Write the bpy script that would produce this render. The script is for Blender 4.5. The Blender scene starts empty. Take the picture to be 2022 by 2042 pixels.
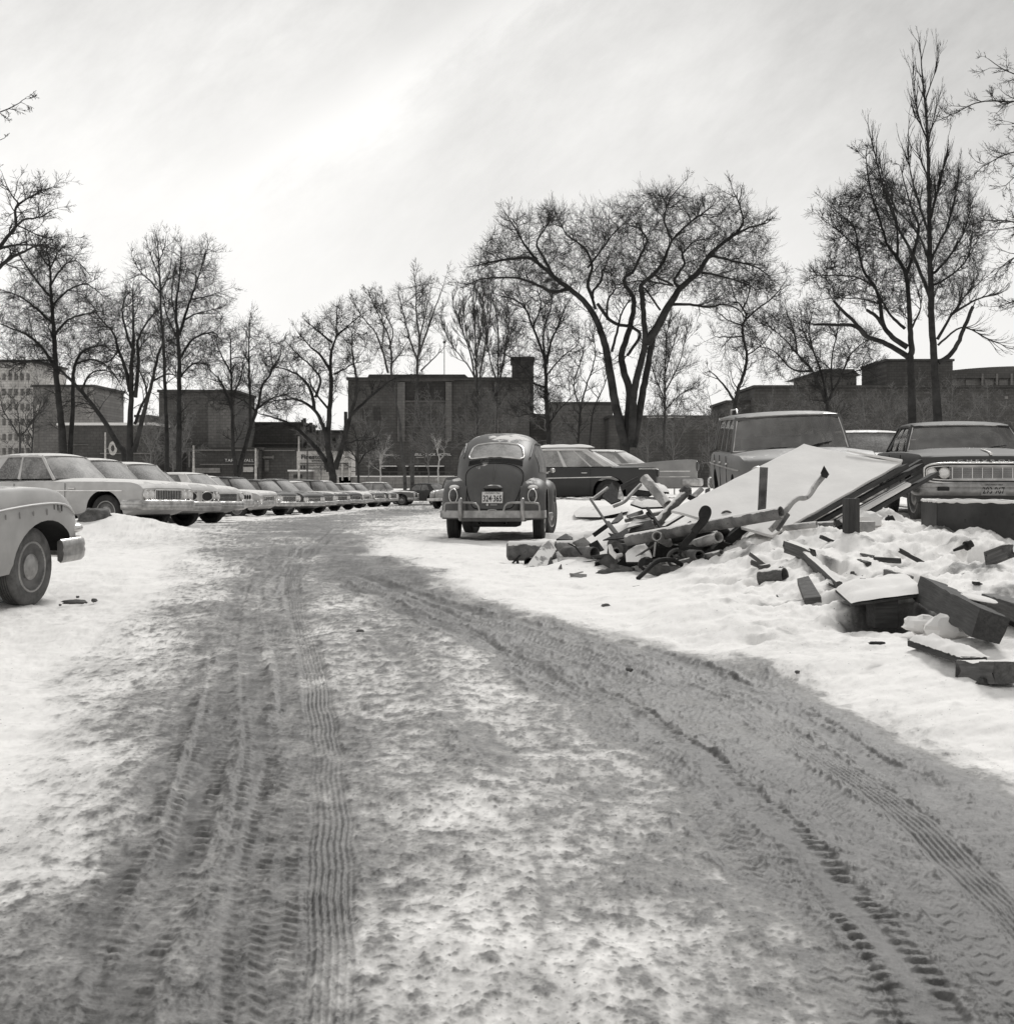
import bpy, bmesh, math, random
import numpy as np
from mathutils import Vector, Matrix, noise as mnoise
R = math.radians
PI = math.pi
scene = bpy.context.scene
COL = scene.collection
random.seed(7)
# pinhole geometry of the photograph (its own pixels): used to find where things stand
F, CX, HY, EYE = 2854.0, 1011.0, 946.0, 1.6
DS = 2022.0 / 1913.0


def P(x, y, Y):
    return Vector(((x - CX) / F * Y, Y, EYE + (HY - y) / F * Y))


# ------------------------------------------------------------------ objects
def setp(o, label=None, cat=None, group=None, kind=None):
    if label: o['label'] = label
    if cat: o['category'] = cat
    if group: o['group'] = group
    if kind: o['kind'] = kind
    return o


def empty(name, label, cat, loc=(0, 0, 0), rotz=0.0, group=None, mat=None):
    o = bpy.data.objects.new(name, None)
    o.empty_display_size = 0.2
    COL.objects.link(o)
    if mat is not None:
        o.matrix_world = mat
    else:
        o.location = loc
        o.rotation_euler = (0, 0, rotz)
    return setp(o, label, cat, group)


class MB:
    def __init__(s):
        s.v = []
        s.f = []
        s.mi = []
        s.cur = 0

    def add(s, vs, fs):
        b = len(s.v)
        s.v.extend([tuple(p) for p in vs])
        for f in fs:
            s.f.append(tuple(i + b for i in f))
            s.mi.append(s.cur)
        return s

    def box(s, c, size, rot=None, bev=0.0):
        hx, hy, hz = size[0] / 2, size[1] / 2, size[2] / 2
        c = Vector(c)
        if bev > 0:
            bm = bmesh.new()
            bmesh.ops.create_cube(bm, size=1.0)
            for v in bm.verts:
                v.co = Vector((v.co.x * size[0], v.co.y * size[1], v.co.z * size[2]))
            bmesh.ops.bevel(bm, geom=list(bm.edges), offset=bev, segments=2, affect='EDGES', profile=0.6)
            vs = [v.co.copy() for v in bm.verts]
            bm.verts.index_update()
            fs = [[v.index for v in f.verts] for f in bm.faces]
            bm.free()
        else:
            vs = [Vector((sx * hx, sy * hy, sz * hz)) for sx in (-1, 1) for sy in (-1, 1) for sz in (-1, 1)]
            fs = [(0, 1, 3, 2), (4, 6, 7, 5), (0, 4, 5, 1), (2, 3, 7, 6), (0, 2, 6, 4), (1, 5, 7, 3)]
        if rot is not None:
            vs = [rot @ v for v in vs]
        return s.add([v + c for v in vs], fs)

    def beam(s, p, q, w, h, up=(0, 0, 1), bev=0.0, jag=0.0):
        """box from p to q, w across, h along up"""
        p, q = Vector(p), Vector(q)
        d = (q - p)
        L = d.length
        d.normalize()
        up = Vector(up)
        side = d.cross(up)
        if side.length < 1e-4:
            side = d.cross(Vector((1, 0, 0)))
        side.normalize()
        up = side.cross(d).normalized()
        M = Matrix((d, side, up)).transposed()
        if not hasattr(s, 'axis'): s.axis = M.copy()
        if jag <= 0:
            return s.box((p + q) / 2, (L, w, h), M, bev)
        # weathered timber: many stations, ragged ends
        n = 26
        vs, fs = [], []
        rng = random.Random(int(p.x * 1000 + q.y * 777))
        ring = [(-.5, -.5), (0, -.5), (.5, -.5), (.5, 0), (.5, .5), (0, .5), (-.5, .5), (-.5, 0)]
        for i in range(n + 1):
            t = i / n
            for (a, b) in ring:
                dt = 0
                if i in (0, n):
                    dt = rng.uniform(-jag, jag) * 1.6
                elif i in (1, n - 1):
                    dt = rng.uniform(-jag, jag) * .5
                q_ = Vector((t * L * 5 + p.x * 9, a * 3.1, b * 3.1))
                k = 1 + .10 * mnoise.noise(q_) - (.16 * max(0, mnoise.noise(q_ * 2.3 + Vector((9, 0, 0))) - .25) / .3 if abs(a) + abs(b) > .9 else 0)
                bow = .01 * L * math.sin(t * PI) * mnoise.noise(p * 3)
                vs.append(p + d * (t * L + dt) + side * (a * w * k + bow) + up * (b * h * k))
        m = len(ring)
        for i in range(n):
            for j in range(m):
                fs.append((i * m + j, i * m + (j + 1) % m, (i + 1) * m + (j + 1) % m, (i + 1) * m + j))
        fs.append(tuple(range(m - 1, -1, -1)))
        fs.append(tuple(n * m + j for j in range(m)))
        return s.add(vs, fs)

    def tube(s, pts, r, k=12, cap=True, wall=0.0):
        """tube along pts; r number or list; wall>0 makes an open pipe with a real bore at both ends"""
        pts = [Vector(p) for p in pts]
        n = len(pts)
        rs = r if isinstance(r, (list, tuple)) else [r] * n
        vs, fs = [], []
        prev = None
        frames = []
        for i in range(n):
            d = (pts[min(i + 1, n - 1)] - pts[max(i - 1, 0)]).normalized()
            if prev is None:
                a = Vector((0, 0, 1)) if abs(d.z) < 0.9 else Vector((1, 0, 0))
                u = d.cross(a).normalized()
            else:
                u = prev - d * prev.dot(d)
                u.normalize()
            prev = u
            frames.append((u, d.cross(u).normalized(), d))
        def ring(i, rad, off=0):
            u, w, d = frames[i]
            return [pts[i] + d * off + (u * math.cos(2 * PI * j / k) + w * math.sin(2 * PI * j / k)) * rad for j in range(k)]
        for i in range(n):
            vs += ring(i, rs[i])
        for i in range(n - 1):
            for j in range(k):
                fs.append((i * k + j, i * k + (j + 1) % k, (i + 1) * k + (j + 1) % k, (i + 1) * k + j))
        if wall > 0:
            L = (pts[-1] - pts[0]).length
            dep = min(0.45 * L, 6 * rs[0])
            for (i, sg) in ((0, 1), (n - 1, -1)):
                b = len(vs)
                vs += ring(i, rs[i] - wall)
                vs += ring(i, rs[i] - wall, sg * dep)
                for j in range(k):
                    j2 = (j + 1) % k
                    o1, o2 = i * k + j, i * k + j2
                    q1 = (o1, b + j, b + j2, o2)
                    q2 = (b + j, b + k + j, b + k + j2, b + j2)
                    fs += [q1, q2] if sg > 0 else [q1[::-1], q2[::-1]]
                fs.append(tuple(b + k + j for j in range(k))[::(1 if sg < 0 else -1)])
        elif cap:
            fs.append(tuple(range(k - 1, -1, -1)))
            fs.append(tuple((n - 1) * k + j for j in range(k)))
        return s.add(vs, fs)

    def lathe(s, prof, k=24, M=None, closed=False):
        """prof (r, h) about local z; M places it"""
        M = M or Matrix.Identity(4)
        vs, fs = [], []
        for (r, h) in prof:
            for j in range(k):
                a = 2 * PI * j / k
                vs.append(M @ Vector((r * math.cos(a), r * math.sin(a), h)))
        n = len(prof)
        for i in range(n - 1):
            for j in range(k):
                fs.append((i * k + j, i * k + (j + 1) % k, (i + 1) * k + (j + 1) % k, (i + 1) * k + j))
        if closed:
            for j in range(k):
                fs.append(((n - 1) * k + j, (n - 1) * k + (j + 1) % k, (j + 1) % k, j))
        return s.add(vs, fs)

    def ellipsoid(s, c, rad, k=20, n=12, e=1.0, zmin=None, M=None):
        vs, fs = [], []
        c = Vector(c)
        def sp(v, p): return math.copysign(abs(v) ** p, v)
        for i in range(n + 1):
            t = -PI / 2 + PI * i / n
            for j in range(k):
                a = 2 * PI * j / k
                p = Vector((rad[0] * sp(math.cos(t), e) * sp(math.cos(a), e), rad[1] * sp(math.cos(t), e) * sp(math.sin(a), e), rad[2] * sp(math.sin(t), e)))
                if M is not None: p = M @ p
                p = p + c
                if zmin is not None and p.z < zmin: p.z = zmin
                vs.append(p)
        for i in range(n):
            for j in range(k):
                fs.append((i * k + j, i * k + (j + 1) % k, (i + 1) * k + (j + 1) % k, (i + 1) * k + j))
        return s.add(vs, fs)

    def plate(s, poly, th, nrm=None):
        """flat polygon of 3D points with thickness"""
        poly = [Vector(p) for p in poly]
        c = sum(poly, Vector()) / len(poly)
        if nrm is None:
            nrm = Vector()
            for i in range(len(poly)):
                nrm += (poly[i] - c).cross(poly[(i + 1) % len(poly)] - c)
            nrm.normalize()
        n = len(poly)
        o = Vector(nrm) * th
        vs = poly + [p - o for p in poly]
        fs = [tuple(range(n)), tuple(range(2 * n - 1, n - 1, -1))]
        for i in range(n):
            j = (i + 1) % n
            fs.append((i, i + n, j + n, j))
        return s.add(vs, fs)

    def grid(s, rows, flip=False):
        n, m = len(rows), len(rows[0])
        vs = [p for r in rows for p in r]
        fs = []
        for i in range(n - 1):
            for j in range(m - 1):
                f = (i * m + j, i * m + j + 1, (i + 1) * m + j + 1, (i + 1) * m + j)
                fs.append(f[::-1] if flip else f)
        return s.add(vs, fs)

    def loft(s, secs, capA=True, capB=True, closed=True):
        n, m = len(secs), len(secs[0])
        vs = [p for r in secs for p in r]
        fs = []
        for i in range(n - 1):
            for j in range(m if closed else m - 1):
                j2 = (j + 1) % m
                fs.append((i * m + j, i * m + j2, (i + 1) * m + j2, (i + 1) * m + j))
        if capA: fs.append(tuple(range(m - 1, -1, -1)))
        if capB: fs.append(tuple((n - 1) * m + j for j in range(m)))
        return s.add(vs, fs)

    def sweep(s, sec, path, up=(0, 0, 1)):
        """closed 2D section (a across, b up) along path"""
        path = [Vector(p) for p in path]
        up = Vector(up)
        secs = []
        n = len(path)
        for i in range(n):
            d = (path[min(i + 1, n - 1)] - path[max(i - 1, 0)]).normalized()
            a = d.cross(up).normalized()
            secs.append([path[i] + a * x + up * z for (x, z) in sec])
        return s.loft(secs)

    def build(s, name, mat, parent=None, smooth=35, recalc=True):
        me = bpy.data.meshes.new(name)
        me.from_pydata([tuple(v) for v in s.v], [], s.f)
        mats = mat if isinstance(mat, (list, tuple)) else [mat]
        for m in mats: me.materials.append(m)
        if len(mats) > 1:
            for p, i in zip(me.polygons, s.mi): p.material_index = i
        if recalc:
            bm = bmesh.new()
            bm.from_mesh(me)
            bmesh.ops.recalc_face_normals(bm, faces=bm.faces)
            bm.to_mesh(me)
            bm.free()
        if smooth:
            me.shade_smooth()
            me.set_sharp_from_angle(angle=R(smooth))
        o = bpy.data.objects.new(name, me)
        COL.objects.link(o)
        if parent: o.parent = parent
        return o


def catmull(pts, per=6):
    pts = [Vector(p) for p in pts]
    out = []
    n = len(pts)
    for i in range(n - 1):
        p0, p1, p2, p3 = pts[max(i - 1, 0)], pts[i], pts[i + 1], pts[min(i + 2, n - 1)]
        for k in range(per):
            t = k / per
            out.append(0.5 * ((2 * p1) + (p2 - p0) * t + (2 * p0 - 5 * p1 + 4 * p2 - p3) * t * t + (3 * p1 - p0 - 3 * p2 + p3) * t ** 3))
    out.append(pts[-1])
    return out


def lerp(a, b, t): return a + (b - a) * t


def curve1(pts):
    """monotone-ish smooth 1D interpolation"""
    xs = [p[0] for p in pts]
    ys = [p[1] for p in pts]
    n = len(xs)
    d = [(ys[i + 1] - ys[i]) / (xs[i + 1] - xs[i]) for i in range(n - 1)]
    m = [d[0]] + [0 if d[i - 1] * d[i] <= 0 else 2 * d[i - 1] * d[i] / (d[i - 1] + d[i]) for i in range(1, n - 1)] + [d[-1]]
    def f(x):
        if x <= xs[0]: return ys[0]
        if x >= xs[-1]: return ys[-1]
        i = 0
        while x > xs[i + 1]: i += 1
        h = xs[i + 1] - xs[i]
        t = (x - xs[i]) / h
        return (ys[i] * (2 * t ** 3 - 3 * t * t + 1) + m[i] * h * (t ** 3 - 2 * t * t + t) + ys[i + 1] * (-2 * t ** 3 + 3 * t * t) + m[i + 1] * h * (t ** 3 - t * t))
    return f


# ------------------------------------------------------------------ noise on arrays
def _hash(ix, iy, seed):
    h = (ix.astype(np.int64) * 374761393 + iy.astype(np.int64) * 668265263 + seed * 1274126177) & 0xFFFFFFFF
    h = ((h ^ (h >> 13)) * 1274126177) & 0xFFFFFFFF
    return (h ^ (h >> 16)) & 0xFFFF


_ANG = np.arange(65536) / 65536.0 * 2 * np.pi
_GX, _GY = np.cos(_ANG).astype(np.float32), np.sin(_ANG).astype(np.float32)


def gnoise(x, y, seed=0):
    x0, y0 = np.floor(x), np.floor(y)
    fx, fy = (x - x0).astype(np.float32), (y - y0).astype(np.float32)
    ix, iy = x0.astype(np.int64), y0.astype(np.int64)
    u, v = fx * fx * fx * (fx * (fx * 6 - 15) + 10), fy * fy * fy * (fy * (fy * 6 - 15) + 10)
    def g(dx, dy):
        h = _hash(ix + dx, iy + dy, seed)
        return _GX[h] * (fx - dx) + _GY[h] * (fy - dy)
    a, b, c, d = g(0, 0), g(1, 0), g(0, 1), g(1, 1)
    return (a + (b - a) * u + (c - a) * v + (a - b - c + d) * u * v) * 1.5


def fbm(x, y, seed=0, oct=4, gain=0.5):
    s = 0
    a = 1.0
    for o in range(oct):
        s = s + a * gnoise(x * 2 ** o + 17.3 * o, y * 2 ** o - 9.1 * o, seed + o)
        a *= gain
    return s


def sstep(a, b, x):
    t = np.clip((x - a) / (b - a), 0, 1)
    return t * t * (3 - 2 * t)


# ------------------------------------------------------------------ node materials
def new_mat(name):
    m = bpy.data.materials.new(name)
    m.use_nodes = True
    nt = m.node_tree
    return m, nt, nt.nodes['Principled BSDF'], nt.nodes, nt.links


def grey(v): return (v, v * 0.985, v * 0.965, 1)


def n_math(nt, op, a, b=None, clamp=False):
    n = nt.nodes.new('ShaderNodeMath')
    n.operation = op
    n.use_clamp = clamp
    for i, x in enumerate((a, b)):
        if x is None: continue
        if isinstance(x, (int, float)): n.inputs[i].default_value = x
        else: nt.links.new(x, n.inputs[i])
    return n.outputs[0]


def n_noise(nt, scale, detail=4, rough=0.55, coord='Object', vec=None):
    n = nt.nodes.new('ShaderNodeTexNoise')
    n.inputs['Scale'].default_value = scale
    n.inputs['Detail'].default_value = detail
    n.inputs['Roughness'].default_value = rough
    if vec is None:
        tc = nt.nodes.new('ShaderNodeTexCoord')
        vec = tc.outputs[coord]
    nt.links.new(vec, n.inputs['Vector'])
    return n.outputs['Fac']


def n_range(nt, x, a, b, c=0.0, d=1.0):
    n = nt.nodes.new('ShaderNodeMapRange')
    n.interpolation_type = 'SMOOTHSTEP'
    nt.links.new(x, n.inputs['Value'])
    for k, v in zip(('From Min', 'From Max', 'To Min', 'To Max'), (a, b, c, d)):
        n.inputs[k].default_value = v
    return n.outputs['Result']


def n_mix(nt, f, a, b):
    n = nt.nodes.new('ShaderNodeMix')
    n.data_type = 'RGBA'
    for sock, x in ((n.inputs[0], f), (n.inputs[6], a), (n.inputs[7], b)):
        if isinstance(x, (int, float)): sock.default_value = x
        elif isinstance(x, tuple): sock.default_value = x
        else: nt.links.new(x, sock)
    return n.outputs[2]


def n_bump(nt, h, strength=0.3, dist=0.02):
    b = nt.nodes.new('ShaderNodeBump')
    b.inputs['Strength'].default_value = strength
    b.inputs['Distance'].default_value = dist
    nt.links.new(h, b.inputs['Height'])
    return b.outputs['Normal']


def n_up(nt):
    g = nt.nodes.new('ShaderNodeNewGeometry')
    s = nt.nodes.new('ShaderNodeSeparateXYZ')
    nt.links.new(g.outputs['Normal'], s.inputs[0])
    return s.outputs['Z']


def mat_simple(name, v, rough=0.7, metal=0.0, var=0.25, scale=6.0, snow=0.0, bump=0.15, thr=0.55, coat=0.0, spots=0.0, nscale=None):
    """grey surface with blotches, optional spots of rust and snow lying on what faces up"""
    m, nt, b, N, L = new_mat(name)
    n1 = n_noise(nt, scale, 6, 0.65)
    col = n_mix(nt, n_range(nt, n1, 0.3, 0.7), grey(v * (1 - var)), grey(v * (1 + var)))
    if spots > 0:
        n3 = n_noise(nt, scale * 4, 5, 0.7)
        col = n_mix(nt, n_range(nt, n3, 0.62 - 0.12 * spots, 0.68, 0, 0.8), col, grey(v * 0.35))
    rsock = rough
    if snow > 0:
        n2 = n_noise(nt, nscale or 5.0, 5, 0.6)
        f = n_range(nt, n_math(nt, 'ADD', n_up(nt), n_math(nt, 'MULTIPLY', n_math(nt, 'SUBTRACT', n2, 0.5), 1.4)), thr, thr + 0.12, 0, snow)
        col = n_mix(nt, f, col, grey(0.78))
        b.inputs['Roughness'].default_value = rough
        L.new(n_range(nt, f, 0, 1, rough, 0.85), b.inputs['Roughness'])
        if metal: L.new(n_range(nt, f, 0, 1, metal, 0.0), b.inputs['Metallic'])
    else:
        b.inputs['Roughness'].default_value = rough
        b.inputs['Metallic'].default_value = metal
    L.new(col, b.inputs['Base Color'])
    b.inputs['Coat Weight'].default_value = coat
    b.inputs['Coat Roughness'].default_value = 0.15
    b.inputs['Specular IOR Level'].default_value = 0.35
    if bump: L.new(n_bump(nt, n_noise(nt, scale * 5, 4, 0.6), bump, 0.01), b.inputs['Normal'])
    return m


def mat_paint(name, v, snow=0.6, thr=0.8, grime=0.5, rough=0.38, spec=0.35):
    """dull winter car paint: salt film low on the flanks, frost and snow where it faces up"""
    m, nt, b, N, L = new_mat(name)
    tc = N.new('ShaderNodeTexCoord')
    sp = N.new('ShaderNodeSeparateXYZ')
    L.new(tc.outputs['Object'], sp.inputs[0])
    mp = N.new('ShaderNodeMapping')
    mp.inputs['Scale'].default_value = (3.5, 3.5, 0.8)
    L.new(tc.outputs['Object'], mp.inputs[0])
    st = n_noise(nt, 3.0, 6, 0.65, vec=mp.outputs[0])
    bl = n_noise(nt, 2.2, 4, 0.6)
    col = n_mix(nt, n_range(nt, bl, 0.3, 0.7), grey(v * 0.85), grey(v * 1.12))
    low = n_range(nt, n_math(nt, 'ADD', sp.outputs['Z'], n_math(nt, 'MULTIPLY', n_math(nt, 'SUBTRACT', st, 0.5), 0.8)), 0.15, 0.85, grime, 0.06)
    col = n_mix(nt, low, col, grey(0.30))
    rs = n_range(nt, low, 0, 0.6, rough, 0.75)
    if snow > 0:
        n2 = n_noise(nt, 2.6, 6, 0.62)
        f = n_range(nt, n_math(nt, 'ADD', n_up(nt), n_math(nt, 'MULTIPLY', n_math(nt, 'SUBTRACT', n2, 0.5), 1.1)), thr, thr + 0.1, 0, snow)
        col = n_mix(nt, f, col, grey(0.8))
        L.new(n_math(nt, 'MAXIMUM', rs, n_math(nt, 'MULTIPLY', f, 0.85)), b.inputs['Roughness'])
        L.new(n_bump(nt, n_math(nt, 'MULTIPLY', f, n_math(nt, 'ADD', 0.6, n_noise(nt, 14, 4))), 0.5, 0.02), b.inputs['Normal'])
    else:
        L.new(rs, b.inputs['Roughness'])
    L.new(col, b.inputs['Base Color'])
    b.inputs['Specular IOR Level'].default_value = spec
    return m


def mat_glass(name, tint=0.55, gloss=0.12):
    m, nt, b, N, L = new_mat(name)
    out = N['Material Output']
    N.remove(b)
    tr = N.new('ShaderNodeBsdfTransparent')
    tr.inputs[0].default_value = grey(tint)
    gl = N.new('ShaderNodeBsdfGlossy')
    gl.inputs['Color'].default_value = grey(0.9)
    gl.inputs['Roughness'].default_value = 0.06
    df = N.new('ShaderNodeBsdfDiffuse')
    df.inputs['Color'].default_value = grey(0.5)
    lw = N.new('ShaderNodeLayerWeight')
    lw.inputs['Blend'].default_value = 0.25
    f = n_math(nt, 'ADD', n_math(nt, 'MULTIPLY', lw.outputs['Fresnel'], 0.6), gloss, True)
    mx = N.new('ShaderNodeMixShader')
    L.new(f, mx.inputs[0]); L.new(tr.outputs[0], mx.inputs[1]); L.new(gl.outputs[0], mx.inputs[2])
    mx2 = N.new('ShaderNodeMixShader')
    L.new(n_range(nt, n_noise(nt, 3.5, 5, 0.6), 0.35, 0.8, 0.04, 0.22), mx2.inputs[0])
    L.new(mx.outputs[0], mx2.inputs[1]); L.new(df.outputs[0], mx2.inputs[2])
    L.new(mx2.outputs[0], out.inputs['Surface'])
    return m


def mat_frost(name, v=0.3, snow=0.0):
    """iced over window"""
    m, nt, b, N, L = new_mat(name)
    n1 = n_noise(nt, 2.5, 6, 0.6)
    n2 = n_noise(nt, 30, 3, 0.6)
    c = n_mix(nt, n_range(nt, n1, 0.3, 0.7), grey(v * 0.55), grey(v * 1.35))
    c = n_mix(nt, n_range(nt, n2, 0.4, 0.7, 0, 0.25), c, grey(0.6))
    L.new(c, b.inputs['Base Color'])
    b.inputs['Roughness'].default_value = 0.6
    b.inputs['Specular IOR Level'].default_value = 0.25
    L.new(n_bump(nt, n2, 0.1, 0.005), b.inputs['Normal'])
    return m


M = {}
M['chrome'] = mat_simple('dull_chrome', 0.62, 0.28, 0.85, 0.2, 5, snow=0.5, bump=0.08, thr=0.95)
M['chrome_icy'] = mat_simple('salted_chrome', 0.58, 0.30, 0.85, 0.3, 7, snow=0.85, bump=0.25, thr=0.72)
M['tyre'] = mat_simple('tyre_rubber', 0.035, 0.85, 0, 0.3, 9, bump=0.2)
M['tyre_dusty'] = mat_simple('dusty_tyre_rubber', 0.10, 0.9, 0, 0.35, 9, bump=0.3)
M['hub'] = mat_simple('hubcap_metal', 0.32, 0.4, 0.6, 0.3, 8)
M['rim'] = mat_simple('painted_rim', 0.13, 0.5, 0.2, 0.35, 8)
M['chrome_row'] = mat_simple('frosted_chrome', 0.42, 0.33, 0.8, 0.35, 6, snow=0.9, bump=0.3, thr=0.72)
M['chrome_dull'] = mat_simple('tarnished_chrome', 0.30, 0.36, 0.8, 0.3, 6, snow=0.5, bump=0.2, thr=0.85)
M['dark'] = mat_simple('black_underside', 0.012, 0.9, 0, 0.3, 6)
M['grille'] = mat_simple('grille_black', 0.02, 0.6, 0, 0.3, 9)
M['lens'] = mat_simple('headlamp_glass', 0.75, 0.12, 0.25, 0.12, 20, bump=0.3, coat=0.6)
M['red'] = mat_simple('tail_lamp_glass', 0.05, 0.15, 0, 0.2, 12, coat=0.5)
M['plate'] = mat_simple('plate_white', 0.62, 0.5, 0, 0.08, 14)
M['plate_grey'] = mat_simple('plate_grey', 0.26, 0.5, 0, 0.08, 14)
M['ink'] = mat_simple('ink_black', 0.015, 0.6, 0, 0.1, 10, bump=0)
M['seat'] = mat_simple('seat_vinyl', 0.28, 0.6, 0, 0.2, 5)
M['seat_dark'] = mat_simple('seat_dark_cloth', 0.03, 0.8, 0, 0.2, 5)
M['glass'] = mat_glass('window_glass')
M['glass_dark'] = mat_glass('window_glass_dim', 0.3, 0.10)
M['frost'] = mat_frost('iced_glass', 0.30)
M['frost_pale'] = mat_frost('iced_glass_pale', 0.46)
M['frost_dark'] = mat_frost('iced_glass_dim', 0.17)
M['rust'] = mat_simple('rusty_iron', 0.12, 0.85, 0.15, 0.55, 7, spots=0.9, bump=0.4)
M['rust_snow'] = mat_simple('rusty_iron_dusted', 0.15, 0.85, 0.1, 0.5, 7, snow=0.95, spots=0.7, bump=0.4, thr=0.5)
M['rust_pale'] = mat_simple('galvanised_pipe', 0.34, 0.7, 0.1, 0.4, 6, snow=0.9, spots=0.55, bump=0.3, thr=0.55)
M['iron'] = mat_simple('black_iron', 0.022, 0.75, 0.2, 0.5, 9, bump=0.4, spots=0.5)
M['bore'] = mat_simple('pipe_bore', 0.006, 0.95, 0, 0.2, 9)
M['tin'] = mat_simple('old_sheet_metal', 0.30, 0.55, 0.2, 0.45, 5, spots=0.9, bump=0.3, snow=0.5, thr=0.8)
M['conc'] = mat_simple('concrete', 0.30, 0.9, 0, 0.25, 8, snow=0.95, bump=0.4, thr=0.7)
M['snow'] = mat_simple('lying_snow', 0.74, 0.85, 0, 0.05, 3, bump=0.35)


def mat_wood(name, v, snow=0.0, thr=0.6):
    m, nt, b, N, L = new_mat(name)
    tc = N.new('ShaderNodeTexCoord')
    mp = N.new('ShaderNodeMapping')
    mp.inputs['Scale'].default_value = (1.6, 26.0, 26.0)
    L.new(tc.outputs['Object'], mp.inputs[0])
    g = n_noise(nt, 1.6, 6, 0.7, vec=mp.outputs[0])
    bl = n_noise(nt, 3.0, 4, 0.6)
    col = n_mix(nt, n_range(nt, g, 0.3, 0.72), grey(v * 0.5), grey(v * 1.4))
    col = n_mix(nt, n_range(nt, bl, 0.35, 0.75, 0, 0.6), col, grey(v * 0.6))
    if snow:
        n2 = n_noise(nt, 4.0, 6, 0.65)
        f = n_range(nt, n_math(nt, 'ADD', n_up(nt), n_math(nt, 'MULTIPLY', n_math(nt, 'SUBTRACT', n2, 0.5), 1.4)), thr, thr + 0.12, 0, snow)
        col = n_mix(nt, f, col, grey(0.78))
    L.new(col, b.inputs['Base Color'])
    b.inputs['Roughness'].default_value = 0.85
    L.new(n_bump(nt, g, 0.5, 0.012), b.inputs['Normal'])
    return m


M['wood'] = mat_wood('weathered_timber', 0.13)
M['wood_dark'] = mat_wood('dark_timber', 0.05, 0.0)
M['wood_snow'] = mat_wood('timber_dusted', 0.10, 0.95, 0.62)
# ------------------------------------------------------------------ terrain
_yt = np.arange(-30, 700, 0.25)
_bt = np.interp(_yt, [-30, 3, 12.6, 20.6, 27, 40, 60, 91, 150, 700], [-0.02, 0.0, .41, .72, .57, .31, -.08, -.43, -.42, -.4])
_k = np.exp(-0.5 * (np.arange(-20, 21) / 6.0) ** 2)
_k /= _k.sum()
_bt = np.convolve(np.pad(_bt, 20, mode='edge'), _k, 'valid')


def G0(x, y):
    """large-scale height of the ground"""
    x = np.asarray(x, float)
    y = np.asarray(y, float)
    z = np.interp(y, _yt, _bt)
    x0 = np.interp(y, [0, 12, 16, 20, 30, 37, 60], [2.6, 2.2, 2.0, 1.5, 0.0, -1.6, -2.0])
    wd = np.interp(y, [0, 12, 20, 30, 37, 60], [3, 2.6, 2.4, 2.4, 2.2, 4])
    A = np.interp(y, [5, 8, 11, 14, 17, 18.4, 20.6, 22, 30, 37, 45, 60, 90, 150], [0, .10, .28, .35, .37, .34, .29, .36, .46, .58, .68, .6, .35, 0])
    z = z + A * sstep(x0, x0 + wd, x)
    # ploughed heap beside the first parked car
    z = z + 0.24 * np.exp(-(((x + 5.75) / 0.85) ** 2 + ((y - 21.6) / 0.9) ** 2)) + 0.12 * np.exp(-(((x + 6.7) / 1.3) ** 2 + ((y - 21.9) / 1.0) ** 2))
    return z


# heights read off the snow surface of the scrap heap (photo x, photo y, distance)
HEAP = [(1440, 1088, 15.0), (1580, 1052, 14.9), (1720, 1186, 11.7), (1790, 1180, 11.8), (1850, 1174, 11.9), (1976, 1284, 9.1), (1976, 1282, 9.2), (1990, 1364, 8.45), (1940, 1372, 8.6), (2010, 1238, 10.5), (2060, 1262, 10.1), (1700, 1066, 14.3), (1760, 1052, 15.2), (1840, 1045, 15.2), (1900, 1062, 14.2), (2000, 1092, 13.2), (1550, 1100, 13.8), (1650, 1100, 13.6), (1750, 1110, 13.4), (1850, 1110, 13.2), (1950, 1130, 12.6), (2050, 1150, 12.2),
        (1500, 1152, 12.9), (1600, 1155, 12.6), (1700, 1168, 12.2), (1800, 1160, 12.2), (1900, 1170, 11.9), (1990, 1190, 11.4), (2080, 1230, 10.8), (1560, 1232, 11.2), (1650, 1222, 11.3), (1740, 1245, 10.75), (1850, 1255, 10.4), (1940, 1270, 10.0), (2010, 1262, 10.0), (1450, 1200, 11.7), (1820, 1300, 9.6), (1900, 1325, 9.2), (1960, 1370, 8.5), (2040, 1370, 8.3), (1700, 1300, 9.7), (1600, 1290, 10.0),
        (1300, 1135, 15.3), (1400, 1142, 14.6), (1350, 1092, 16.4), (1300, 1075, 16.8), (1330, 1045, 17.2), (1250, 1075, 17.0), (1200, 1090, 17.0), (1240, 1050, 17.6), (1290, 1035, 17.8), (1390, 1095, 15.9), (1455, 1112, 14.4), (1180, 1115, 16.6), (1050, 1128, 16.8), (1250, 1150, 15.0), (1420, 1160, 13.2), (1350, 1185, 13.0), (1500, 1078, 15.2), (1600, 1000, 17.0), (1700, 1010, 17.0)]
_hx = np.array([(a - CX) / F * c for a, b, c in HEAP])
_hy = np.array([c for a, b, c in HEAP])
_hr = np.array([EYE - (b - HY) / F * c for a, b, c in HEAP]) - G0(_hx, _hy)


def heap(x, y):
    num = np.zeros_like(x); den = np.full_like(x, 0.12)
    for hx, hy, hr in zip(_hx, _hy, _hr):
        w = np.exp(-(((x - hx) / .36) ** 2 + ((y - hy) / .48) ** 2))
        num += w * hr; den += w
    return num / den


def G(x, y):
    x = np.asarray(x, float); y = np.asarray(y, float)
    x, y = np.broadcast_arrays(x, y)
    z = np.array(G0(x, y), float)
    sel = (x > -1) & (x < 6) & (y > 6.5) & (y < 20)
    if sel.ndim == 0:
        return z + heap(x.astype(float), y.astype(float)) if sel else z
    if sel.any():
        z[sel] += heap(x[sel], y[sel])
    return z


def g1(x, y): return float(G(x, y))


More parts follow.
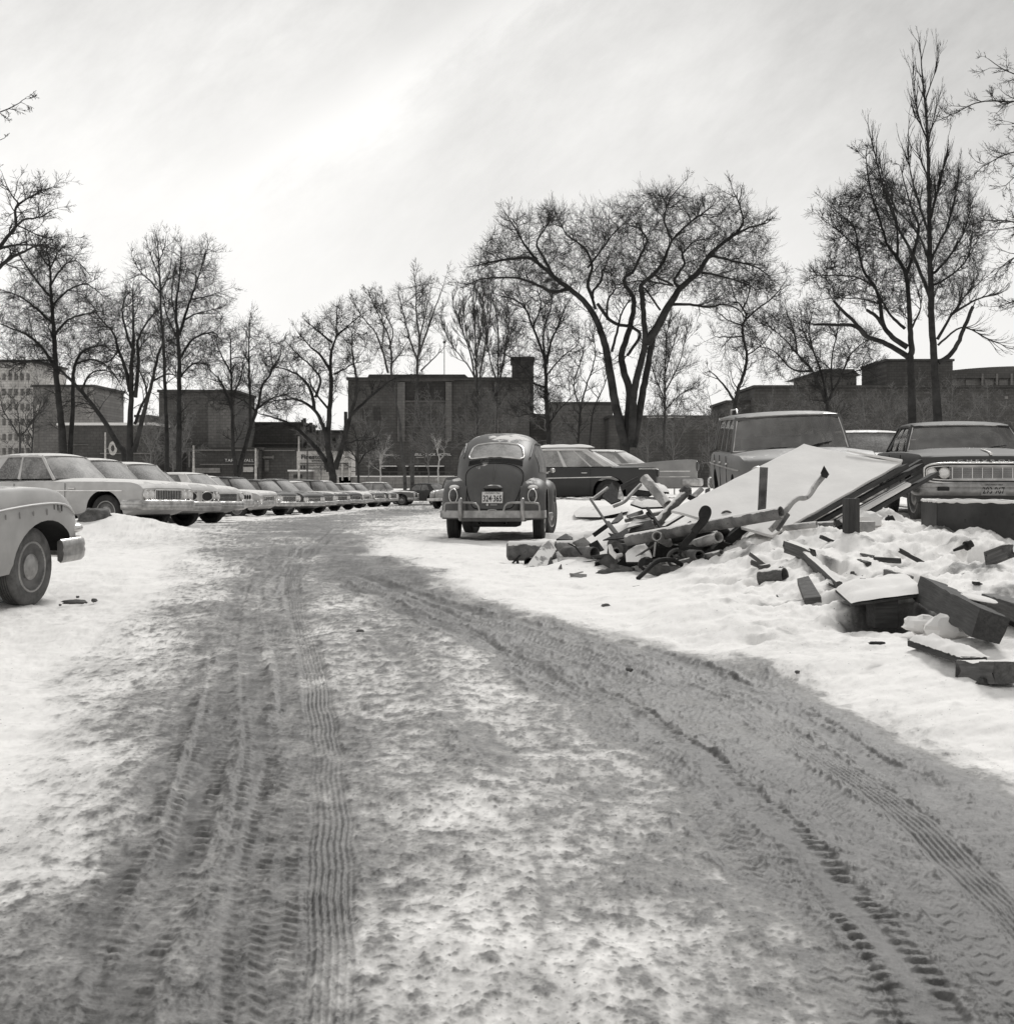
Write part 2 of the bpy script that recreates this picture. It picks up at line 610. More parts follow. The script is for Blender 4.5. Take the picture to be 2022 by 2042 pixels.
def W(xd, yd):
    """a point of the ground from a sight line"""
    xs, ys = xd * DS, yd * DS
    k = (ys - HY) / F
    lo = 2.5
    while lo < 400:
        if EYE - k * lo <= g1((xs - CX) / F * lo, lo): break
        lo *= 1.02
    a, b = lo / 1.02, lo
    for _ in range(30):
        m = (a + b) / 2
        if EYE - k * m <= g1((xs - CX) / F * m, m): b = m
        else: a = m
    return ((xs - CX) / F * b, b)


class Path:
    def __init__(s, dpts):
        w = sorted((W(*p) for p in dpts), key=lambda q: q[1])
        c = catmull([Vector((p[0], p[1], 0)) for p in w], 8)
        s.X = np.array([p.x for p in c])
        s.Y = np.array([p.y for p in c])
        s.S = np.concatenate([[0], np.cumsum(np.hypot(np.diff(s.X), np.diff(s.Y)))])
        s.cos = np.gradient(s.Y) / np.maximum(1e-6, np.hypot(np.gradient(s.X), np.gradient(s.Y)))

    def at(s, x, y):
        xc = np.interp(y, s.Y, s.X)
        c = np.interp(y, s.Y, s.cos)
        l = (x - xc) * c
        sa = np.interp(y, s.Y, s.S) + (x - xc) * np.sqrt(np.maximum(0, 1 - c * c)) * np.sign(-1)
        inside = sstep(s.Y[0] - 0.05, s.Y[0] + 0.25, y) * (1 - sstep(s.Y[-1] - 0.8, s.Y[-1] + 0.05, y))
        return l, sa, inside


edgeRR = Path([(600, 975), (660, 1015), (720, 1055), (900, 1140), (1100, 1190), (1400, 1285), (1600, 1375), (1750, 1450), (1913, 1540), (2200, 1740), (2500, 1980)])
edgeRL = Path([(520, 985), (570, 1030), (620, 1075), (680, 1110), (850, 1200), (1000, 1280), (1200, 1420), (1400, 1600), (1600, 1800), (1740, 1932), (1900, 2080)])
edgeLL = Path([(440, 985), (450, 1040), (430, 1100), (400, 1150), (330, 1270), (270, 1400), (200, 1600), (130, 1800), (80, 1932), (20, 2080)])
edgeLR = Path([(680, 985), (600, 1030), (565, 1080), (560, 1150), (590, 1270), (625, 1400), (655, 1600), (668, 1800), (675, 1932), (680, 2080)])
# tyre prints: path, half width, tread, depth, strength
TRACKS = [
    (Path([(620, 2080), (622, 1932), (627, 1700), (624, 1560), (612, 1400), (590, 1260), (562, 1150), (548, 1090), (556, 1030)]), 0.085, 'rib', 0.011),
    (Path([(500, 2080), (500, 1932), (505, 1750), (530, 1560), (560, 1400), (565, 1280), (530, 1170), (515, 1100), (530, 1030)]), 0.145, 'chev', 0.011),
    (Path([(150, 2080), (205, 1932), (300, 1720), (345, 1590), (395, 1420), (420, 1300), (425, 1200), (450, 1110), (490, 1040)]), 0.10, 'lug', 0.014),
    (Path([(340, 2080), (380, 1932), (430, 1740), (470, 1580), (490, 1420), (480, 1300), (470, 1200), (480, 1110), (505, 1040)]), 0.09, 'lug', 0.010),
    (Path([(90, 2080), (120, 1932), (170, 1760), (260, 1560), (310, 1420), (360, 1290), (400, 1180)]), 0.09, 'lug', 0.010),
    (Path([(610, 1075), (720, 1110), (900, 1180), (1050, 1225), (1240, 1275), (1420, 1350), (1560, 1430), (1700, 1535), (1810, 1640), (1913, 1740), (2150, 1990)]), 0.085, 'rib', 0.010),
    (Path([(600, 1085), (700, 1120), (860, 1195), (1000, 1255), (1180, 1340), (1330, 1440), (1450, 1540), (1580, 1680), (1700, 1830), (1790, 1960), (1900, 2120)]), 0.10, 'lug', 0.014),
    (Path([(640, 1075), (760, 1110), (940, 1165), (1120, 1205), (1290, 1250), (1440, 1310), (1600, 1400), (1760, 1500), (1920, 1610), (2200, 1830)]), 0.09, 'lug', 0.014),
    (Path([(620, 1090), (740, 1135), (900, 1210), (1060, 1300), (1220, 1420), (1350, 1540), (1470, 1680), (1580, 1830), (1660, 1960), (1760, 2120)]), 0.12, 'chev', 0.008),
    (Path([(690, 1085), (860, 1150), (1010, 1200), (1200, 1280), (1400, 1390), (1560, 1500), (1700, 1620), (1820, 1740), (1960, 1900), (2140, 2120)]), 0.11, 'chev', 0.007),
    (Path([(540, 1120), (570, 1060), (620, 1010), (690, 985), (760, 972)]), 0.10, 'plain', 0.012),
    (Path([(500, 1140), (545, 1075), (590, 1020), (650, 988), (720, 970)]), 0.10, 'plain', 0.012),
    (Path([(1000, 2120), (1015, 1932), (1050, 1780), (1060, 1660), (1000, 1500), (900, 1380), (780, 1260), (700, 1180)]), 0.10, 'plain', 0.006),
]


def make_ground():
    ys = [-6, -4, -2.5, -1.2, -0.2, 0.7, 1.4, 2.0, 2.5, 2.9, 3.2, 3.45, 3.65, 3.8, 3.9]
    y = 3.9
    while y < 600:
        y += max(0.004, min(12.0, y * y / (1430 * 1.6) * (0.72 if y < 26 else 0.9)))
        ys.append(y)
    ys += [700, 900, 1300, 2000, 3500]
    ys = np.array(ys)
    core = np.linspace(-0.44, 0.44, 1160)
    outr = 0.44 + np.cumsum(np.linspace(0.004, 0.35, 26))
    us = np.concatenate([-outr[::-1], core, outr])
    ny, nx = len(ys), len(us)
    Yg = np.repeat(ys[:, None], nx, 1)
    Xg = us[None, :] * (np.maximum(Yg, 0.0) + 1.0 + np.where(Yg < 0, 1, 0))
    x, y = Xg.ravel(), Yg.ravel()
    z = G(x, y)
    near = 1 - sstep(60, 140, y)
    # --- masks
    rr = np.interp(y, edgeRR.Y, edgeRR.X); rl = np.interp(y, edgeRL.Y, edgeRL.X)
    ll = np.interp(y, edgeLL.Y, edgeLL.X); lr = np.interp(y, edgeLR.Y, edgeLR.X)
    w1 = 0.30 * fbm(x * 0.9, y * 0.5, 3, 4)
    w2 = 0.12 * fbm(x * 4.0, y * 2.2, 5, 3)
    ww = w1 + w2
    def band(a, b, soft):
        return sstep(-soft, soft, x - a + ww) * sstep(-soft, soft, b - x + ww)
    bR = band(rl, rr, 0.22)
    bL = band(ll, lr, 0.35)
    mid = band(ll - 0.5, rr + 0.15, 0.4)
    far = sstep(17, 24, y)
    road_far = np.exp(-((x - np.interp(y, [17, 22, 30, 45, 70, 90], [-3.3, -3.2, -4.0, -5.0, -4.5, 0])) / 2.6) ** 2) * far
    road = np.maximum(np.maximum(bR, bL), mid * (1 - far) * 0.9)
    big = fbm(x * 0.55 + 3, y * 0.35, 11, 4)
    med = fbm(x * 2.3, y * 1.6, 21, 4)
    fine = fbm(x * 9.0, y * 6.0, 31, 5, 0.62)
    tiny = fbm(x * 28.0, y * 24.0, 41, 3, 0.6)
    dirt_shade = 0.74 * bR * (1 - .4 * far) + 0.54 * bL * (1 - bR) * (1 - .5 * far)
    dirt_shade += 0.26 * sstep(9, 4.5, y) * sstep(.4, 1.5, x) * mid + 0.03 * sstep(7, 4.3, y) * mid  # near and right foreground darker: lens vignetting put into the mud tone
    dirt_shade += mid * (1 - np.maximum(bR, bL)) * 0.27 * (1 - far)
    dirt_shade += road_far * 0.26
    dirt_shade += (0.21 * big + 0.17 * med + .12 * fine + .12 * fbm(x * 18, y * 8, 33, 3, .6)) * np.clip(road + road_far, 0.12, 1)
    sp = np.clip(fine - 0.15 + .3 * big, 0, 1) * (0.34 * np.maximum(mid, 0.35 * road_far) + 0.05)
    dirt_shade += sp
    dirt_shade += np.clip(tiny - 0.25, 0, 1) * 0.45 * np.clip(road + 0.5 * road_far, 0.03, 1)
    # --- relief
    pile = sstep(1.2, 2.6, x + 0.3 * med) * sstep(9.5, 12.0, y + .5 * med) * (1 - sstep(17.0, 19.5, y)) * (1 - sstep(9, 13, x))
    off = 1 - np.clip(np.maximum(np.maximum(bR, bL), mid), 0, 1)
    h = near * (0.035 * fbm(x * 0.8, y * 0.8, 51, 4) + off * (0.02 * fbm(x * 1.9, y * 1.9, 61, 4) + .006 * fbm(x * 7, y * 7, 65, 4, .6)))
    lump = np.abs(fbm(x * 1.5, y * 1.5, 71, 5, 0.55))
    h += pile * (0.11 * (0.45 - lump) + 0.028 * np.clip(fbm(x * 4.0, y * 4.0, 75, 4), -1, 1) + 0.012)
    # trodden holes and crusts in the heap
    h -= pile * 0.16 * sstep(0.33, 0.55, fbm(x * 1.1 + 9, y * 1.1, 77, 3))
    fall = (1 - sstep(11, 20, y)) * 0.75 + 0.25
    rough = np.clip(road, 0, 1) * near * fall * (0.0032 * fine + 0.003 * np.clip(fine, 0, 1) ** 2 + 0.0026 * tiny + 0.004 * np.clip(tiny - .1, 0, 1) + 0.006 * med)
    # ridge of slush along the right edge, low spoil between
    lat = x - rr + 0.5 * ww
    h += 0.014 * np.exp(-((lat - 0.12) / 0.16) ** 2) * (1 - far) * (0.6 + 0.6 * med)
    dirt_shade += 0.20 * np.exp(-((lat - 0.05) / 0.14) ** 2) * (1 - far)
    sel = np.nonzero((y > 3.3) & (y < 40) & (np.abs(x) < 9))[0]
    xs_, ys_ = x[sel], y[sel]
    hs, dsx, cm = np.zeros(len(sel)), np.zeros(len(sel)), np.zeros(len(sel))
    wob = 0.010 * fbm(xs_ * .6, ys_ * .6, 81, 2)
    fade = 0.30 + 0.70 * sstep(-0.4, 0.35, fbm(xs_ * .7 + 5, ys_ * 0.45, 91, 4, .55))
    rag = 0.004 * fbm(xs_ * 20, ys_ * 20, 95, 2)
    for i, (p, hw, kind, dep) in enumerate(TRACKS):
        l, s, ins = p.at(xs_, ys_)
        l = l + wob + rag * 0.6 + .012 * fbm(xs_ * 1.7 + 31 * i, ys_ * 1.7, 140 + i, 2)
        wear = sstep(-.55, .35, fbm(s * .42 + 13.7 * i, l * 1.5, 150 + i, 3, .6)) * (.55 + .45 * sstep(-.5, .3, fbm(xs_ * 4, ys_ * 4, 170 + i, 3)))
        fade = .18 + .82 * wear
        core_ = (1 - sstep(hw * 0.85, hw * 1.12, np.abs(l))) * ins * fade
        berm = np.exp(-((np.abs(l) - hw * 1.3) / (hw * 0.3)) ** 2) * ins * fade
        if kind == 'rib':
            pat = 0.5 + 0.5 * np.cos(l / hw * 3.5 * 2 * np.pi)
            pat = sstep(0.35, 0.75, pat) * np.exp(-(l / hw) ** 6)
        elif kind == 'chev':
            q = s / 0.075 + np.abs(((l / hw * 1.5) % 1.0) - 0.5) * 1.1
            pat = sstep(0.55, 0.85, 0.5 + 0.5 * np.cos(q * 2 * np.pi)) * (0.4 + 0.6 * sstep(-0.3, 0.3, fbm(xs_ * 6, ys_ * 6, 97 + i, 2)))
        elif kind == 'lug':
            q = s / 0.078 + 0.15 * np.sign(l)
            pat = sstep(0.45, 0.8, 0.5 + 0.5 * np.cos(q * 2 * np.pi + 2 * l / hw)) * sstep(0.25, 0.6, np.abs(l) / hw) * 1.1
            pat = pat * (0.35 + 0.65 * sstep(-0.25, 0.25, fbm(xs_ * 3, ys_ * 3, 99 + i, 2)))
        else:
            pat = 0 * l
        hs += core_ * (-dep * 0.7 + (pat - 0.4) * dep * (1.0 if kind != 'lug' else 1.15)) + berm * dep * 0.55 * (0.5 + fine[sel])
        k = {'rib': .20, 'chev': .15, 'lug': .16, 'plain': .12}[kind]
        dsx = np.maximum(dsx, core_ * (k * 0.75 + (0.5 - pat) * k * 0.7))
        cm = np.maximum(cm, core_)
    rough[sel] *= 1 - .75 * cm
    h += rough
    h[sel] += hs
    dirt_shade[sel] += dsx
    # hollow under the lifted boards: shade painted in; dark earth around the scrap
    def blot(cx, cy, rx, ry, a):
        return a * np.exp(-(((x - cx) / rx) ** 2 + ((y - cy) / ry) ** 2) ** 2)
    dirt_shade += blot(3.0, 11.0, 0.40, 0.36, 0.9)  # shade of the hollow, painted into the ground colour
    h -= blot(3.0, 10.95, 0.42, 0.34, 0.22)
    dirt_shade += pile * np.clip(fbm(x * 2.6, y * 2.6, 121, 4) - 0.35, 0, 1) * 0.9
    dirt_shade += blot(-0.1, 20.9, 0.9, 0.9, 0.30)  # ground tone darker below the tail of the rounded car
    # row of cars: ground tone slightly darker along their noses
    dirt_shade += blot(-7.2, 30, 1.2, 5, 0.12)
    h += near * blot(-3.9, 13.0, 0.5, 0.4, -0.02)
    z = z + h
    dirt_shade += off * near * (.10 * np.clip(fbm(x * 5, y * 5, 131, 4, .65) - .15, 0, 1) + .05 * np.clip(big, 0, 1))
    dirt_shade = np.clip(dirt_shade, 0, 1)
    co = np.empty((ny * nx, 3), np.float32)
    co[:, 0], co[:, 1], co[:, 2] = x, y, z
    idx = np.arange(ny * nx).reshape(ny, nx)
    q = np.stack([idx[:-1, :-1], idx[:-1, 1:], idx[1:, 1:], idx[1:, :-1]], -1).reshape(-1, 4)
    me = bpy.data.meshes.new('ground')
    me.vertices.add(len(co)); me.vertices.foreach_set('co', co.ravel())
    me.loops.add(q.size); me.loops.foreach_set('vertex_index', q.ravel().astype(np.int32))
    me.polygons.add(len(q)); me.polygons.foreach_set('loop_start', np.arange(0, q.size, 4, dtype=np.int32))
    me.update(calc_edges=True)
    me.shade_smooth()
    at = me.attributes.new('dirt_shade', 'FLOAT', 'POINT')
    at.data.foreach_set('value', dirt_shade.astype(np.float32))
    o = bpy.data.objects.new('ground', me)
    COL.objects.link(o)
    setp(o, 'snowy ground crossed by a muddy rutted track', None, None, 'structure')
    m, nt, b, N, L = new_mat('snow_and_mud')
    a = N.new('ShaderNodeAttribute'); a.attribute_name = 'dirt_shade'
    n1 = n_noise(nt, 38, 7, 0.72)
    n2 = n_noise(nt, 7, 5, 0.6)
    f = n_math(nt, 'ADD', a.outputs['Fac'], n_math(nt, 'MULTIPLY', n_math(nt, 'SUBTRACT', n1, 0.5), n_math(nt, 'ADD', n_math(nt, 'MULTIPLY', a.outputs['Fac'], 0.95), 0.08)))
    rp = N.new('ShaderNodeValToRGB')
    L.new(f, rp.inputs[0])
    e = rp.color_ramp.elements
    e[0].position = 0.03; e[0].color = grey(0.89)
    e[1].position = 1.0; e[1].color = grey(0.055)
    for p_, v_ in ((0.22, 0.60), (0.42, 0.30), (0.62, 0.155), (0.8, 0.10)):
        el = rp.color_ramp.elements.new(p_); el.color = grey(v_)
    col = n_mix(nt, n_range(nt, n2, 0.3, 0.7, 0, 0.12), rp.outputs[0], grey(0.5))
    # grit: crisp specks, thicker where it is muddy
    tcg = N.new('ShaderNodeTexCoord')
    for sc_, thr_, amt in ((34.0, .20, .75), (75.0, .24, .6)):
        vo = N.new('ShaderNodeTexVoronoi')
        vo.inputs['Scale'].default_value = sc_
        L.new(tcg.outputs['Object'], vo.inputs['Vector'])
        sepc = N.new('ShaderNodeSeparateColor')
        L.new(vo.outputs['Color'], sepc.inputs[0])
        pres = n_range(nt, n_math(nt, 'ADD', sepc.outputs[0], n_math(nt, 'MULTIPLY', a.outputs['Fac'], .55)), .92, .96, 0, 1)
        spot = n_range(nt, vo.outputs['Distance'], thr_ * .55, thr_, amt, 0)
        col = n_mix(nt, n_math(nt, 'MULTIPLY', spot, pres), col, grey(.06))
    L.new(col, b.inputs['Base Color'])
    L.new(n_range(nt, a.outputs['Fac'], .35, .75, .8, .5), b.inputs['Roughness'])
    b.inputs['Specular IOR Level'].default_value = 0.25
    L.new(n_bump(nt, n_math(nt, 'ADD', n1, n_noise(nt, 150, 3, 0.6)), 0.35, 0.008), b.inputs['Normal'])
    me.materials.append(m)
    return o


make_ground()

# ------------------------------------------------------------------ sky, sun, camera
SUN_EL, SUN_AZ = R(40), R(20)          # azimuth from +Y towards +X
world = bpy.data.worlds.new('World')
scene.world = world
world.use_nodes = True
nt = world.node_tree
N, L = nt.nodes, nt.links
bg = N['Background']
sky = N.new('ShaderNodeTexSky')
sky.sky_type = 'NISHITA'
sky.sun_disc = False
sky.sun_elevation = SUN_EL
sky.sun_rotation = SUN_AZ
sky.dust_density = 3.0
bw = N.new('ShaderNodeRGBToBW')
L.new(sky.outputs[0], bw.inputs[0])
tc = N.new('ShaderNodeTexCoord')
spx = N.new('ShaderNodeSeparateXYZ')
L.new(tc.outputs['Generated'], spx.inputs[0])
zz = n_math(nt, 'MAXIMUM', spx.outputs['Z'], 0.0)
den = n_math(nt, 'ADD', zz, 0.12)
mp = N.new('ShaderNodeMapping')
mp.vector_type = 'TEXTURE'
mp.inputs['Rotation'].default_value = (0, R(-38), 0)
mp.inputs['Scale'].default_value = (1.0, 0.7, 0.42)
L.new(tc.outputs['Generated'], mp.inputs[0])
c1 = n_noise(nt, 1.1, 5, 0.5, vec=mp.outputs[0])
c2 = n_noise(nt, 5.0, 9, 0.68, vec=mp.outputs[0])
cl = n_math(nt, 'ADD', n_math(nt, 'MULTIPLY', c1, 0.68), n_math(nt, 'MULTIPLY', c2, 0.32))
grad = n_range(nt, zz, 0.05, 0.34, 9.2, 5.7)
cl2 = n_math(nt, 'MULTIPLY', n_math(nt, 'SUBTRACT', cl, 0.5), n_range(nt, zz, 0.03, 0.3, 1.2, 17))
grad = n_math(nt, 'SUBTRACT', grad, n_math(nt, 'MULTIPLY', spx.outputs['X'], 1.2))
lum = n_math(nt, 'ADD', n_math(nt, 'ADD', grad, cl2), n_math(nt, 'MULTIPLY', n_math(nt, 'MINIMUM', bw.outputs[0], 6.0), 0.10))
yy = n_math(nt, 'MAXIMUM', spx.outputs['Y'], 0.05)
uu = n_math(nt, 'DIVIDE', spx.outputs['X'], yy)
vv = n_math(nt, 'DIVIDE', spx.outputs['Z'], yy)
sd = n_math(nt, 'ADD', n_math(nt, 'MULTIPLY', uu, -.55), n_math(nt, 'MULTIPLY', vv, .835))
sd = n_math(nt, 'ADD', sd, n_math(nt, 'MULTIPLY', n_math(nt, 'SUBTRACT', c2, .5), .10))
def cloud_band(c0, w, amt):
    q = n_math(nt, 'DIVIDE', n_math(nt, 'SUBTRACT', sd, c0), w)
    return n_math(nt, 'MULTIPLY', n_math(nt, 'POWER', 2.718, n_math(nt, 'MULTIPLY', n_math(nt, 'MULTIPLY', q, q), -1.0)), amt)
along_ = n_range(nt, n_math(nt, 'ADD', n_math(nt, 'MULTIPLY', uu, .835), n_math(nt, 'MULTIPLY', vv, .55)), -.16, .0, 0, 1)
lum = n_math(nt, 'ADD', lum, n_math(nt, 'MULTIPLY', along_, n_math(nt, 'ADD', cloud_band(.268, .018, .8), cloud_band(.33, .05, -.7))))
rgb = N.new('ShaderNodeCombineColor')
L.new(lum, rgb.inputs[0]); L.new(n_math(nt, 'MULTIPLY', lum, 0.99), rgb.inputs[1]); L.new(n_math(nt, 'MULTIPLY', lum, 0.97), rgb.inputs[2])
L.new(rgb.outputs[0], bg.inputs['Color'])
bg.inputs['Strength'].default_value = 0.1
sl = bpy.data.lights.new('sun', 'SUN')
sl.energy = 2.05
sl.angle = R(11)
sl.color = (1.0, 0.985, 0.96)
so = bpy.data.objects.new('sun', sl)
COL.objects.link(so)
dv = -Vector((math.sin(SUN_AZ) * math.cos(SUN_EL), math.cos(SUN_AZ) * math.cos(SUN_EL), math.sin(SUN_EL)))
so.rotation_euler = dv.to_track_quat('-Z', 'Y').to_euler()
so.location = (10, 30, 30)

cd = bpy.data.cameras.new('camera')
cam = bpy.data.objects.new('camera', cd)
COL.objects.link(cam)
cam.location = (0, 0, EYE)
cam.rotation_euler = (R(90), 0, 0)
cd.sensor_fit = 'HORIZONTAL'
cd.sensor_width = 36
cd.lens = F / 2022 * 36
cd.shift_y = -(1021 - HY) / 2022
cd.clip_end = 6000
cd.clip_start = 0.05
cd.dof.use_dof = True
cd.dof.focus_distance = 19
cd.dof.aperture_fstop = 9.0
scene.camera = cam
scene.view_settings.view_transform = 'Standard'
scene.view_settings.look = 'None'
scene.view_settings.exposure = 0
# ------------------------------------------------------------------ vehicles (local x forward, y left, z up, wheels stand on z=0)
def text_mesh(name, body, mat, parent, origin, right, up, w=None, h=None, th=0.003, bold=0.0):
    cu = bpy.data.curves.new(name, 'FONT')
    cu.body = body
    cu.size = 1.0
    cu.align_x = 'CENTER'
    cu.align_y = 'CENTER'
    cu.extrude = 0.01
    cu.offset = bold
    cu.resolution_u = 3
    tmp = bpy.data.objects.new(name, cu)
    COL.objects.link(tmp)
    dg = bpy.context.evaluated_depsgraph_get()
    me = bpy.data.meshes.new_from_object(tmp.evaluated_get(dg))
    bpy.data.objects.remove(tmp)
    bpy.data.curves.remove(cu)
    xs = [v.co.x for v in me.vertices]; ys = [v.co.y for v in me.vertices]
    cx, cy = (min(xs) + max(xs)) / 2, (min(ys) + max(ys)) / 2
    sx = w / (max(xs) - min(xs)) if w else None
    sy = h / (max(ys) - min(ys)) if h else None
    sx = sx or sy; sy = sy or sx
    right, up = Vector(right).normalized(), Vector(up).normalized()
    nr = right.cross(up)
    for v in me.vertices:
        v.co = Vector(origin) + right * ((v.co.x - cx) * sx) + up * ((v.co.y - cy) * sy) + nr * (th if v.co.z > 0 else 0.0)
    me.name = name
    me.materials.clear()
    me.materials.append(mat)
    o = bpy.data.objects.new(name, me)
    COL.objects.link(o)
    if parent: o.parent = parent
    return o


_wheel_cache = {}


def wheel_meshes(r, w, tm, hm, style):
    key = (r, w, tm.name, hm.name, style)
    if key in _wheel_cache: return _wheel_cache[key]
    rim = r * 0.60
    t = MB()
    M0 = Matrix.Rotation(-PI / 2, 4, 'X')            # lathe axis z -> +y (outer side)
    h = w / 2
    prof = [(rim, -h * .8), (rim * 1.12, -h * .98), (r * .86, -h * 1.02), (r * .95, -h * .93), (r * .99, -h * .78)]
    for k in (-.5, -.25, 0, .25, .5):
        prof += [(r, h * (k - .09)), (r, h * (k + .06)), (r * .972, h * (k + .075)), (r * .972, h * (k + .115))] if k < .5 else [(r, h * (k - .09)), (r, h * (k + .06))]
    prof += [(r * .99, h * .78), (r * .95, h * .93), (r * .86, h * 1.02), (r * .80, h * 1.03), (r * .78, h * 1.0), (rim * 1.12, h * .98), (rim, h * .8), (rim * .98, h * .4), (rim * .5, h * .3), (0.001, h * .3)]
    t.lathe(prof, 40, M0)
    to = t.build('wheel', tm, None, 40)
    c = MB()
    if style == 'cap':
        c.lathe([(rim * .56, h * .60), (rim * .55, h * .80), (rim * .46, h * .95), (rim * .28, h * 1.05), (rim * .16, h * 1.10), (0.001, h * 1.12)], 32, M0)
        c.lathe([(rim * 1.09, h * .92), (rim * 1.06, h * 1.0), (rim * 1.0, h * 1.0), (rim * .97, h * .90)], 40, M0)
    else:
        c.lathe([(rim * .98, h * .74), (rim * .95, h * .93), (rim * .85, h * .98), (rim * .6, h * 1.02), (0.001, h * 1.06)], 36, M0)
    ho = c.build('hubcap', hm, None, 40)
    d = MB().lathe([(rim * 1.05, h * .74), (rim * 1.04, h * .94), (rim * .99, h * .96), (rim * .95, h * .86), (rim * .90, h * .70), (rim * .78, h * .58), (rim * .62, h * .62), (rim * .54, h * .66), (.001, h * .66)], 36, M0)
    do = d.build('rim', M['rim'], None, 40)
    out = (to.data, ho.data, do.data)
    bpy.data.objects.remove(do)
    bpy.data.objects.remove(to)
    bpy.data.objects.remove(ho)
    _wheel_cache[key] = out
    return out


def add_wheel(root, x, y, r, w=0.19, steer=0.0, tm='tyre', hm='hub', style='cap', drop=0.0):
    tme, hme, dme = wheel_meshes(r, w, M[tm], M[hm], style)
    o = bpy.data.objects.new('wheel', tme)
    COL.objects.link(o)
    o.parent = root
    o.location = (x, y, r - drop)
    o.rotation_euler = (0, 0, steer + (0 if y > 0 else PI))
    h = bpy.data.objects.new('hubcap', hme)
    COL.objects.link(h)
    h.parent = o
    d = bpy.data.objects.new('rim', dme)
    COL.objects.link(d)
    d.parent = o
    return o


def boolean_cut(o, cutter):
    md = o.modifiers.new('cut', 'BOOLEAN')
    md.operation = 'DIFFERENCE'
    md.object = cutter
    md.solver = 'EXACT'
    md.material_mode = 'TRANSFER'
    dg = bpy.context.evaluated_depsgraph_get()
    me = bpy.data.meshes.new_from_object(o.evaluated_get(dg))
    old = o.data
    o.modifiers.clear()
    mats = [m for m in old.materials]
    if len(me.vertices) > 50:
        o.data = me
        me.shade_smooth()
        me.set_sharp_from_angle(angle=R(32))
    bpy.data.objects.remove(cutter)


def road_matrix(loc, head, pts, sink=0.02, roll=0.0, level=1.0):
    """stand a car on the terrain: pts are wheel positions (local x,y)"""
    c, s = math.cos(head), math.sin(head)
    w = [(loc[0] + c * x - s * y, loc[1] + s * x + c * y) for (x, y) in pts]
    z = [g1(*p) for p in w]
    A = np.array([[x, y, 1] for (x, y) in pts])
    a, b, d = np.linalg.lstsq(A, np.array(z), rcond=None)[0]
    mx, my = sum(q[0] for q in pts) / 4, sum(q[1] for q in pts) / 4
    d += (a * mx + b * my) * (1 - level)
    a *= level
    b *= level
    b += math.tan(roll)
    ex = Vector((c, s, a)).normalized()
    ey = Vector((-s, c, b))
    ey = (ey - ex * ey.dot(ex)).normalized()
    ez = ex.cross(ey)
    m = Matrix((ex, ey, ez)).transposed().to_4x4()
    m.translation = Vector((loc[0], loc[1], d - sink))
    return m


DEF = dict(L=5.1, Wd=1.88, H=1.47, wb=3.0, fo=0.85, r=0.345, zr=None,
           top=[(0, .78), (.06, .90), (.6, .97), (1.25, 1.0), (3.3, 1.02), (4.4, .97), (4.95, .92), (5.05, .84), (5.1, .76)],
           sh=[(0, .76), (.08, .88), (.6, .93), (3.3, .95), (4.8, .90), (5.0, .84), (5.1, .74)],
           hw=[(0, .80), (.06, .90), (.5, .94), (4.4, .94), (4.95, .91), (5.1, .84)],
           bot=[(0, .44), (.35, .28), (4.7, .27), (5.1, .44)],
           cab=(3.45, 2.92, 1.5, .98), zb=.98, wbelt=.80, wroof=.64, wrapA=.28, wrapC=.20,
           side=[(.03, .44, 'g'), (.44, .475, 'p'), (.475, .80, 'g'), (.80, 1.0, 'p')])


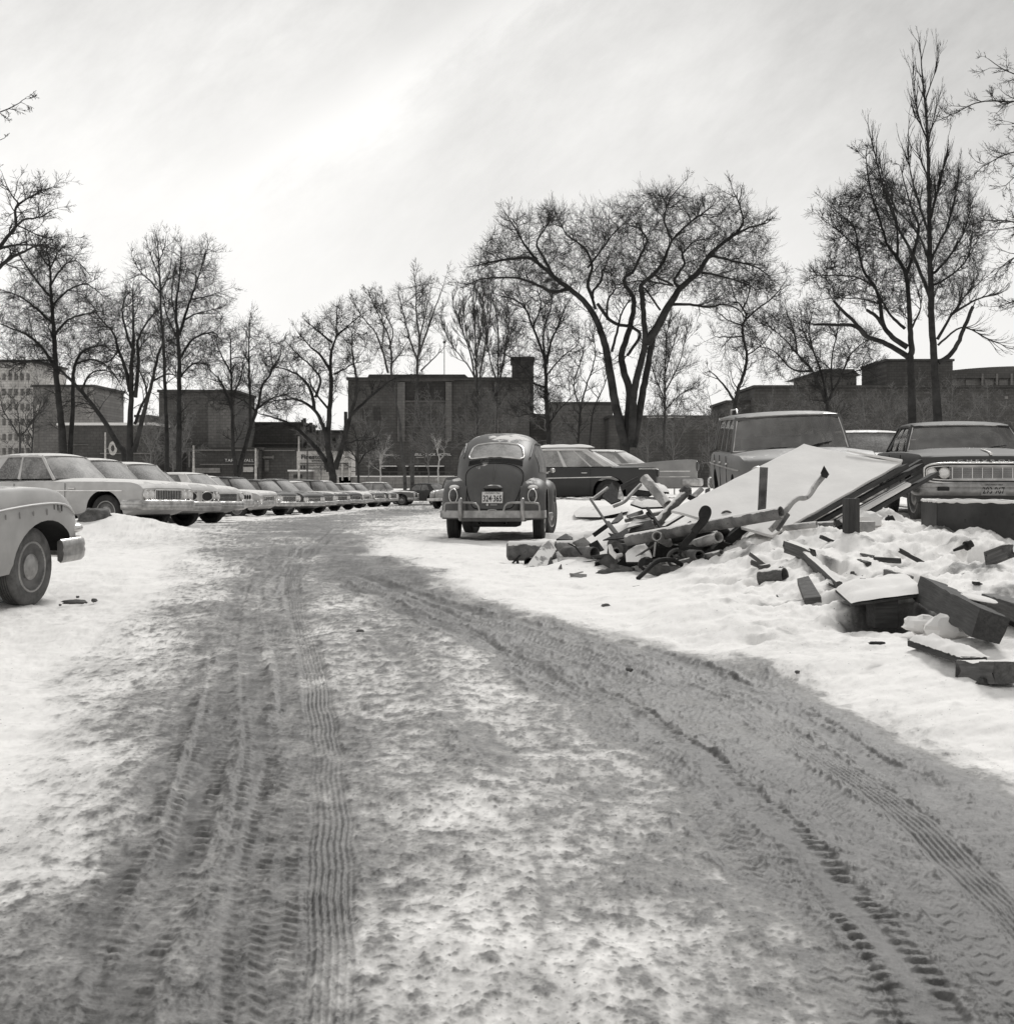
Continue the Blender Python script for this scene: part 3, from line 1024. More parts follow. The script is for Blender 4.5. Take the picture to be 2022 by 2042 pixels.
def sedan(name, label, cat, paint, roof=None, glass='frost', side_glass='frost_dark', spec=None, front=None, rear=None, px=None, Y=20, head=0.0,
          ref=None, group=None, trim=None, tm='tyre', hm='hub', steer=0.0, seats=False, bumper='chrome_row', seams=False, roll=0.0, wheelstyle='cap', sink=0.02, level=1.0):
    S = dict(DEF)
    if spec: S.update(spec)
    Ln, wb, fo, r = S['L'], S['wb'], S['fo'], S['r']
    xf, xr = Ln - fo, Ln - fo - wb
    hwf, shf, topf, botf = curve1(S['hw']), curve1(S['sh']), curve1(S['top']), curve1(S['bot'])
    wy = S['Wd'] / 2 - 0.17
    ref = ref or (Ln, 0)
    X = (px - CX) / F * Y
    c, s = math.cos(head), math.sin(head)
    loc = (X - (c * ref[0] - s * ref[1]), Y - (s * ref[0] + c * ref[1]))
    root = empty(name, label, cat, group=group, mat=road_matrix(loc, head, [(xf, wy), (xf, -wy), (xr, wy), (xr, -wy)], sink, roll, level))
    # body
    def section(x):
        hw, sh, tp, bt = hwf(x), shf(x), topf(x), botf(x)
        md = bt + (sh - bt) * 0.62
        half = [(0, bt), (hw * .80, bt), (hw * .93, bt + .03), (hw * .975, bt + .12), (hw * .995, md - .12), (hw * 1.0, md), (hw * .993, lerp(md, sh, .55)), (hw * .975, sh - .035), (hw * .945, sh), (hw * .88, sh + (tp - sh) * .18),
                (hw * .78, sh + (tp - sh) * .5), (hw * .55, sh + (tp - sh) * .85), (hw * .28, tp - (tp - sh) * .03), (0, tp)]
        return half
    xs = [0, .02, .05, .1, .17, .27, .4] + [.4 + (Ln - .8) * i / 26 for i in range(1, 27)] + [Ln - .27, Ln - .17, Ln - .1, Ln - .05, Ln - .02, Ln]
    secs = []
    for x in xs:
        h = section(x)
        secs.append([Vector((x, y, z)) for (y, z) in h] + [Vector((x, -y, z)) for (y, z) in h[-2:0:-1]])
    mb = MB().loft(secs)
    body = mb.build('body', paint, None, 32)
    cut = MB()
    for xa in (xf, xr):
        adx, arx, arz = S['arch'] if (S.get('arch') and xa == xf) else (0, r + .07, r + .07)
        cut.lathe([(0.001, -1.3), (1, -1.3), (1, 1.3), (0.001, 1.3)], 32, Matrix.Translation((xa + adx, 0, r + .01)) @ Matrix.Diagonal((arx, 1, arz, 1)) @ Matrix.Rotation(-PI / 2, 4, 'X'))
    boolean_cut(body, cut.build('cutter', M['dark'], None))
    body.parent = root
    MB().box(((xf + xr) / 2, 0, .47), (wb + 1.0, 1.10, .42)).build('underbody', M['dark'], root, 0)
    # wheels
    for xa, st in ((xf, steer), (xr, 0)):
        for sy in (1, -1):
            add_wheel(root, xa, sy * wy, r, steer=st, tm=tm, hm=hm, style=wheelstyle)
    # greenhouse
    xA0, xA1, xC1, xC0 = S['cab']
    zb, zr = S['zb'], S['zr'] or S['H'] - .06
    wbl, wr, qa, qc = S['wbelt'], S['wroof'], S['wrapA'], S['wrapC']
    def Abase(y): return Vector((xA0 - qa * abs(y / wbl) ** 2.4, y, zb - .0 * abs(y)))
    def Atop(y): return Vector((xA1 - qa * .55 * abs(y / wr) ** 2.4, y, zr - .015 * (y / wr) ** 2))
    def Cbase(y): return Vector((xC0 + qc * abs(y / wbl) ** 2.4, y, zb + S.get('dzC', 0)))
    def Ctop(y): return Vector((xC1 + qc * .55 * abs(y / wr) ** 2.4, y, zr - .015 * (y / wr) ** 2))
    def pane(fb, ft, bulge):
        rows = []
        for i in range(7):
            t = i / 6
            row = []
            for j in range(15):
                u = -1 + 2 * j / 14
                p = fb(u * wbl).lerp(ft(u * wr), t)
                p.x += bulge * math.sin(PI * t)
                row.append(p)
            rows.append(row)
        return rows
    MB().grid(pane(Abase, Atop, .03)).build('windshield', M[glass], root, 60)
    MB().grid(pane(Cbase, Ctop, -.03), True).build('rear_window', M[S.get('rglass', glass)], root, 60)
    roofm = roof or paint
    rb = MB()
    n = 14
    secs = []
    for i in range(n + 1):
        t = i / n
        e = 1 - abs(2 * t - 1) ** 4
        loop = []
        def rx(y): return lerp(Ctop(y).x - .03, Atop(y).x + .035, t)
        for (yy, dz) in [(-1.05, -.035), (-1.065, -.008), (-1.03, .014), (-.9, .035), (-.6, .052), (-.3, .06), (0, .063), (.3, .06), (.6, .052), (.9, .035), (1.03, .014), (1.065, -.008), (1.05, -.035), (.6, -.02), (0, -.015), (-.6, -.02)]:
            y = yy * wr
            loop.append(Vector((rx(max(-wr, min(wr, y))), y, zr + (dz if dz < 0 else dz * (.35 + .65 * e)) - .02 * (1 - e))))
        secs.append(loop)
    rb.loft(secs)
    for sy in (1, -1):
        a0, a1, c0, c1 = Abase(sy * wbl), Atop(sy * wr), Cbase(sy * wbl), Ctop(sy * wr)
        out = Vector((0, sy * .012, 0))
        rb.beam(a0 + out - Vector((0, 0, .02)), a1 + out, .05, .045, up=(1, 0, 0))
        if qc > 0 or True: rb.beam(c0 + out - Vector((0, 0, .02)), c1 + out, .05, .05, up=(1, 0, 0))
        for (t0, t1, kd) in S['side']:
            q = [a0.lerp(c0, t0), a0.lerp(c0, t1), a1.lerp(c1, t1), a1.lerp(c1, t0)]
            if kd == 'g':
                rows = [[q[0].lerp(q[1], j / 6).lerp(q[3].lerp(q[2], j / 6), i / 4) + Vector((0, sy * .02 * math.sin(PI * i / 4), 0)) for j in range(7)] for i in range(5)]
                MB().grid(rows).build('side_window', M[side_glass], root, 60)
            else:
                rb.plate([p + out * 1.6 for p in (q if sy > 0 else q[::-1])], .035)
    rb.build('roof', roofm, root, 35)
    if S.get('frame'):
        fr = MB()
        for fb, ft in ((Abase, Atop),):
            loop = [fb(u * wbl) for u in np.linspace(-1, 1, 13)] + [ft(u * wr) for u in np.linspace(1, -1, 13)]
            loop = [p + Vector((.012, 0, 0)) for p in loop]
            fr.tube(loop + loop[:1], .012, 6, cap=False)
        fr.build('windshield_frame', M['chrome'], root, 60)
        wp = MB()
        for y0 in (.12, -.5):
            p = Abase(y0) + Vector((.05, 0, .0))
            q = Abase(y0 + .42).lerp(Atop(y0 + .42), .18 if y0 > 0 else .05) + Vector((.035, 0, .01))
            wp.tube([p, p.lerp(q, .5) + Vector((.02, 0, .015)), q], [.008, .012, .006], 6)
        wp.build('wiper', M['iron'], root, 60)
    if seats:
        deck = MB()
        deck.plate([(xA0 - .2, -.6, zb + .03), (xA0 - .2, .6, zb + .03), (xC0 + .2, .6, zb + .03), (xC0 + .2, -.6, zb + .03)], .02)
        deck.build('interior', M['seat_dark'], root, 0)
        for xx, h in ((lerp(xA0, xC0, .38), .17), (lerp(xA0, xC0, .75), .15)):
            sb = MB()
            sb.box((xx, 0, zb + h / 2 + .02), (.14, 1.16, h), None, .05)
            sb.build('seat', M['seat'], root, 40)
        mr = MB().box((Atop(0).x - .02, 0, zr - .07), (.03, .22, .055), None, .012)
        mr.build('mirror', M['hub'], root, 40)
        sw = MB()
        cc = Vector((lerp(xA0, xC0, .2), .36, zb + .10))
        ring = [cc + Vector((.09 * math.cos(a), .19 * math.sin(a), .17 * math.cos(a))) for a in np.linspace(0, 2 * PI, 19)]
        sw.tube(ring, .011, 6, cap=False)
        sw.build('steering_wheel', M['seat'], root, 60)
    # bumpers
    def bumper_bar(nm, xe, sg, z, h, out=.12, mat=bumper, dep=.05):
        W2 = S['Wd'] / 2
        path = [(xe - sg * .42, W2 + .0), (xe - sg * .12, W2 + .005), (xe + sg * .02, W2 - .06), (xe + sg * (out - .03), W2 * .72), (xe + sg * out, W2 * .4), (xe + sg * (out + .015), 0)]
        path = [Vector((a, b, z)) for a, b in path]
        path = path + [Vector((p.x, -p.y, p.z)) for p in path[-2::-1]]
        path = catmull(path, 3)
        if sg < 0: path = path[::-1]
        hh = h / 2
        sec = [(-dep, -hh * .8), (-dep * .3, -hh), (.01, -hh * .75), (.022, -hh * .15), (.012, hh * .1), (.02, hh * .3), (.008, hh * .8), (-dep * .3, hh), (-dep, hh * .8)]
        b = MB().sweep([(-a, c_) for a, c_ in sec], path)
        return b.build(nm, M[mat], root, 40)
    fr = dict(z=.46, h=.17, out=.10)
    fr.update(front or {})
    bumper_bar('front_bumper', Ln, 1, fr['z'], fr['h'], fr['out'])
    rr_ = dict(z=.48, h=.17, out=.08)
    rr_.update(rear or {})
    bumper_bar('rear_bumper', 0, -1, rr_['z'], rr_['h'], rr_['out'])
    # front face
    g = fr.get('grille')
    xg = Ln + .006
    if g:
        hwid, z0, z1, style = g
        gb = MB()
        gb.cur = 0
        gb.box((xg, 0, (z0 + z1) / 2), (.02, 2 * hwid, z1 - z0))
        gb.cur = 1
        rx = .012
        loop = [Vector((xg + .015, y, z)) for (y, z) in [(-hwid, z0), (hwid, z0), (hwid, z1), (-hwid, z1), (-hwid, z0)]]
        for a, b_ in zip(loop, loop[1:]): gb.tube([a, b_], rx, 6)
        if style in ('h', 'grid'):
            k = 6
            for i in range(1, k): gb.box((xg + .012, 0, lerp(z0, z1, i / k)), (.016, 2 * hwid, .006))
        if style in ('v', 'grid'):
            k = int(2 * hwid / (.12 if style == 'grid' else .055))
            for i in range(1, k): gb.box((xg + .014, lerp(-hwid, hwid, i / k), (z0 + z1) / 2), (.018, .007, z1 - z0))
        if style == 'split':
            gb.box((xg + .014, 0, (z0 + z1) / 2), (.03, .22, z1 - z0 + .04))
            for sy in (1, -1):
                ov = [Vector((xg + .02, sy * (hwid * .55 + hwid * .40 * math.cos(a)), (z0 + z1) / 2 + (z1 - z0) * .46 * math.sin(a))) for a in np.linspace(0, 2 * PI, 25)]
                gb.tube(ov, .012, 6, cap=False)
        gb.build('grille', [M['grille'], M['chrome']], root, 40)
    for (y, z, rad) in fr.get('lamps', []):
        for sy in (1, -1):
            Mx = Matrix.Translation((Ln - .03, sy * y, z)) @ Matrix.Rotation(PI / 2, 4, 'Y')
            hb = MB()
            hb.lathe([(rad * 1.22, 0), (rad * 1.22, .04), (rad * 1.12, .062), (rad * .98, .05), (rad * .9, .03), (.001, .028)], 24, Mx)
            ho = hb.build('headlight', M['chrome'], root, 40)
            lb = MB().lathe([(rad * .99, .045), (rad * .8, .058), (rad * .4, .066), (.001, .068)], 20, Mx)
            lb.build('lens', M['lens'], ho, 60)
    for (y, z, ry, rz) in rr_.get('lamps', []):
        for sy in (1, -1):
            tb = MB().ellipsoid((.0, sy * y, z), (.05, ry, rz), 16, 8)
            tb.build('tail_light', M['red'], root, 60)
    if trim:
        for sy in (1, -1):
            for (x0, x1, z0, z1, hh) in trim:
                pth = [Vector((lerp(x0, x1, t), sy * (hwf(lerp(x0, x1, t)) * 1.0 + .004), lerp(z0, z1, t))) for t in np.linspace(0, 1, 9)]
                sec = [(-.006, -hh / 2), (.008, -hh / 2), (.008, hh / 2), (-.006, hh / 2)]
                MB().sweep(sec, pth).build('side_trim', M['chrome'], root, 40)
    if seams:
        for sy in (1, -1):
            for xd in seams:
                pth = []
                for t in np.linspace(0, 1, 8):
                    hsec = section(xd)
                    zz_ = lerp(botf(xd) + .05, shf(xd) - .03, t)
                    pth.append(Vector((xd, sy * (hwf(xd) * .99 + .009), zz_)))
                sm = MB()
                for a, b_ in zip(pth, pth[1:]): sm.beam(a, b_, .007, .010, up=(0, 1, 0))
                sm.build('door_gap', M['dark'], root, 0)
                dh = MB().box((xd + .16, sy * (hwf(xd) + .012), shf(xd) - .13), (.15, .03, .022), None, .008)
                dh.build('door_handle', M['chrome'], root, 40)
    root['_len'] = Ln
    del root['_len']
    return root, S


def license_plate(root, origin, right, up, digits, mat='plate', w=.305, h=.152, head=None):
    right, up = Vector(right), Vector(up)
    nr = right.cross(up)
    p = MB()
    o = Vector(origin)
    p.plate([o + right * (sx * w / 2) + up * (sz * h / 2) for sx, sz in ((-1, -1), (1, -1), (1, 1), (-1, 1))], .004, nr)
    pl = p.build('license_plate', M[mat], root, 0)
    text_mesh('digits', digits, M['ink'], pl, o + nr * .001 - up * .014, right, up, w * .90, h * .56, .003, 0.012)
    if head: text_mesh('state_line', head, M['ink'], pl, o + nr * .001 + up * h * .39, right, up, w * .72, h * .13, .002)
    return pl
# ------------------------------------------------------------------ the rounded beetle-backed car
def make_beetle():
    head = R(90 - 4.5)
    Yr = 20.55
    c, s = math.cos(head), math.sin(head)
    ref = (-1.25, 0.0)
    X = (990 - CX) / F * Yr
    loc = (X - (c * ref[0]), Yr - (s * ref[0]))
    root = empty('beetle_car', 'dark rounded small car with humped back and oval rear window, seen from behind', 'car',
                 mat=road_matrix(loc, head, [(1.2, .65), (1.2, -.65), (-1.2, .65), (-1.2, -.65)], .03) @ Matrix.Diagonal((1, .945, 1.055, 1)))
    paint = mat_paint('beetle_paint', 0.085, snow=0.9, thr=.95, grime=0.25, rough=0.48, spec=0.18)
    ztop = curve1([(-1.93, .40), (-1.90, .52), (-1.82, .68), (-1.70, .83), (-1.55, .965), (-1.38, 1.085), (-1.15, 1.225), (-.9, 1.335), (-.6, 1.425), (-.25, 1.485), (.1, 1.50), (.4, 1.48), (.62, 1.43), (.85, 1.20), (1.05, .98), (1.3, .90), (1.6, .80), (1.85, .62), (1.95, .42)])
    hb = curve1([(-1.93, .26), (-1.88, .34), (-1.75, .43), (-1.55, .515), (-1.3, .58), (-.95, .635), (-.4, .665), (.5, .66), (.9, .60), (1.4, .46), (1.8, .28), (1.95, .16)])
    def prm(x):
        zt = ztop(x)
        zb = min(.86, .36 + (zt - .36) * .55)
        n = 3.3 if x > -.5 else lerp(2.25, 3.3, max(0, min(1, (x + 1.9) / 1.4)))
        return zt, zb, hb(x), n
    def half_w(x, z):
        zt, zb, h, n = prm(x)
        if z >= zt: return -1
        if z <= zb: return h * (1 - .05 * ((zb - z) / .5) ** 2)
        # straight tumblehome up to the gutter, then the dome
        return h * (1 - ((z - zb) / (zt - zb)) ** n) ** (1 / n) * (1 - .02 * (z - zb))
    def sec(x, k=18):
        zt, zb, h, n = prm(x)
        pts = [Vector((x, 0, .27)), Vector((x, h * .8, .27))]
        for z in np.linspace(.30, zb, 5): pts.append(Vector((x, half_w(x, z), z)))
        for i in range(1, k + 1):
            a = PI / 2 * i / k
            y = h * math.cos(a) ** (2 / n)
            z = zb + (zt - zb) * math.sin(a) ** (2 / n)
            pts.append(Vector((x, y * (1 - .02 * (z - zb)), z)))
        return pts
    xs = [-1.93, -1.92, -1.90, -1.87, -1.83, -1.78, -1.72, -1.65, -1.57, -1.48, -1.38, -1.28, -1.17, -1.05, -.92, -.78, -.62, -.45, -.25, 0, .2, .4, .55, .65, .75, .85, .95, 1.05, 1.2, 1.4, 1.6, 1.75, 1.85, 1.92, 1.95]
    secs = []
    for x in xs:
        h = sec(x)
        secs.append(h + [Vector((p.x, -p.y, p.z)) for p in h[-2:0:-1]])
    MB().loft(secs).build('body', paint, root, 50)
    def rear_x(y, z):
        """x of the tail surface at a rear-view position"""
        a, b = -1.93, -.1
        for _ in range(40):
            m = (a + b) / 2
            if half_w(m, z) >= abs(y): b = m
            else: a = m
        return b
    def rp(y, z, off=.006): return Vector((rear_x(y, z) - off, y, z))
    # rear window: rounded, wider at the bottom, its sill arched
    def win(u, v, gx=1.0):
        wv = lerp(.425, .36, v ** 1.5) * gx
        y = u * wv
        z = lerp(1.10 + .035 * (1 - u * u), 1.335 - .035 * u * u, v)
        return y, z
    rows = []
    for i in range(11):
        v = i / 10
        row = []
        for j in range(23):
            u = -1 + 2 * j / 22
            e = max(abs(2 * v - 1), .0)
            lim = 1 - .13 * max(0, (e - .5) / .5) ** 2.5
            y, z = win(u * lim, v)
            row.append(rp(y, z, .008))
        rows.append(row)
    MB().grid(rows).build('rear_window', M['frost'], root, 60)
    loop = [rows[0][j] for j in range(23)] + [rows[i][22] for i in range(1, 11)] + [rows[10][j] for j in range(21, -1, -1)] + [rows[i][0] for i in range(9, -1, -1)]
    fr = MB().tube([p + Vector((-.008, 0, 0)) for p in loop], .013, 6, cap=False)
    fr.build('window_frame', M['chrome'], root, 60)
    # louvres under the window
    lv = MB()
    for i in range(-24, 25):
        y = i * .0168
        z0, z1 = 1.005 + .055 * (1 - (y / .42) ** 2) - .0, 1.072 + .036 * (1 - (y / .42) ** 2)
        lv.beam(rp(y, z0, .003), rp(y, z1, .003), .010, .012, up=(1, 0, .7))
    lv.build('louvres', M['dark'], root, 0)
    # engine lid: seam, spine, plate lamp, handle
    sm = MB()
    side = []
    for sgn in (1, -1):
        pts = [rp(sgn * y, z, .0) for (y, z) in [(.0, 1.045), (.14, 1.04), (.28, 1.015), (.385, .965), (.43, .90), (.425, .80), (.40, .70), (.365, .60), (.325, .52), (.29, .46), (.2, .435), (0, .43)]]
        sm.tube(catmull(pts, 4), .007, 5)
    sm.build('lid_seam', M['dark'], root, 60)
    MB().tube([rp(0, z, .004) for z in np.linspace(.80, 1.03, 9)], [.004, .008, .009, .009, .009, .009, .009, .009, .009], 6).build('lid_spine', paint, root, 60)
    hl = MB()
    x0 = rear_x(0, .735) - .03
    hl.loft([[Vector((x0 - .055 + .055 * abs(u) ** 3, u * .135, .70)), Vector((x0 - .075 + .07 * abs(u) ** 3, u * .145, .715)), Vector((x0 - .06 + .06 * abs(u) ** 3, u * .125, .745 - .012 * u * u)), Vector((x0 + .06, u * .11, .765 - .01 * u * u)), Vector((x0 + .08, u * .13, .70))] for u in np.linspace(-1, 1, 13)])
    hl.build('plate_lamp', paint, root, 40)
    MB().box((rear_x(0, .69) - .012, 0, .69), (.03, .24, .028)).build('lamp_shadow_gap', M['dark'], root, 0)
    tilt = Vector((.25, 0, 1)).normalized()
    license_plate(root, (rear_x(0, .59) - .05, 0, .588), (0, -1, 0), tilt, '324·365', 'plate', head='ONTARIO 1964')
    ln = rear_x(0, .47) - .008
    st = MB().lathe([(.017, 0), (.017, .004), (.001, .004)], 16, Matrix.Translation((ln, .075, .492)) @ Matrix.Rotation(-PI / 2, 4, 'Y'))
    st.build('sticker', M['plate'], root, 0)
    MB().box((ln - .003, -.02, .492), (.004, .10, .022)).build('dealer_tag', M['plate_grey'], root, 0)
    MB().tube([Vector((rear_x(0, .44) - .02, y, .425 - 1.5 * y * y)) for y in np.linspace(-.065, .065, 7)], .009, 6).build('lid_handle', M['chrome'], root, 60)
    # wings
    for sy in (1, -1):
        for (xc, ln_, name) in ((-1.24, .64, 'rear_fender'), (1.22, .62, 'front_fender')):
            fb = MB()
            rows = []
            for i in range(25):
                a = PI * i / 24
                ca, sa = math.cos(a), math.sin(a)
                rx, rz = ln_, .50
                row = []
                for j in range(13):
                    b = j / 12
                    # b 0: inner root high on the body, 1: outer lip
                    y = lerp(.40, .775, math.sin(b * PI / 2) ** .9)
                    k = lerp(1.0, .70, (1 - math.cos(b * PI / 2)) ** 1.3)
                    if b > .92: y -= .012
                    x = xc + rx * k * math.copysign(abs(ca) ** .85, ca)
                    z = .36 + rz * k * sa ** .9
                    row.append(Vector((x, sy * y, z)))
                rows.append(row)
            # hanging lower edges
            low0 = [Vector((p.x, p.y, .30)) for p in rows[0]]
            low1 = [Vector((p.x, p.y, .30)) for p in rows[-1]]
            fb.grid([low0] + rows + [low1], sy < 0)
            fo = fb.build(name, paint, root, 60)
        rb_ = MB().box((0, sy * .70, .33), (1.35, .14, .05), None, .02)
        rb_.build('running_board', paint, root, 40)
        # tail lamps on the wings
        y0, z0 = .585, .615
        pod = MB().ellipsoid((-1.70, sy * y0, z0 + .01), (.20, .085, .115), 18, 10)
        po = pod.build('lamp_housing', paint, root, 60)
        MB().ellipsoid((-1.865, sy * y0, z0 - .005), (.045, .058, .085), 16, 10).build('tail_light', M['red'], root, 60)
        MB().tube([Vector((-1.868, sy * y0 + .062 * math.cos(a), z0 - .005 + .09 * math.sin(a))) for a in np.linspace(0, 2 * PI, 21)], .009, 6, cap=False).build('lamp_ring', M['chrome'], root, 60)
        sn = MB().ellipsoid((-1.72, sy * y0, z0 + .105), (.12, .075, .035), 14, 8)
        sn.build('snow_cap', M['snow'], root, 60)
        # side window and gutter
        def sp(x, z, off=.006): return Vector((x, sy * (half_w(x, z) + off), z))
        rows = [[sp(x, lerp(.93, min(1.29, ztop(x) - .14), t)) for x in np.linspace(-.95, .55, 14)] for t in np.linspace(0, 1, 6)]
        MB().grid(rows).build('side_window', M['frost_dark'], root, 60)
        MB().tube([sp(x, min(1.335, ztop(x) - .10), .012) for x in np.linspace(-1.15, .62, 18)], .014, 6).build('roof_gutter', paint, root, 60)
    mr = MB().ellipsoid((.55, -.76, .97), (.02, .05, .035), 14, 8)
    mr.tube([Vector((.55, -.62, .93)), Vector((.55, -.74, .96))], .008, 6)
    mr.build('door_mirror', M['chrome'], root, 60)
    # bumper with overriders and rails
    bz = .37
    path = [Vector((-1.55, .755, bz)), Vector((-1.82, .765, bz)), Vector((-1.96, .70, bz)), Vector((-2.02, .45, bz)), Vector((-2.035, 0, bz))]
    path = catmull(path + [Vector((p.x, -p.y, p.z)) for p in path[-2::-1]], 5)
    sec_ = [(-.02, -.048), (.008, -.046), (.026, -.03), (.030, -.012), (.012, -.004), (.012, .006), (.030, .014), (.024, .034), (.004, .046), (-.02, .046)]
    MB().sweep([(-a, b) for a, b in sec_][::-1], path).build('rear_bumper', M['chrome_dull'], root, 45)
    for sy in (1, -1):
        ov = MB()
        ov.tube(catmull([Vector((-2.045, sy * .455, .30)), Vector((-2.075, sy * .455, .36)), Vector((-2.085, sy * .455, .46)), Vector((-2.06, sy * .455, .545)), Vector((-2.02, sy * .455, .57))], 4), [.030] * 4 + [.033] * 9 + [.030, .026, .022, .015], 10)
        ov.build('overrider', M['chrome_dull'], root, 60)
        rl = MB().tube(catmull([Vector((-1.99, sy * .70, .40)), Vector((-2.0, sy * .69, .49)), Vector((-2.01, sy * .63, .515)), Vector((-2.05, sy * .455, .52)), Vector((-2.05, sy * .27, .515)), Vector((-2.045, sy * .20, .48)), Vector((-2.04, sy * .175, .40))], 6), .016, 8)
        rl.build('bumper_rail', M['chrome_dull'], root, 60)
        MB().tube([Vector((-1.70, sy * .185, .255)), Vector((-1.99, sy * .185, .25))], .022, 12, wall=.005).build('exhaust_pipe', M['iron'], root, 40)
    MB().box((-1.86, 0, .33), (.05, 1.0, .12), None, .02).build('rear_apron', paint, root, 40)
    MB().box((-1.35, 0, .27), (.55, .75, .16), None, .05).build('engine_case', M['iron'], root, 40)
    MB().box((.1, 0, .30), (2.4, .95, .06)).build('floor_pan', M['dark'], root, 0)
    for y in (.65, -.65):
        add_wheel(root, -1.2, y, .325, .17, 0, 'tyre', 'hub')
        add_wheel(root, 1.2, y, .325, .16, R(-14), 'tyre', 'hub')
    return root


make_beetle()

# ------------------------------------------------------------------ right side: sedan with quad lamps, station wagon, the car between
p_chev = mat_paint('dark_sedan_paint', 0.055, snow=0.05, thr=1.02, grime=0.25, rough=0.6, spec=0.12)
chev, S = sedan('parked_car', 'dark sedan with twin round headlights and wide barred grille above the steel trough', 'car', p_chev,
                glass='glass', side_glass='glass',
                spec=dict(L=4.95, Wd=1.89, H=1.385, wb=2.92, fo=.85, r=.33, frame=True,
                          top=[(0, .76), (.06, .88), (.6, .95), (1.2, .98), (3.15, 1.0), (4.2, .965), (4.80, .925), (4.90, .895), (4.95, .80)],
                          sh=[(0, .74), (.08, .86), (.6, .91), (3.2, .93), (4.7, .915), (4.88, .885), (4.95, .79)],
                          hw=[(0, .82), (.06, .90), (.5, .935), (4.4, .935), (4.85, .925), (4.95, .90)],
                          bot=[(0, .44), (.35, .28), (4.6, .27), (4.95, .46)],
                          cab=(3.30, 2.78, 1.35, .80), zb=.955, wbelt=.80, wroof=.665, wrapA=.22, wrapC=.2,
                          side=[(.03, .16, 'g'), (.16, .185, 'p'), (.185, .52, 'g'), (.52, .55, 'p'), (.55, .84, 'g'), (.84, 1.0, 'p')]),
                front=dict(z=.475, h=.18, out=.07, grille=(.50, .60, .755, 'grid'), lamps=[(.765, .678, .066), (.60, .678, .066)]),
                px=1978, Y=18.4, head=R(-90 - 7.7), seats=True, bumper='chrome_dull', seams=[2.15, 3.35], tm='tyre_dusty', steer=R(8))
xg = 4.95 + .012
ring = []
for k in range(41):
    a = 2 * PI * k / 40
    ca, sa = math.cos(a), math.sin(a)
    ring.append(Vector((xg + .03, .86 * math.copysign(abs(ca) ** .28, ca), .678 + .128 * math.copysign(abs(sa) ** .55, sa))))
MB().tube(ring, .014, 8, cap=False).build('grille_surround', M['chrome'], chev, 60)
ring2 = [Vector((p.x - .012, p.y * .965, .678 + (p.z - .678) * .72)) for p in ring]
MB().tube(ring2, .010, 8, cap=False).build('grille_surround', M['chrome'], chev, 60)
MB().grid([[Vector((p.x - .022, p.y, p.z)) for p in ring], [Vector((p.x - .022, p.y * .96, .678 + (p.z - .678) * .7)) for p in ring]]).build('grille_recess', M['grille'], chev, 40)
for sy in (1, -1):
    bars = MB()
    for i in range(7):
        bars.box((xg + .01, sy * .505, .60 + .155 * i / 6), (.012, .07, .005))
    bars.build('grille_bar', M['chrome'], chev, 0)
    pk = MB().box((5.035, sy * .62, .475), (.03, .15, .05), None, .01)
    pk.build('parking_lamp', M['grille'], chev, 40)
text_mesh('maker_lettering', 'C H E V R O L E T', M['chrome'], chev, (4.955, 0, .838), (0, 1, 0), (-.3, 0, 1), .86, .019, .003)
MB().tube([Vector((4.2, 0, .98)), Vector((4.6, 0, .955)), Vector((4.88, 0, .925))], [.008, .014, .02], 8).build('hood_spine', M['chrome'], chev, 60)
license_plate(chev, (5.05, 0, .47), (0, 1, 0), (0, 0, 1), '293·967', 'plate_grey', head='ONTARIO 1964')

p_ramb = mat_paint('wagon_paint', 0.14, snow=0.2, thr=1.0, grime=0.4, rough=0.5, spec=0.2)
ramb, S = sedan('station_wagon', 'grey station wagon with broad curved windshield behind the snowy white sheet', 'station wagon', p_ramb,
                glass='glass', side_glass='glass',
                spec=dict(L=4.85, Wd=1.82, H=1.55, wb=2.74, fo=.88, r=.33, frame=True,
                          top=[(0, .80), (.06, .95), (.6, 1.0), (1.2, 1.02), (3.2, 1.04), (4.0, 1.03), (4.5, .99), (4.75, .92), (4.85, .80)],
                          sh=[(0, .78), (.08, .92), (.6, .97), (3.2, .985), (4.4, .98), (4.7, .93), (4.85, .78)],
                          hw=[(0, .78), (.06, .86), (.5, .90), (4.3, .90), (4.7, .87), (4.85, .78)],
                          cab=(3.30, 2.95, .25, .05), zb=1.01, wbelt=.785, wroof=.69, wrapA=.30, wrapC=.06,
                          side=[(.02, .30, 'g'), (.30, .33, 'p'), (.33, .58, 'g'), (.58, .61, 'p'), (.61, .95, 'g'), (.95, 1.0, 'p')]),
                front=dict(z=.44, h=.18, out=.10, grille=(.50, .58, .74, 'h'), lamps=[(.66, .755, .085)]),
                rear=dict(lamps=[(.70, .80, .05, .09)]),
                px=1622, Y=17.95, head=R(-90 - 3.5), seats=True, trim=[(.2, 4.6, .80, .80, .018)], seams=[1.2, 2.1, 3.1])
rk = MB()
for sy in (-.55,):
    rk.tube([Vector((.4, sy, 1.54)), Vector((.5, sy, 1.61)), Vector((1.3, sy, 1.61)), Vector((1.4, sy, 1.54))], .012, 6)
rk.build('roof_rack', M['chrome'], ramb, 60)

p_mid = mat_paint('sedan_paint_mid', 0.14, snow=0.8, thr=0.9)
sedan('parked_car', 'sedan mostly hidden between the station wagon and the twin-lamp sedan, snow on its roof', 'car', p_mid,
      glass='frost_dark', px=1790, Y=24.6, head=R(-92), front=dict(grille=(.6, .56, .74, 'h'), lamps=[(.72, .68, .07)]))

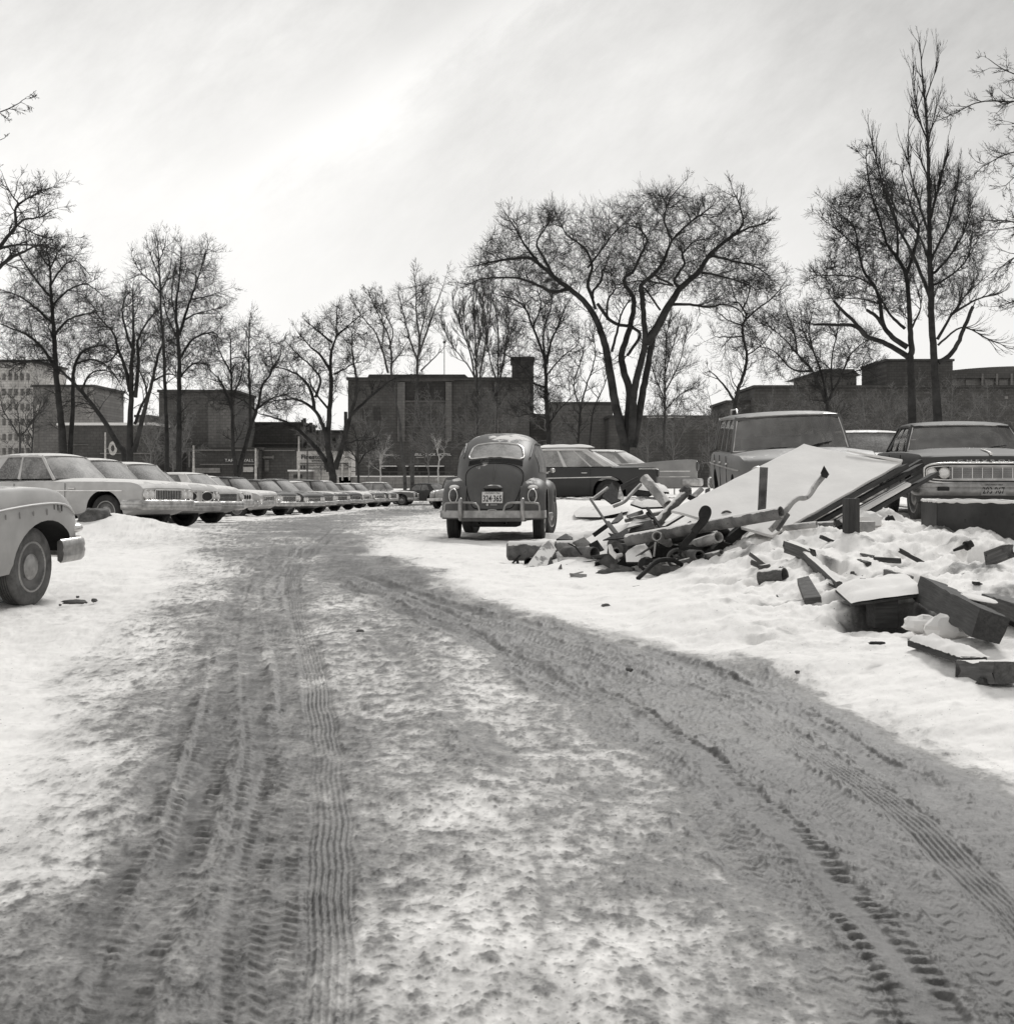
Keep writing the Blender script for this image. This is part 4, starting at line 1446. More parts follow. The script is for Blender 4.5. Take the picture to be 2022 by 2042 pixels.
# ------------------------------------------------------------------ cars behind the beetle
p_ford = mat_paint('two_tone_dark', 0.022, snow=0.1, thr=1.05, grime=0.03, rough=.3)
p_fordr = mat_paint('two_tone_white', 0.62, snow=0.95, thr=0.7, grime=0.0)
ford, S = sedan('parked_car', 'dark four-door sedan with white snowy roof and side trim line, behind the humped car', 'car', p_ford, p_fordr,
                glass='frost_pale', side_glass='frost',
                spec=dict(L=5.05, H=1.57, r=.36, wb=2.94, fo=.85,
                          top=[(0, .90), (.06, 1.0), (.6, 1.05), (1.25, 1.07), (3.3, 1.08), (4.4, 1.02), (4.9, .95), (5.0, .84), (5.05, .76)],
                          sh=[(0, .94), (.08, 1.01), (.6, 1.02), (3.3, 1.02), (4.8, .95), (4.95, .86), (5.05, .74)],
                          zb=1.05, wroof=.67, cab=(3.75, 3.38, 1.75, .95),
                          side=[(.03, .14, 'g'), (.14, .165, 'p'), (.165, .44, 'g'), (.44, .48, 'p'), (.48, .74, 'g'), (.74, .76, 'p'), (.76, .89, 'g'), (.89, 1, 'p')]),
                rear=dict(z=.52, lamps=[(.80, .86, .07, .10)]), sink=.10, level=0.15, px=1313, Y=37, head=R(180 - 3), ref=(0, .9),
                trim=[(1.2, 4.9, .78, .74, .022), (.0, .5, .98, .98, .02)], seams=[1.75, 2.75, 3.7], wheelstyle='cap', hm='rust')
cap = MB()
rows = []
for i in range(15):
    row = []
    for j in range(9):
        x, y = lerp(1.62, 3.2, i / 14), lerp(-.66, .66, j / 8)
        e = (1 - abs(2 * i / 14 - 1) ** 6) * (1 - abs(2 * j / 8 - 1) ** 6)
        row.append(Vector((x, y, 1.56 + .03 * e + (.05 + .045 * mnoise.noise(Vector((x * 2.2, y * 2.2, 3)))) * e)))
    rows.append(row)
cap.grid(rows).build('snow_cap', M['snow'], ford, 60)
p_fin = mat_paint('finned_paint', 0.27, snow=0.95, thr=0.72, grime=0.3)
fin, S = sedan('parked_car', 'lighter sedan with tall slanted tail fins and wrap-around glass, snow heaped on its trunk', 'car', p_fin, None, 'frost_pale', 'frost_pale',
               spec=dict(L=5.5, Wd=1.98, H=1.42, wb=3.05, fo=.9, r=.35,
                         top=[(0, .85), (.06, .93), (.8, 1.0), (1.6, 1.02), (3.5, 1.02), (4.8, .98), (5.3, .92), (5.42, .84), (5.5, .76)],
                         sh=[(0, 1.10), (.15, 1.12), (.9, 1.08), (1.8, 1.0), (3.5, .96), (5.2, .92), (5.4, .85), (5.5, .74)],
                         hw=[(0, .86), (.1, .95), (.5, .98), (4.9, .98), (5.3, .94), (5.5, .86)],
                         cab=(4.1, 3.55, 2.1, 1.45), wrapC=.5, side=[(.03, .46, 'g'), (.46, .49, 'p'), (.49, .9, 'g'), (.9, 1., 'p')]),
               rear=dict(z=.46, h=.22, out=.14, lamps=[(.85, .92, .05, .14)]), sink=.0, level=0.2, px=1390, Y=41, head=R(180 - 8), ref=(0, .9), trim=[(.2, 5.2, .78, .76, .03), (.2, 5.2, .62, .60, .02)], wheelstyle='disc')
# ------------------------------------------------------------------ left side
# nearest car, only its front corner in view: heading away to the right, front wheels turned hard
p_buick = mat_paint('salted_sedan_paint', 0.42, snow=0.9, thr=0.93, grime=0.6, rough=0.45)
buick, S = sedan('parked_car', 'salt-stained pale car at the left edge with its front wheel turned out', 'car', p_buick, glass='frost', px=148, Y=13.6, head=R(75), ref=(5.12, -.92),
                 spec=dict(L=5.25, Wd=1.96, H=1.55, wb=3.1, fo=.78, r=.36,
                           top=[(0, .9), (.06, 1.0), (.6, 1.08), (1.3, 1.12), (3.5, 1.14), (4.4, 1.10), (4.9, 1.02), (5.12, .92), (5.25, .78)],
                           sh=[(0, .85), (.08, 1.0), (.6, 1.06), (3.4, 1.10), (4.5, 1.08), (4.85, 1.03), (5.05, .93), (5.15, .82), (5.25, .70)],
                           hw=[(0, .85), (.06, .93), (.5, .98), (4.6, .98), (5.0, .965), (5.15, .93), (5.25, .85)], zb=1.1, wbelt=.84, wroof=.68,
                           bot=[(0, .44), (.35, .32), (4.3, .30), (4.95, .36), (5.25, .60)], arch=(.13, .50, .405)),
                 front=dict(z=.47, h=.22, out=.12), steer=R(3), tm='tyre_dusty', wheelstyle='cap')
# upper bumper lip, vents on the wing, bumper guard stub
MB().ellipsoid((5.18, -.80, .66), (.14, .16, .055), 16, 8, .8).build('grille_end', M['chrome'], buick, 60)
MB().tube([Vector((5.30, -.70, .47)), Vector((5.42, -.70, .46))], .035, 10).build('bumper_guard', M['iron'], buick, 40)
for i in range(5):
    MB().box((4.72 + i * .062, -.975 + (.012 * i if i > 2 else 0), .90 - .012 * i), (.008, .016, .07), None, .003).build('fender_louvre', M['rim'], buick, 40)
for i in range(6):
    x = 3.75 + i * .21
    MB().box((x, -.988, .845 + .002 * i), (.012, .010, .045 if i % 2 else .06), None, .004).build('trim_clip', M['hub'], buick, 40)
crease = catmull([Vector((x, -(hw_ + .004), z_)) for x, hw_, z_ in ((3.0, .98, .80), (3.8, .98, .90), (4.5, .98, .93), (4.9, .968, .90), (5.1, .935, .80))], 4)
MB().tube(crease, .012, 6).build('fender_crease', p_buick, buick, 60)
MB().beam((3.15, -.984, .42), (3.15, -.984, 1.05), .006, .008, up=(0, 1, 0)).build('door_gap', M['dark'], buick, 0)

ROW = 'cars nosed in along the left of the track'
PSI = R(-19)


_rc = random.Random(3)


def rowcar(label, v, px, Y, ref, spec=None, head=None, front=None, snow=1.0, thr=.72, glass='frost_dark', roofv=None, trim=None, name='parked_car', group=ROW, side='frost_dark', grime=.5, roll=0, rear=None, seams=False):
    head = PSI + R(_rc.uniform(-3.5, 3.5)) if head is None else head
    pm = mat_paint('row_paint', v * (.85 if v > .3 else .6), snow if v > .14 else snow * .5, thr, grime * (.55 if v > .14 else .2), .55, .14)
    rm = mat_paint('row_roof', roofv, snow, thr - .05, 0.1) if roofv else None
    return sedan(name, label, 'car', pm, rm, glass, side, spec, front, rear, px, Y, head, ref, group, trim, wheelstyle='cap', roll=roll, seams=seams)


C1 = dict(L=5.0, Wd=1.83, H=1.50, wb=2.94, fo=.82, r=.335, frame=False,
          top=[(0, .76), (.06, .88), (.6, .95), (1.2, .98), (3.2, 1.0), (4.2, .97), (4.8, .93), (4.93, .88), (5.0, .80)],
          sh=[(0, .74), (.08, .86), (.6, .90), (3.2, .92), (4.7, .90), (4.9, .86), (5.0, .78)],
          hw=[(0, .78), (.06, .86), (.5, .91), (4.4, .91), (4.85, .89), (5.0, .86)],
          bot=[(0, .44), (.35, .28), (4.6, .27), (5.0, .44)], cab=(3.25, 2.72, 1.45, .95))
c1, S = rowcar('light sedan with snow-covered hood and slatted square grille, first of the left row', .60, 297, 27.0, (5.0, -.62), C1,
               front=dict(z=.47, h=.19, grille=(.44, .57, .76, 'v'), lamps=[(.72, .665, .085), (.55, .665, .085)]), trim=[(.1, 4.6, .76, .74, .02)], glass='frost', seams=[2.1, 3.3], thr=.8)
C2 = dict(C1, L=5.2, Wd=1.95, cab=(3.5, 2.97, 1.6, 1.05), H=1.50,
          top=[(0, .76), (.06, .88), (.6, .96), (1.2, .99), (3.4, 1.01), (4.4, .98), (5.0, .93), (5.13, .87), (5.2, .78)],
          sh=[(0, .74), (.08, .86), (.6, .91), (3.2, .94), (4.9, .91), (5.1, .85), (5.2, .76)],
          hw=[(0, .82), (.06, .90), (.5, .96), (4.6, .96), (5.05, .94), (5.2, .90)], bot=[(0, .44), (.35, .28), (4.8, .27), (5.2, .44)])
rowcar('grey sedan with split oval grille and plate under its bumper, second of the left row', .48, 364, 30.0, (5.2, -.62), C2,
       front=dict(z=.44, h=.20, grille=(.60, .54, .76, 'split'), lamps=[(.78, .66, .075), (.62, .66, .072)]), thr=.84, side='frost_dark')
rowcar('hardtop with thick snow on its roof and boxed headlight, third of the left row', .62, 417, 34.0, (5.1, -.70), dict(cab=(3.4, 2.85, 1.55, .8), side=[(.03, .62, 'g'), (.62, 1., 'p')], H=1.53),
       front=dict(grille=(.55, .55, .74, 'h'), lamps=[(.78, .67, .085)]), roofv=.5, thr=.66)
rowcar('sedan showing little more than its iced windshield between snowy neighbours', .12, 424, 38.5, (5.1, -.70), None, front=dict(grille=(.55, .56, .74, 'h'), lamps=[(.75, .67, .08)]), thr=.7)
t5, S = rowcar('snow-plastered sedan parked tail-out with three small lamps on each side of its trunk', .75, 458, 45.0, (0, .62), dict(H=1.50, cab=(3.5, 3.0, 1.5, .9)), head=R(180 - 19),
               thr=.45, snow=1.0, rear=dict(z=.50, h=.22, out=.10))
for sy in (1, -1):
    for k in range(3):
        MB().ellipsoid((-.012, sy * (.34 + .155 * k), .70), (.03, .045, .075), 14, 8).build('tail_light', M['ink'], t5, 60)
rowcar('wrecked light car with crumpled nose and a headlight hanging loose', .55, 520, 50.5, (5.0, -.62), dict(C1, hw=[(0, .78), (.06, .86), (.5, .91), (4.2, .90), (4.6, .82), (4.8, .86), (5.0, .70)]),
       front=dict(z=.50, h=.20, out=.02, grille=(.4, .52, .74, 'grid'), lamps=[(.58, .60, .085)]), roll=R(2))
rowcar('dark sedan with black square grille, next after the wrecked car', .06, 556, 54.5, (5.1, -.74), dict(H=1.54), front=dict(grille=(.50, .54, .76, 'h'), lamps=[(.76, .68, .085), (.60, .68, .085)]), thr=.95, snow=.5)
rowcar('dark sedan with low wide grille and four round lamps, second after the wrecked car', .095, 604, 59.0, (5.1, -.74), C2, front=dict(grille=(.55, .52, .70, 'h'), lamps=[(.76, .64, .085), (.58, .64, .085)]), thr=.95, snow=.6)
rowcar('dark sedan with bright crossbar in its grille, third after the wrecked car', .085, 641, 63.5, (5.1, -.74), dict(H=1.56, cab=(3.6, 2.95, 1.9, 1.0)), front=dict(grille=(.50, .54, .74, 'h'), lamps=[(.76, .66, .085), (.58, .66, .085)]), thr=.9, snow=.7)
rowcar('grey sedan with pale roof, fourth after the wrecked car', .15, 672, 69.0, (5.1, -.74), C1, front=dict(grille=(.50, .54, .74, 'v'), lamps=[(.74, .66, .085), (.57, .66, .085)]), roofv=.45, thr=.8)
rowcar('darker sedan with sloping windshield, fifth after the wrecked car', .07, 697, 74.0, (5.1, -.74), dict(H=1.6, cab=(3.3, 2.9, .6, .2)), front=dict(grille=(.50, .54, .74, 'h'), lamps=[(.76, .66, .08)]), thr=.9, snow=.6)
rowcar('pale snow-coated car in the middle of the far end of the row', .55, 722, 80.0, (5.2, -.74), dict(C2, H=1.6), front=dict(grille=(.40, .52, .70, 'h'), lamps=[(.76, .64, .08)]), thr=.6)
rowcar('small grey sedan just past the pale snow-coated car', .17, 747, 85.0, (5.1, -.74), None, front=dict(grille=(.50, .54, .74, 'h'), lamps=[(.76, .66, .085)]), thr=.9)
rowcar('sedan with bright twin lamps in front of the broadside sedan', .20, 776, 89.0, (5.0, -.74), C1, front=dict(grille=(.5, .54, .74, 'v'), lamps=[(.74, .66, .095), (.57, .66, .095)]), thr=.85)
rowcar('rounded light sedan seen nearly broadside at the far end of the row', .30, 826, 93.0, (5.0, -.74), dict(C1, H=1.55, zb=1.03, cab=(3.5, 3.1, 1.4, .9), r=.36), head=R(-6),
       front=dict(grille=(.5, .5, .7, 'h'), lamps=[(.7, .68, .1)]), thr=.85, side='frost')
rowcar('dark car partly hidden behind the pale pickup truck', .08, 846, 97.0, (2.5, 0), None, head=R(150), thr=.95, snow=.4)
FAR = 'parked cars beyond the left row'
for (px, Y, v, lab) in ((540, 118, .35, 'snow-roofed car beyond the row, left of two near the corner store'), (566, 121, .12, 'darker snow-roofed car beyond the row, right of two near the corner store'), (636, 110, .3, 'snow-roofed car beyond the row, beside the wide-forked tree trunk')):
    rowcar(lab, v, px, Y, (2.5, 0), None, head=R(-10), thr=.7, group=FAR)


def make_pickup():
    head = R(-118)
    Y = 80.0
    px = 872
    c, s = math.cos(head), math.sin(head)
    X = (px - CX) / F * Y
    ref = (4.6, -.3)
    loc = (X - (c * ref[0] - s * ref[1]), Y - (s * ref[0] + c * ref[1]))
    root = empty('pickup_truck', 'pale old pickup truck with round fenders, half hidden behind the humped car', 'pickup truck', mat=road_matrix(loc, head, [(3.8, .75), (3.8, -.75), (.9, .75), (.9, -.75)], .02))
    pm = mat_paint('pickup_paint', .36, .9, .8)
    dk = mat_paint('pickup_cab_paint', .07, .6, .9)
    MB().box((.95, 0, .85), (1.9, 1.6, .5), None, .05).build('cargo_bed', pm, root, 40)
    cb = MB()
    secs = []
    for x, hw, zt in ((1.92, .80, 1.72), (2.05, .84, 1.80), (2.6, .84, 1.83), (2.95, .82, 1.80), (3.25, .82, 1.15), (3.4, .82, 1.1)):
        secs.append([Vector((x, y * hw, z)) for y, z in ((-.9, .45), (-1, .6), (-1, 1.1), (-.9, zt - .12), (-.7, zt), (.7, zt), (.9, zt - .12), (1, 1.1), (1, .6), (.9, .45))])
    cb.loft(secs).build('cab', dk, root, 40)
    MB().plate([(3.27, -.68, 1.2), (3.27, .68, 1.2), (3.0, .62, 1.68), (3.0, -.62, 1.68)], .01).build('windshield', M['frost'], root, 0)
    secs = []
    for x, hw, zt in ((3.3, .62, 1.16), (4.0, .55, 1.12), (4.45, .48, 1.04), (4.6, .42, .9)):
        secs.append([Vector((x, y * hw, z)) for y, z in ((-1, .5), (-1, zt - .15), (-.6, zt), (.6, zt), (1, zt - .15), (1, .5))])
    MB().loft(secs).build('hood', pm, root, 40)
    for sy in (1, -1):
        MB().ellipsoid((3.85, sy * .70, .72), (.72, .26, .36), 20, 10, .8, zmin=.45).build('fender', pm, root, 60)
        Mx = Matrix.Translation((4.45, sy * .68, .88)) @ Matrix.Rotation(PI / 2, 4, 'Y')
        ho = MB().lathe([(.13, -.1), (.13, .02), (.1, .04), (.001, .03)], 20, Mx).build('headlight', M['chrome'], root, 40)
        MB().lathe([(.1, .04), (.05, .06), (.001, .065)], 16, Mx).build('lens', M['lens'], ho, 60)
        for x in (3.85, .9): add_wheel(root, x, sy * .75, .37, .2)
    MB().box((4.72, 0, .52), (.06, 1.75, .16), None, .02).build('front_bumper', M['chrome_icy'], root, 40)
    gb = MB()
    for i in range(5): gb.box((4.6, 0, .62 + i * .07), (.05, .8, .03))
    gb.build('grille', M['chrome'], root, 0)
    MB().box((2.4, 0, .5), (4.0, .9, .2)).build('chassis', M['dark'], root, 0)


make_pickup()
# ------------------------------------------------------------------ scrap heap: every piece is a thing of its own
def zA(x, y): return (1180 + x / 6.377, 940 + y / 6.377)
def zB(x, y): return (1000 + x / 6.377, 1040 + y / 6.377)
def zC(x, y): return (1400 + x / 5.314, 800 + y / 5.314)
def zD(x, y): return (1480 + x / 3.53, 980 + y / 3.53)
def zE(x, y): return (1700 + x / 5.941, 1130 + y / 5.941)
def zF(x, y): return (1740 + x / 6.784, 840 + y / 6.784)


def Q(z, x, y, Y): return P(*z(x, y), Y)


def centred(mb, name, mat, label, cat, group=None, smooth=40, parts=None):
    """mesh thing whose origin sits at its own base; a beam's local x runs along its grain"""
    vs = [Vector(v) for v in mb.v]
    c = Vector((sum(v.x for v in vs) / len(vs), sum(v.y for v in vs) / len(vs), min(v.z for v in vs)))
    A = getattr(mb, 'axis', None) or Matrix.Identity(3)
    Ai = A.transposed()
    mb.v = [tuple(Ai @ (v - c)) for v in vs]
    o = mb.build(name, mat, None, smooth)
    o.rotation_euler = A.to_euler()
    o.location = c
    setp(o, label, cat, group)
    return o


def child(mb, name, mat, par, smooth=40):
    T = Matrix.Translation(par.location) @ par.rotation_euler.to_matrix().to_4x4()
    Ti = T.inverted()
    mb.v = [tuple(Ti @ Vector(v)) for v in mb.v]
    return mb.build(name, mat, par, smooth)


def pipe(label, a, b, r, mat='rust_snow', name='pipe', wall=.012, cat='pipe', bend=None, k=20, group=None, bore=True):
    pts = [a, b] if bend is None else bend
    mb = MB().tube(pts, r, k, wall=wall if bore else 0)
    # rough up long runs a little
    return centred(mb, name, M[mat], label, cat, group, 45)


def shard(label, pts, th=.02, mat='iron', name='scrap_plate', cat='metal sheet', wob=.0):
    return centred(MB().plate(pts, th), name, M[mat], label, cat, None, 30)


def chunk(label, c, rad, mat='iron', name='scrap_lump', cat='scrap', seed=1, e=.8):
    mb = MB().ellipsoid((0, 0, 0), rad, 14, 9, e)
    vs = []
    for v in mb.v:
        v = Vector(v)
        n = mnoise.noise(Vector((v.x * 2.2 / rad[0], v.y * 2.2 / rad[1], v.z * 2.2 / rad[2] + seed * 7)))
        vs.append(tuple(v * (1 + .35 * n) + Vector(c)))
    mb.v = vs
    return centred(mb, name, M[mat], label, cat, None, 25)


# --- front left of the heap
pp = [Q(zB, 62, 372, 17.0), Q(zB, 80, 372, 17.0), Q(zB, 100, 372, 17.0), Q(zB, 420, 375, 16.95), Q(zB, 690, 372, 16.9)]
o = centred(MB().tube(pp, [.07, .105, .118, .118, .115], 24), 'tank', M['rust_snow'], 'thick rusty cylindrical tank with rounded closed end lying at the left tip of the heap', 'tank', None, 45)
pipe('grey pipe snowed over between the rusty tank and the dark open pipe', Q(zB, 640, 335, 17.0), Q(zB, 905, 330, 17.0), .085, 'rust_pale')
pipe('dark wide pipe with its black open end pointing right, beside the rusty tank', Q(zB, 815, 400, 16.75), Q(zB, 1185, 405, 16.3), .074, 'rust')
shard('pale mottled concrete slab propped against the rusty tank', [Q(zB, 270, 655, 16.2), Q(zB, 520, 318, 16.75), Q(zB, 610, 265, 16.8), Q(zB, 690, 390, 16.75), Q(zB, 640, 470, 16.6), Q(zB, 560, 610, 16.3)], .04, 'conc', 'concrete_slab', 'concrete slab')
shard('pale torn sheet drooping beside the concrete slab', [Q(zB, 690, 400, 16.6), Q(zB, 720, 380, 16.6), Q(zB, 860, 540, 16.4), Q(zB, 862, 585, 16.35), Q(zB, 740, 610, 16.3)], .008, 'tin', 'torn_sheet')
MBx = MB().plate([Q(zB, 130, 525, 16.6), Q(zB, 228, 418, 16.7), Q(zB, 240, 425, 16.75), Q(zB, 145, 528, 16.65)], .012)
MBx.tube([Q(zB, 195, 475, 16.66), Q(zB, 225, 600, 16.6)], .017, 8)
MBx.ellipsoid(Q(zB, 175, 592, 16.55), (.05, .05, .028), 12, 8)
centred(MBx, 'broken_lamp', M['iron'], 'small broken fitting with tilted white-edged plate, leftmost bit in front of the tank', 'scrap')
chunk('black crumpled lump under the pale torn sheet', Q(zB, 775, 605, 16.2), (.055, .06, .045), 'iron', seed=3)
chunk('black spread rag right of the pale torn sheet', Q(zB, 925, 590, 16.2), (.13, .09, .05), 'iron', 'rag', 'rag', seed=4)
pipe('short dark pipe with its mouth showing below the tank', Q(zB, 345, 515, 16.6), Q(zB, 440, 500, 17.0), .055, 'iron')
shard('dark three-cornered sheet standing behind the wide open pipe', [Q(zB, 1110, 300, 16.9), Q(zB, 1220, 240, 16.9), Q(zB, 1310, 370, 16.8), Q(zB, 1290, 450, 16.7), Q(zB, 1190, 480, 16.7)], .01, 'iron')
shard('black angular plate lying on the snow behind the tank', [Q(zB, 695, 252, 17.6), Q(zB, 815, 182, 17.9), Q(zB, 918, 215, 17.8), Q(zB, 885, 262, 17.5)], .03, 'iron')
shard('small black wedge between tank and snow hump', [Q(zB, 955, 302, 17.3), Q(zB, 985, 266, 17.5), Q(zB, 1058, 300, 17.4)], .04, 'iron')
shard('dark three-cornered chunk below the wide open pipe', [Q(zB, 1188, 578, 16.0), Q(zB, 1230, 490, 16.3), Q(zB, 1280, 488, 16.3), Q(zB, 1348, 540, 16.1)], .05, 'iron')
pipe('thin dark rod lying under the wide open pipe', Q(zB, 1030, 522, 16.2), Q(zB, 1215, 498, 16.2), .008, 'iron', 'rod', cat='rod', bore=False, k=8)
pipe('short straight iron bar lying on clear snow in front of the heap', Q(zB, 1390, 565, 15.7), Q(zB, 1685, 612, 15.5), .022, 'rust', 'iron_bar', cat='bar', bore=False, k=10)
chunk('long dark lump lying below the short iron bar', Q(zB, 1450, 675, 15.35), (.20, .07, .06), 'rust', 'log', 'log', 5)
chunk('flat dark scrap flake nearest the track, left of the iron bar', Q(zB, 1258, 752, 15.1), (.045, .03, .012), 'iron', seed=6)
chunk('snow hump over rubble behind the wide open pipe', Q(zB, 1080, 270, 17.8), (.28, .30, .14), 'snow', 'snow_hump', 'snow', 8, 1.0)
# flange
fm = MB().tube([Q(zB, 1460, 385, 15.75), Q(zB, 1455, 330, 16.1)], .042, 16, wall=.010)
fm.ellipsoid(Q(zB, 1455, 290, 16.2), (.10, .12, .085), 14, 9)
fm.tube([Q(zB, 1452, 350, 15.9), Q(zB, 1452, 346, 15.94)], .085, 18)
fm.box(Q(zB, 1545, 330, 16.0), (.10, .1, .09), None, .02)
vb = centred(fm, 'valve_body', M['rust'], 'rusty valve casting with a round mouth facing the track', 'valve')
MBs = MB().tube([Q(zB, 1375, 300, 15.8) + Vector((0, 0, 0)), Q(zB, 1400, 390, 15.75), Q(zB, 1455, 445, 15.7), Q(zB, 1530, 420, 15.75)], [.02, .03, .034, .02], 10)
child(MBs, 'snow_rim', M['snow'], vb)
# --- long pipes
pipe('longest rusty pipe crossing the heap, its open end raised beside the upright pipe', Q(zA, 455, 872, 15.75), Q(zC, 838, 1182, 14.45), .066, 'rust_snow')
pipe('pipe with round black mouth left of the bent strap, its flank white', Q(zA, 825, 822, 15.3), Q(zA, 1010, 925, 15.8), .054, 'rust_pale')
pipe('rusty sleeve joined behind the white-flanked pipe', Q(zA, 985, 905, 15.75), Q(zA, 1170, 925, 16.0), .050, 'rust')
pipe('white-dusted pipe with black mouth under the longest pipe, right of the bent strap', Q(zA, 1612, 836, 14.9), Q(zA, 1270, 945, 15.4), .058, 'rust_pale')
pipe('lowest pipe with black mouth, beside the rusty wheel', Q(zA, 1372, 1068, 14.8), Q(zA, 1170, 1055, 15.5), .056, 'rust')
pipe('dark short pipe with mouth tucked just under the raised end of the longest pipe', Q(zA, 1615, 692, 15.0), Q(zA, 1770, 850, 15.5), .049, 'iron')
centred(MB().beam(Q(zA, 1960, 690, 15.3), Q(zA, 1430, 1120, 15.0), .07, .10), 'steel_beam', M['iron'], 'black steel beam slanting down under the white-dusted pipe', 'beam')
st = catmull([Q(zA, 1140, 1000, 14.88), Q(zA, 1200, 900, 14.78), Q(zA, 1280, 820, 14.73), Q(zA, 1340, 730, 14.68), Q(zA, 1425, 640, 14.63), Q(zA, 1475, 540, 14.63), Q(zA, 1470, 485, 14.63), Q(zA, 1430, 480, 14.63), Q(zA, 1400, 540, 14.63), Q(zA, 1405, 620, 14.63), Q(zA, 1330, 720, 14.63), Q(zA, 1290, 770, 14.63)], 4)
centred(MB().sweep([(-.035, -.006), (.035, -.006), (.035, .006), (-.035, .006)], st, up=(0, 1, .1)), 'metal_strap', M['iron'], 'black iron strap bent into a loop that rises over the longest pipe', 'strap')
o = pipe('fat snow-whitened pipe leaning left at the back of the heap', Q(zA, 668, 85, 17.3), Q(zA, 960, 420, 17.0), .062, 'rust_pale')
pipe('grey pipe leaning right with a black mouth at its top, crossing the fat white pipe', Q(zA, 1190, 275, 16.7), Q(zA, 820, 665, 16.4), .050, 'rust_snow')
chunk('bracket lump clamped on top of the right-leaning grey pipe', Q(zA, 1195, 255, 16.7), (.07, .06, .06), 'rust', 'clamp', 'clamp', 9)
centred(MB().beam(Q(zA, 1330, 455, 16.4), Q(zA, 915, 705, 16.2), .06, .025), 'board', M['wood_snow'], 'pale narrow board leaning along the edge of the white sheet', 'board')
centred(MB().beam(Q(zA, -5, 350, 17.0), Q(zA, 205, 660, 16.6), .022, .02).beam(Q(zA, 195, 645, 16.6), Q(zA, 290, 800, 16.4), .05, .03), 'wooden_handle', M['wood'], 'grey wooden stake sloping down in front of the dark two-tone sedan', 'stake')
centred(MB().beam(Q(zA, 20, 815, 16.8), Q(zA, 215, 675, 16.8), .05, .05), 'iron_bar', M['iron'], 'dark stubby bar crossing behind the grey wooden stake', 'bar')
centred(MB().beam(Q(zA, 690, 460, 16.1), Q(zA, 868, 725, 15.9), .035, .02).beam(Q(zA, 730, 525, 16.08), Q(zA, 790, 600, 16.0), .06, .025), 'flat_bar', M['iron'], 'black flat bar with a bolted patch standing before the crossed pipes', 'bar')
shard('black funnel-shaped sheet standing up near the tail of the two-tone sedan', [Q(zA, 258, 150, 17.8), Q(zA, 300, 245, 17.7), Q(zA, 372, 380, 17.5), Q(zA, 250, 425, 17.4), Q(zA, 130, 335, 17.6)], .02, 'iron')
shard('dark hooked flake left of the funnel-shaped sheet', [Q(zA, 20, 372, 17.7), Q(zA, 190, 205, 17.8), Q(zA, 215, 215, 17.8), Q(zA, 110, 370, 17.6)], .03, 'iron')
pipe('thin white tube sloping left of the funnel-shaped sheet', Q(zA, 15, 352, 17.5), Q(zA, 205, 208, 17.6), .020, 'rust_pale', 'tube', bore=False, k=10)
pipe('bent white tube right of the funnel-shaped sheet', None, None, .022, 'rust_pale', 'tube', bend=catmull([Q(zA, 270, 448, 17.2), Q(zA, 410, 388, 17.2), Q(zA, 500, 290, 17.3), Q(zA, 625, 165, 17.4)], 5), bore=False, k=10)
shard('pale pointed shard standing right of the funnel-shaped sheet', [Q(zA, 330, 350, 17.4), Q(zA, 358, 195, 17.6), Q(zA, 410, 330, 17.4), Q(zA, 400, 372, 17.3)], .01, 'tin')
centred(MB().beam(Q(zA, 372, 212, 17.9), Q(zA, 600, 95, 17.9), .05, .07), 'plank', M['wood_dark'], 'black plank propped up to the head of the fat white pipe', 'plank')


def snowslab(label, pts, th=.05, name='snowy_sheet', lab2=None):
    ps = [Vector(p) for p in pts]
    nn = sum(((ps[i] - ps[0]).cross(ps[(i + 1) % len(ps)] - ps[0]) for i in range(len(ps))), Vector())
    if nn.z < 0: ps = ps[::-1]
    o = shard(label, ps, .012, 'iron', name, 'metal sheet')
    c = sum(ps, Vector()) / len(ps)
    rows = []
    n = 16
    dense = []
    for i in range(len(ps)):
        for k in range(5): dense.append(ps[i].lerp(ps[(i + 1) % len(ps)], k / 5))
    for i in range(6):
        t = 1 - i / 5
        rows.append([c.lerp(p, 1.02 * t) + Vector((0, 0, th * (1 - t ** 6) + .012 + .03 * mnoise.noise(p * 3 + Vector((i, 0, 0))) * (1 - t ** 4))) for p in dense + dense[:1]])
    child(MB().grid(rows), 'snow_cover', M['snow'], o, 60)
    return o


def flat(z, pts, Y0, Y1, ym=None):
    """corner list where the depth follows the height in the frame (level sheets)"""
    ys = [p[1] for p in pts]
    lo, hi = min(ys), max(ys)
    return [Q(z, x, y, lerp(Y1, Y0, (y - lo) / (hi - lo + 1e-6))) for x, y in pts]


fl_ = []
for q in [(-230, 520), (-150, 450), (440, 450), (460, 505), (100, 580), (-200, 575)]:
    sx, sy = zA(*q)
    gx, gy = W(sx / DS, (sy + 7) / DS)
    fl_.append(Vector((gx, gy, g1(gx, gy) + .05)))
snowslab('long flat sheet under smooth snow just right of the humped car', fl_)
snowslab('second snow-covered sheet right behind the grey wooden stake', flat(zA, [(490, 420), (560, 355), (900, 375), (930, 460), (640, 470)], 17.0, 18.6))
snowslab('third snow-covered sheet behind the fat white pipe', flat(zA, [(560, 240), (640, 160), (950, 215), (985, 275), (720, 260)], 17.5, 19.2))
snowslab('curved car panel plastered with snow, under the longest pipe', [Q(zA, 430, 1060, 15.7), Q(zA, 560, 968, 15.9), Q(zA, 725, 948, 15.9), Q(zA, 765, 1110, 15.5), Q(zA, 620, 1165, 15.3), Q(zA, 440, 1165, 15.4)], .05, 'car_panel')
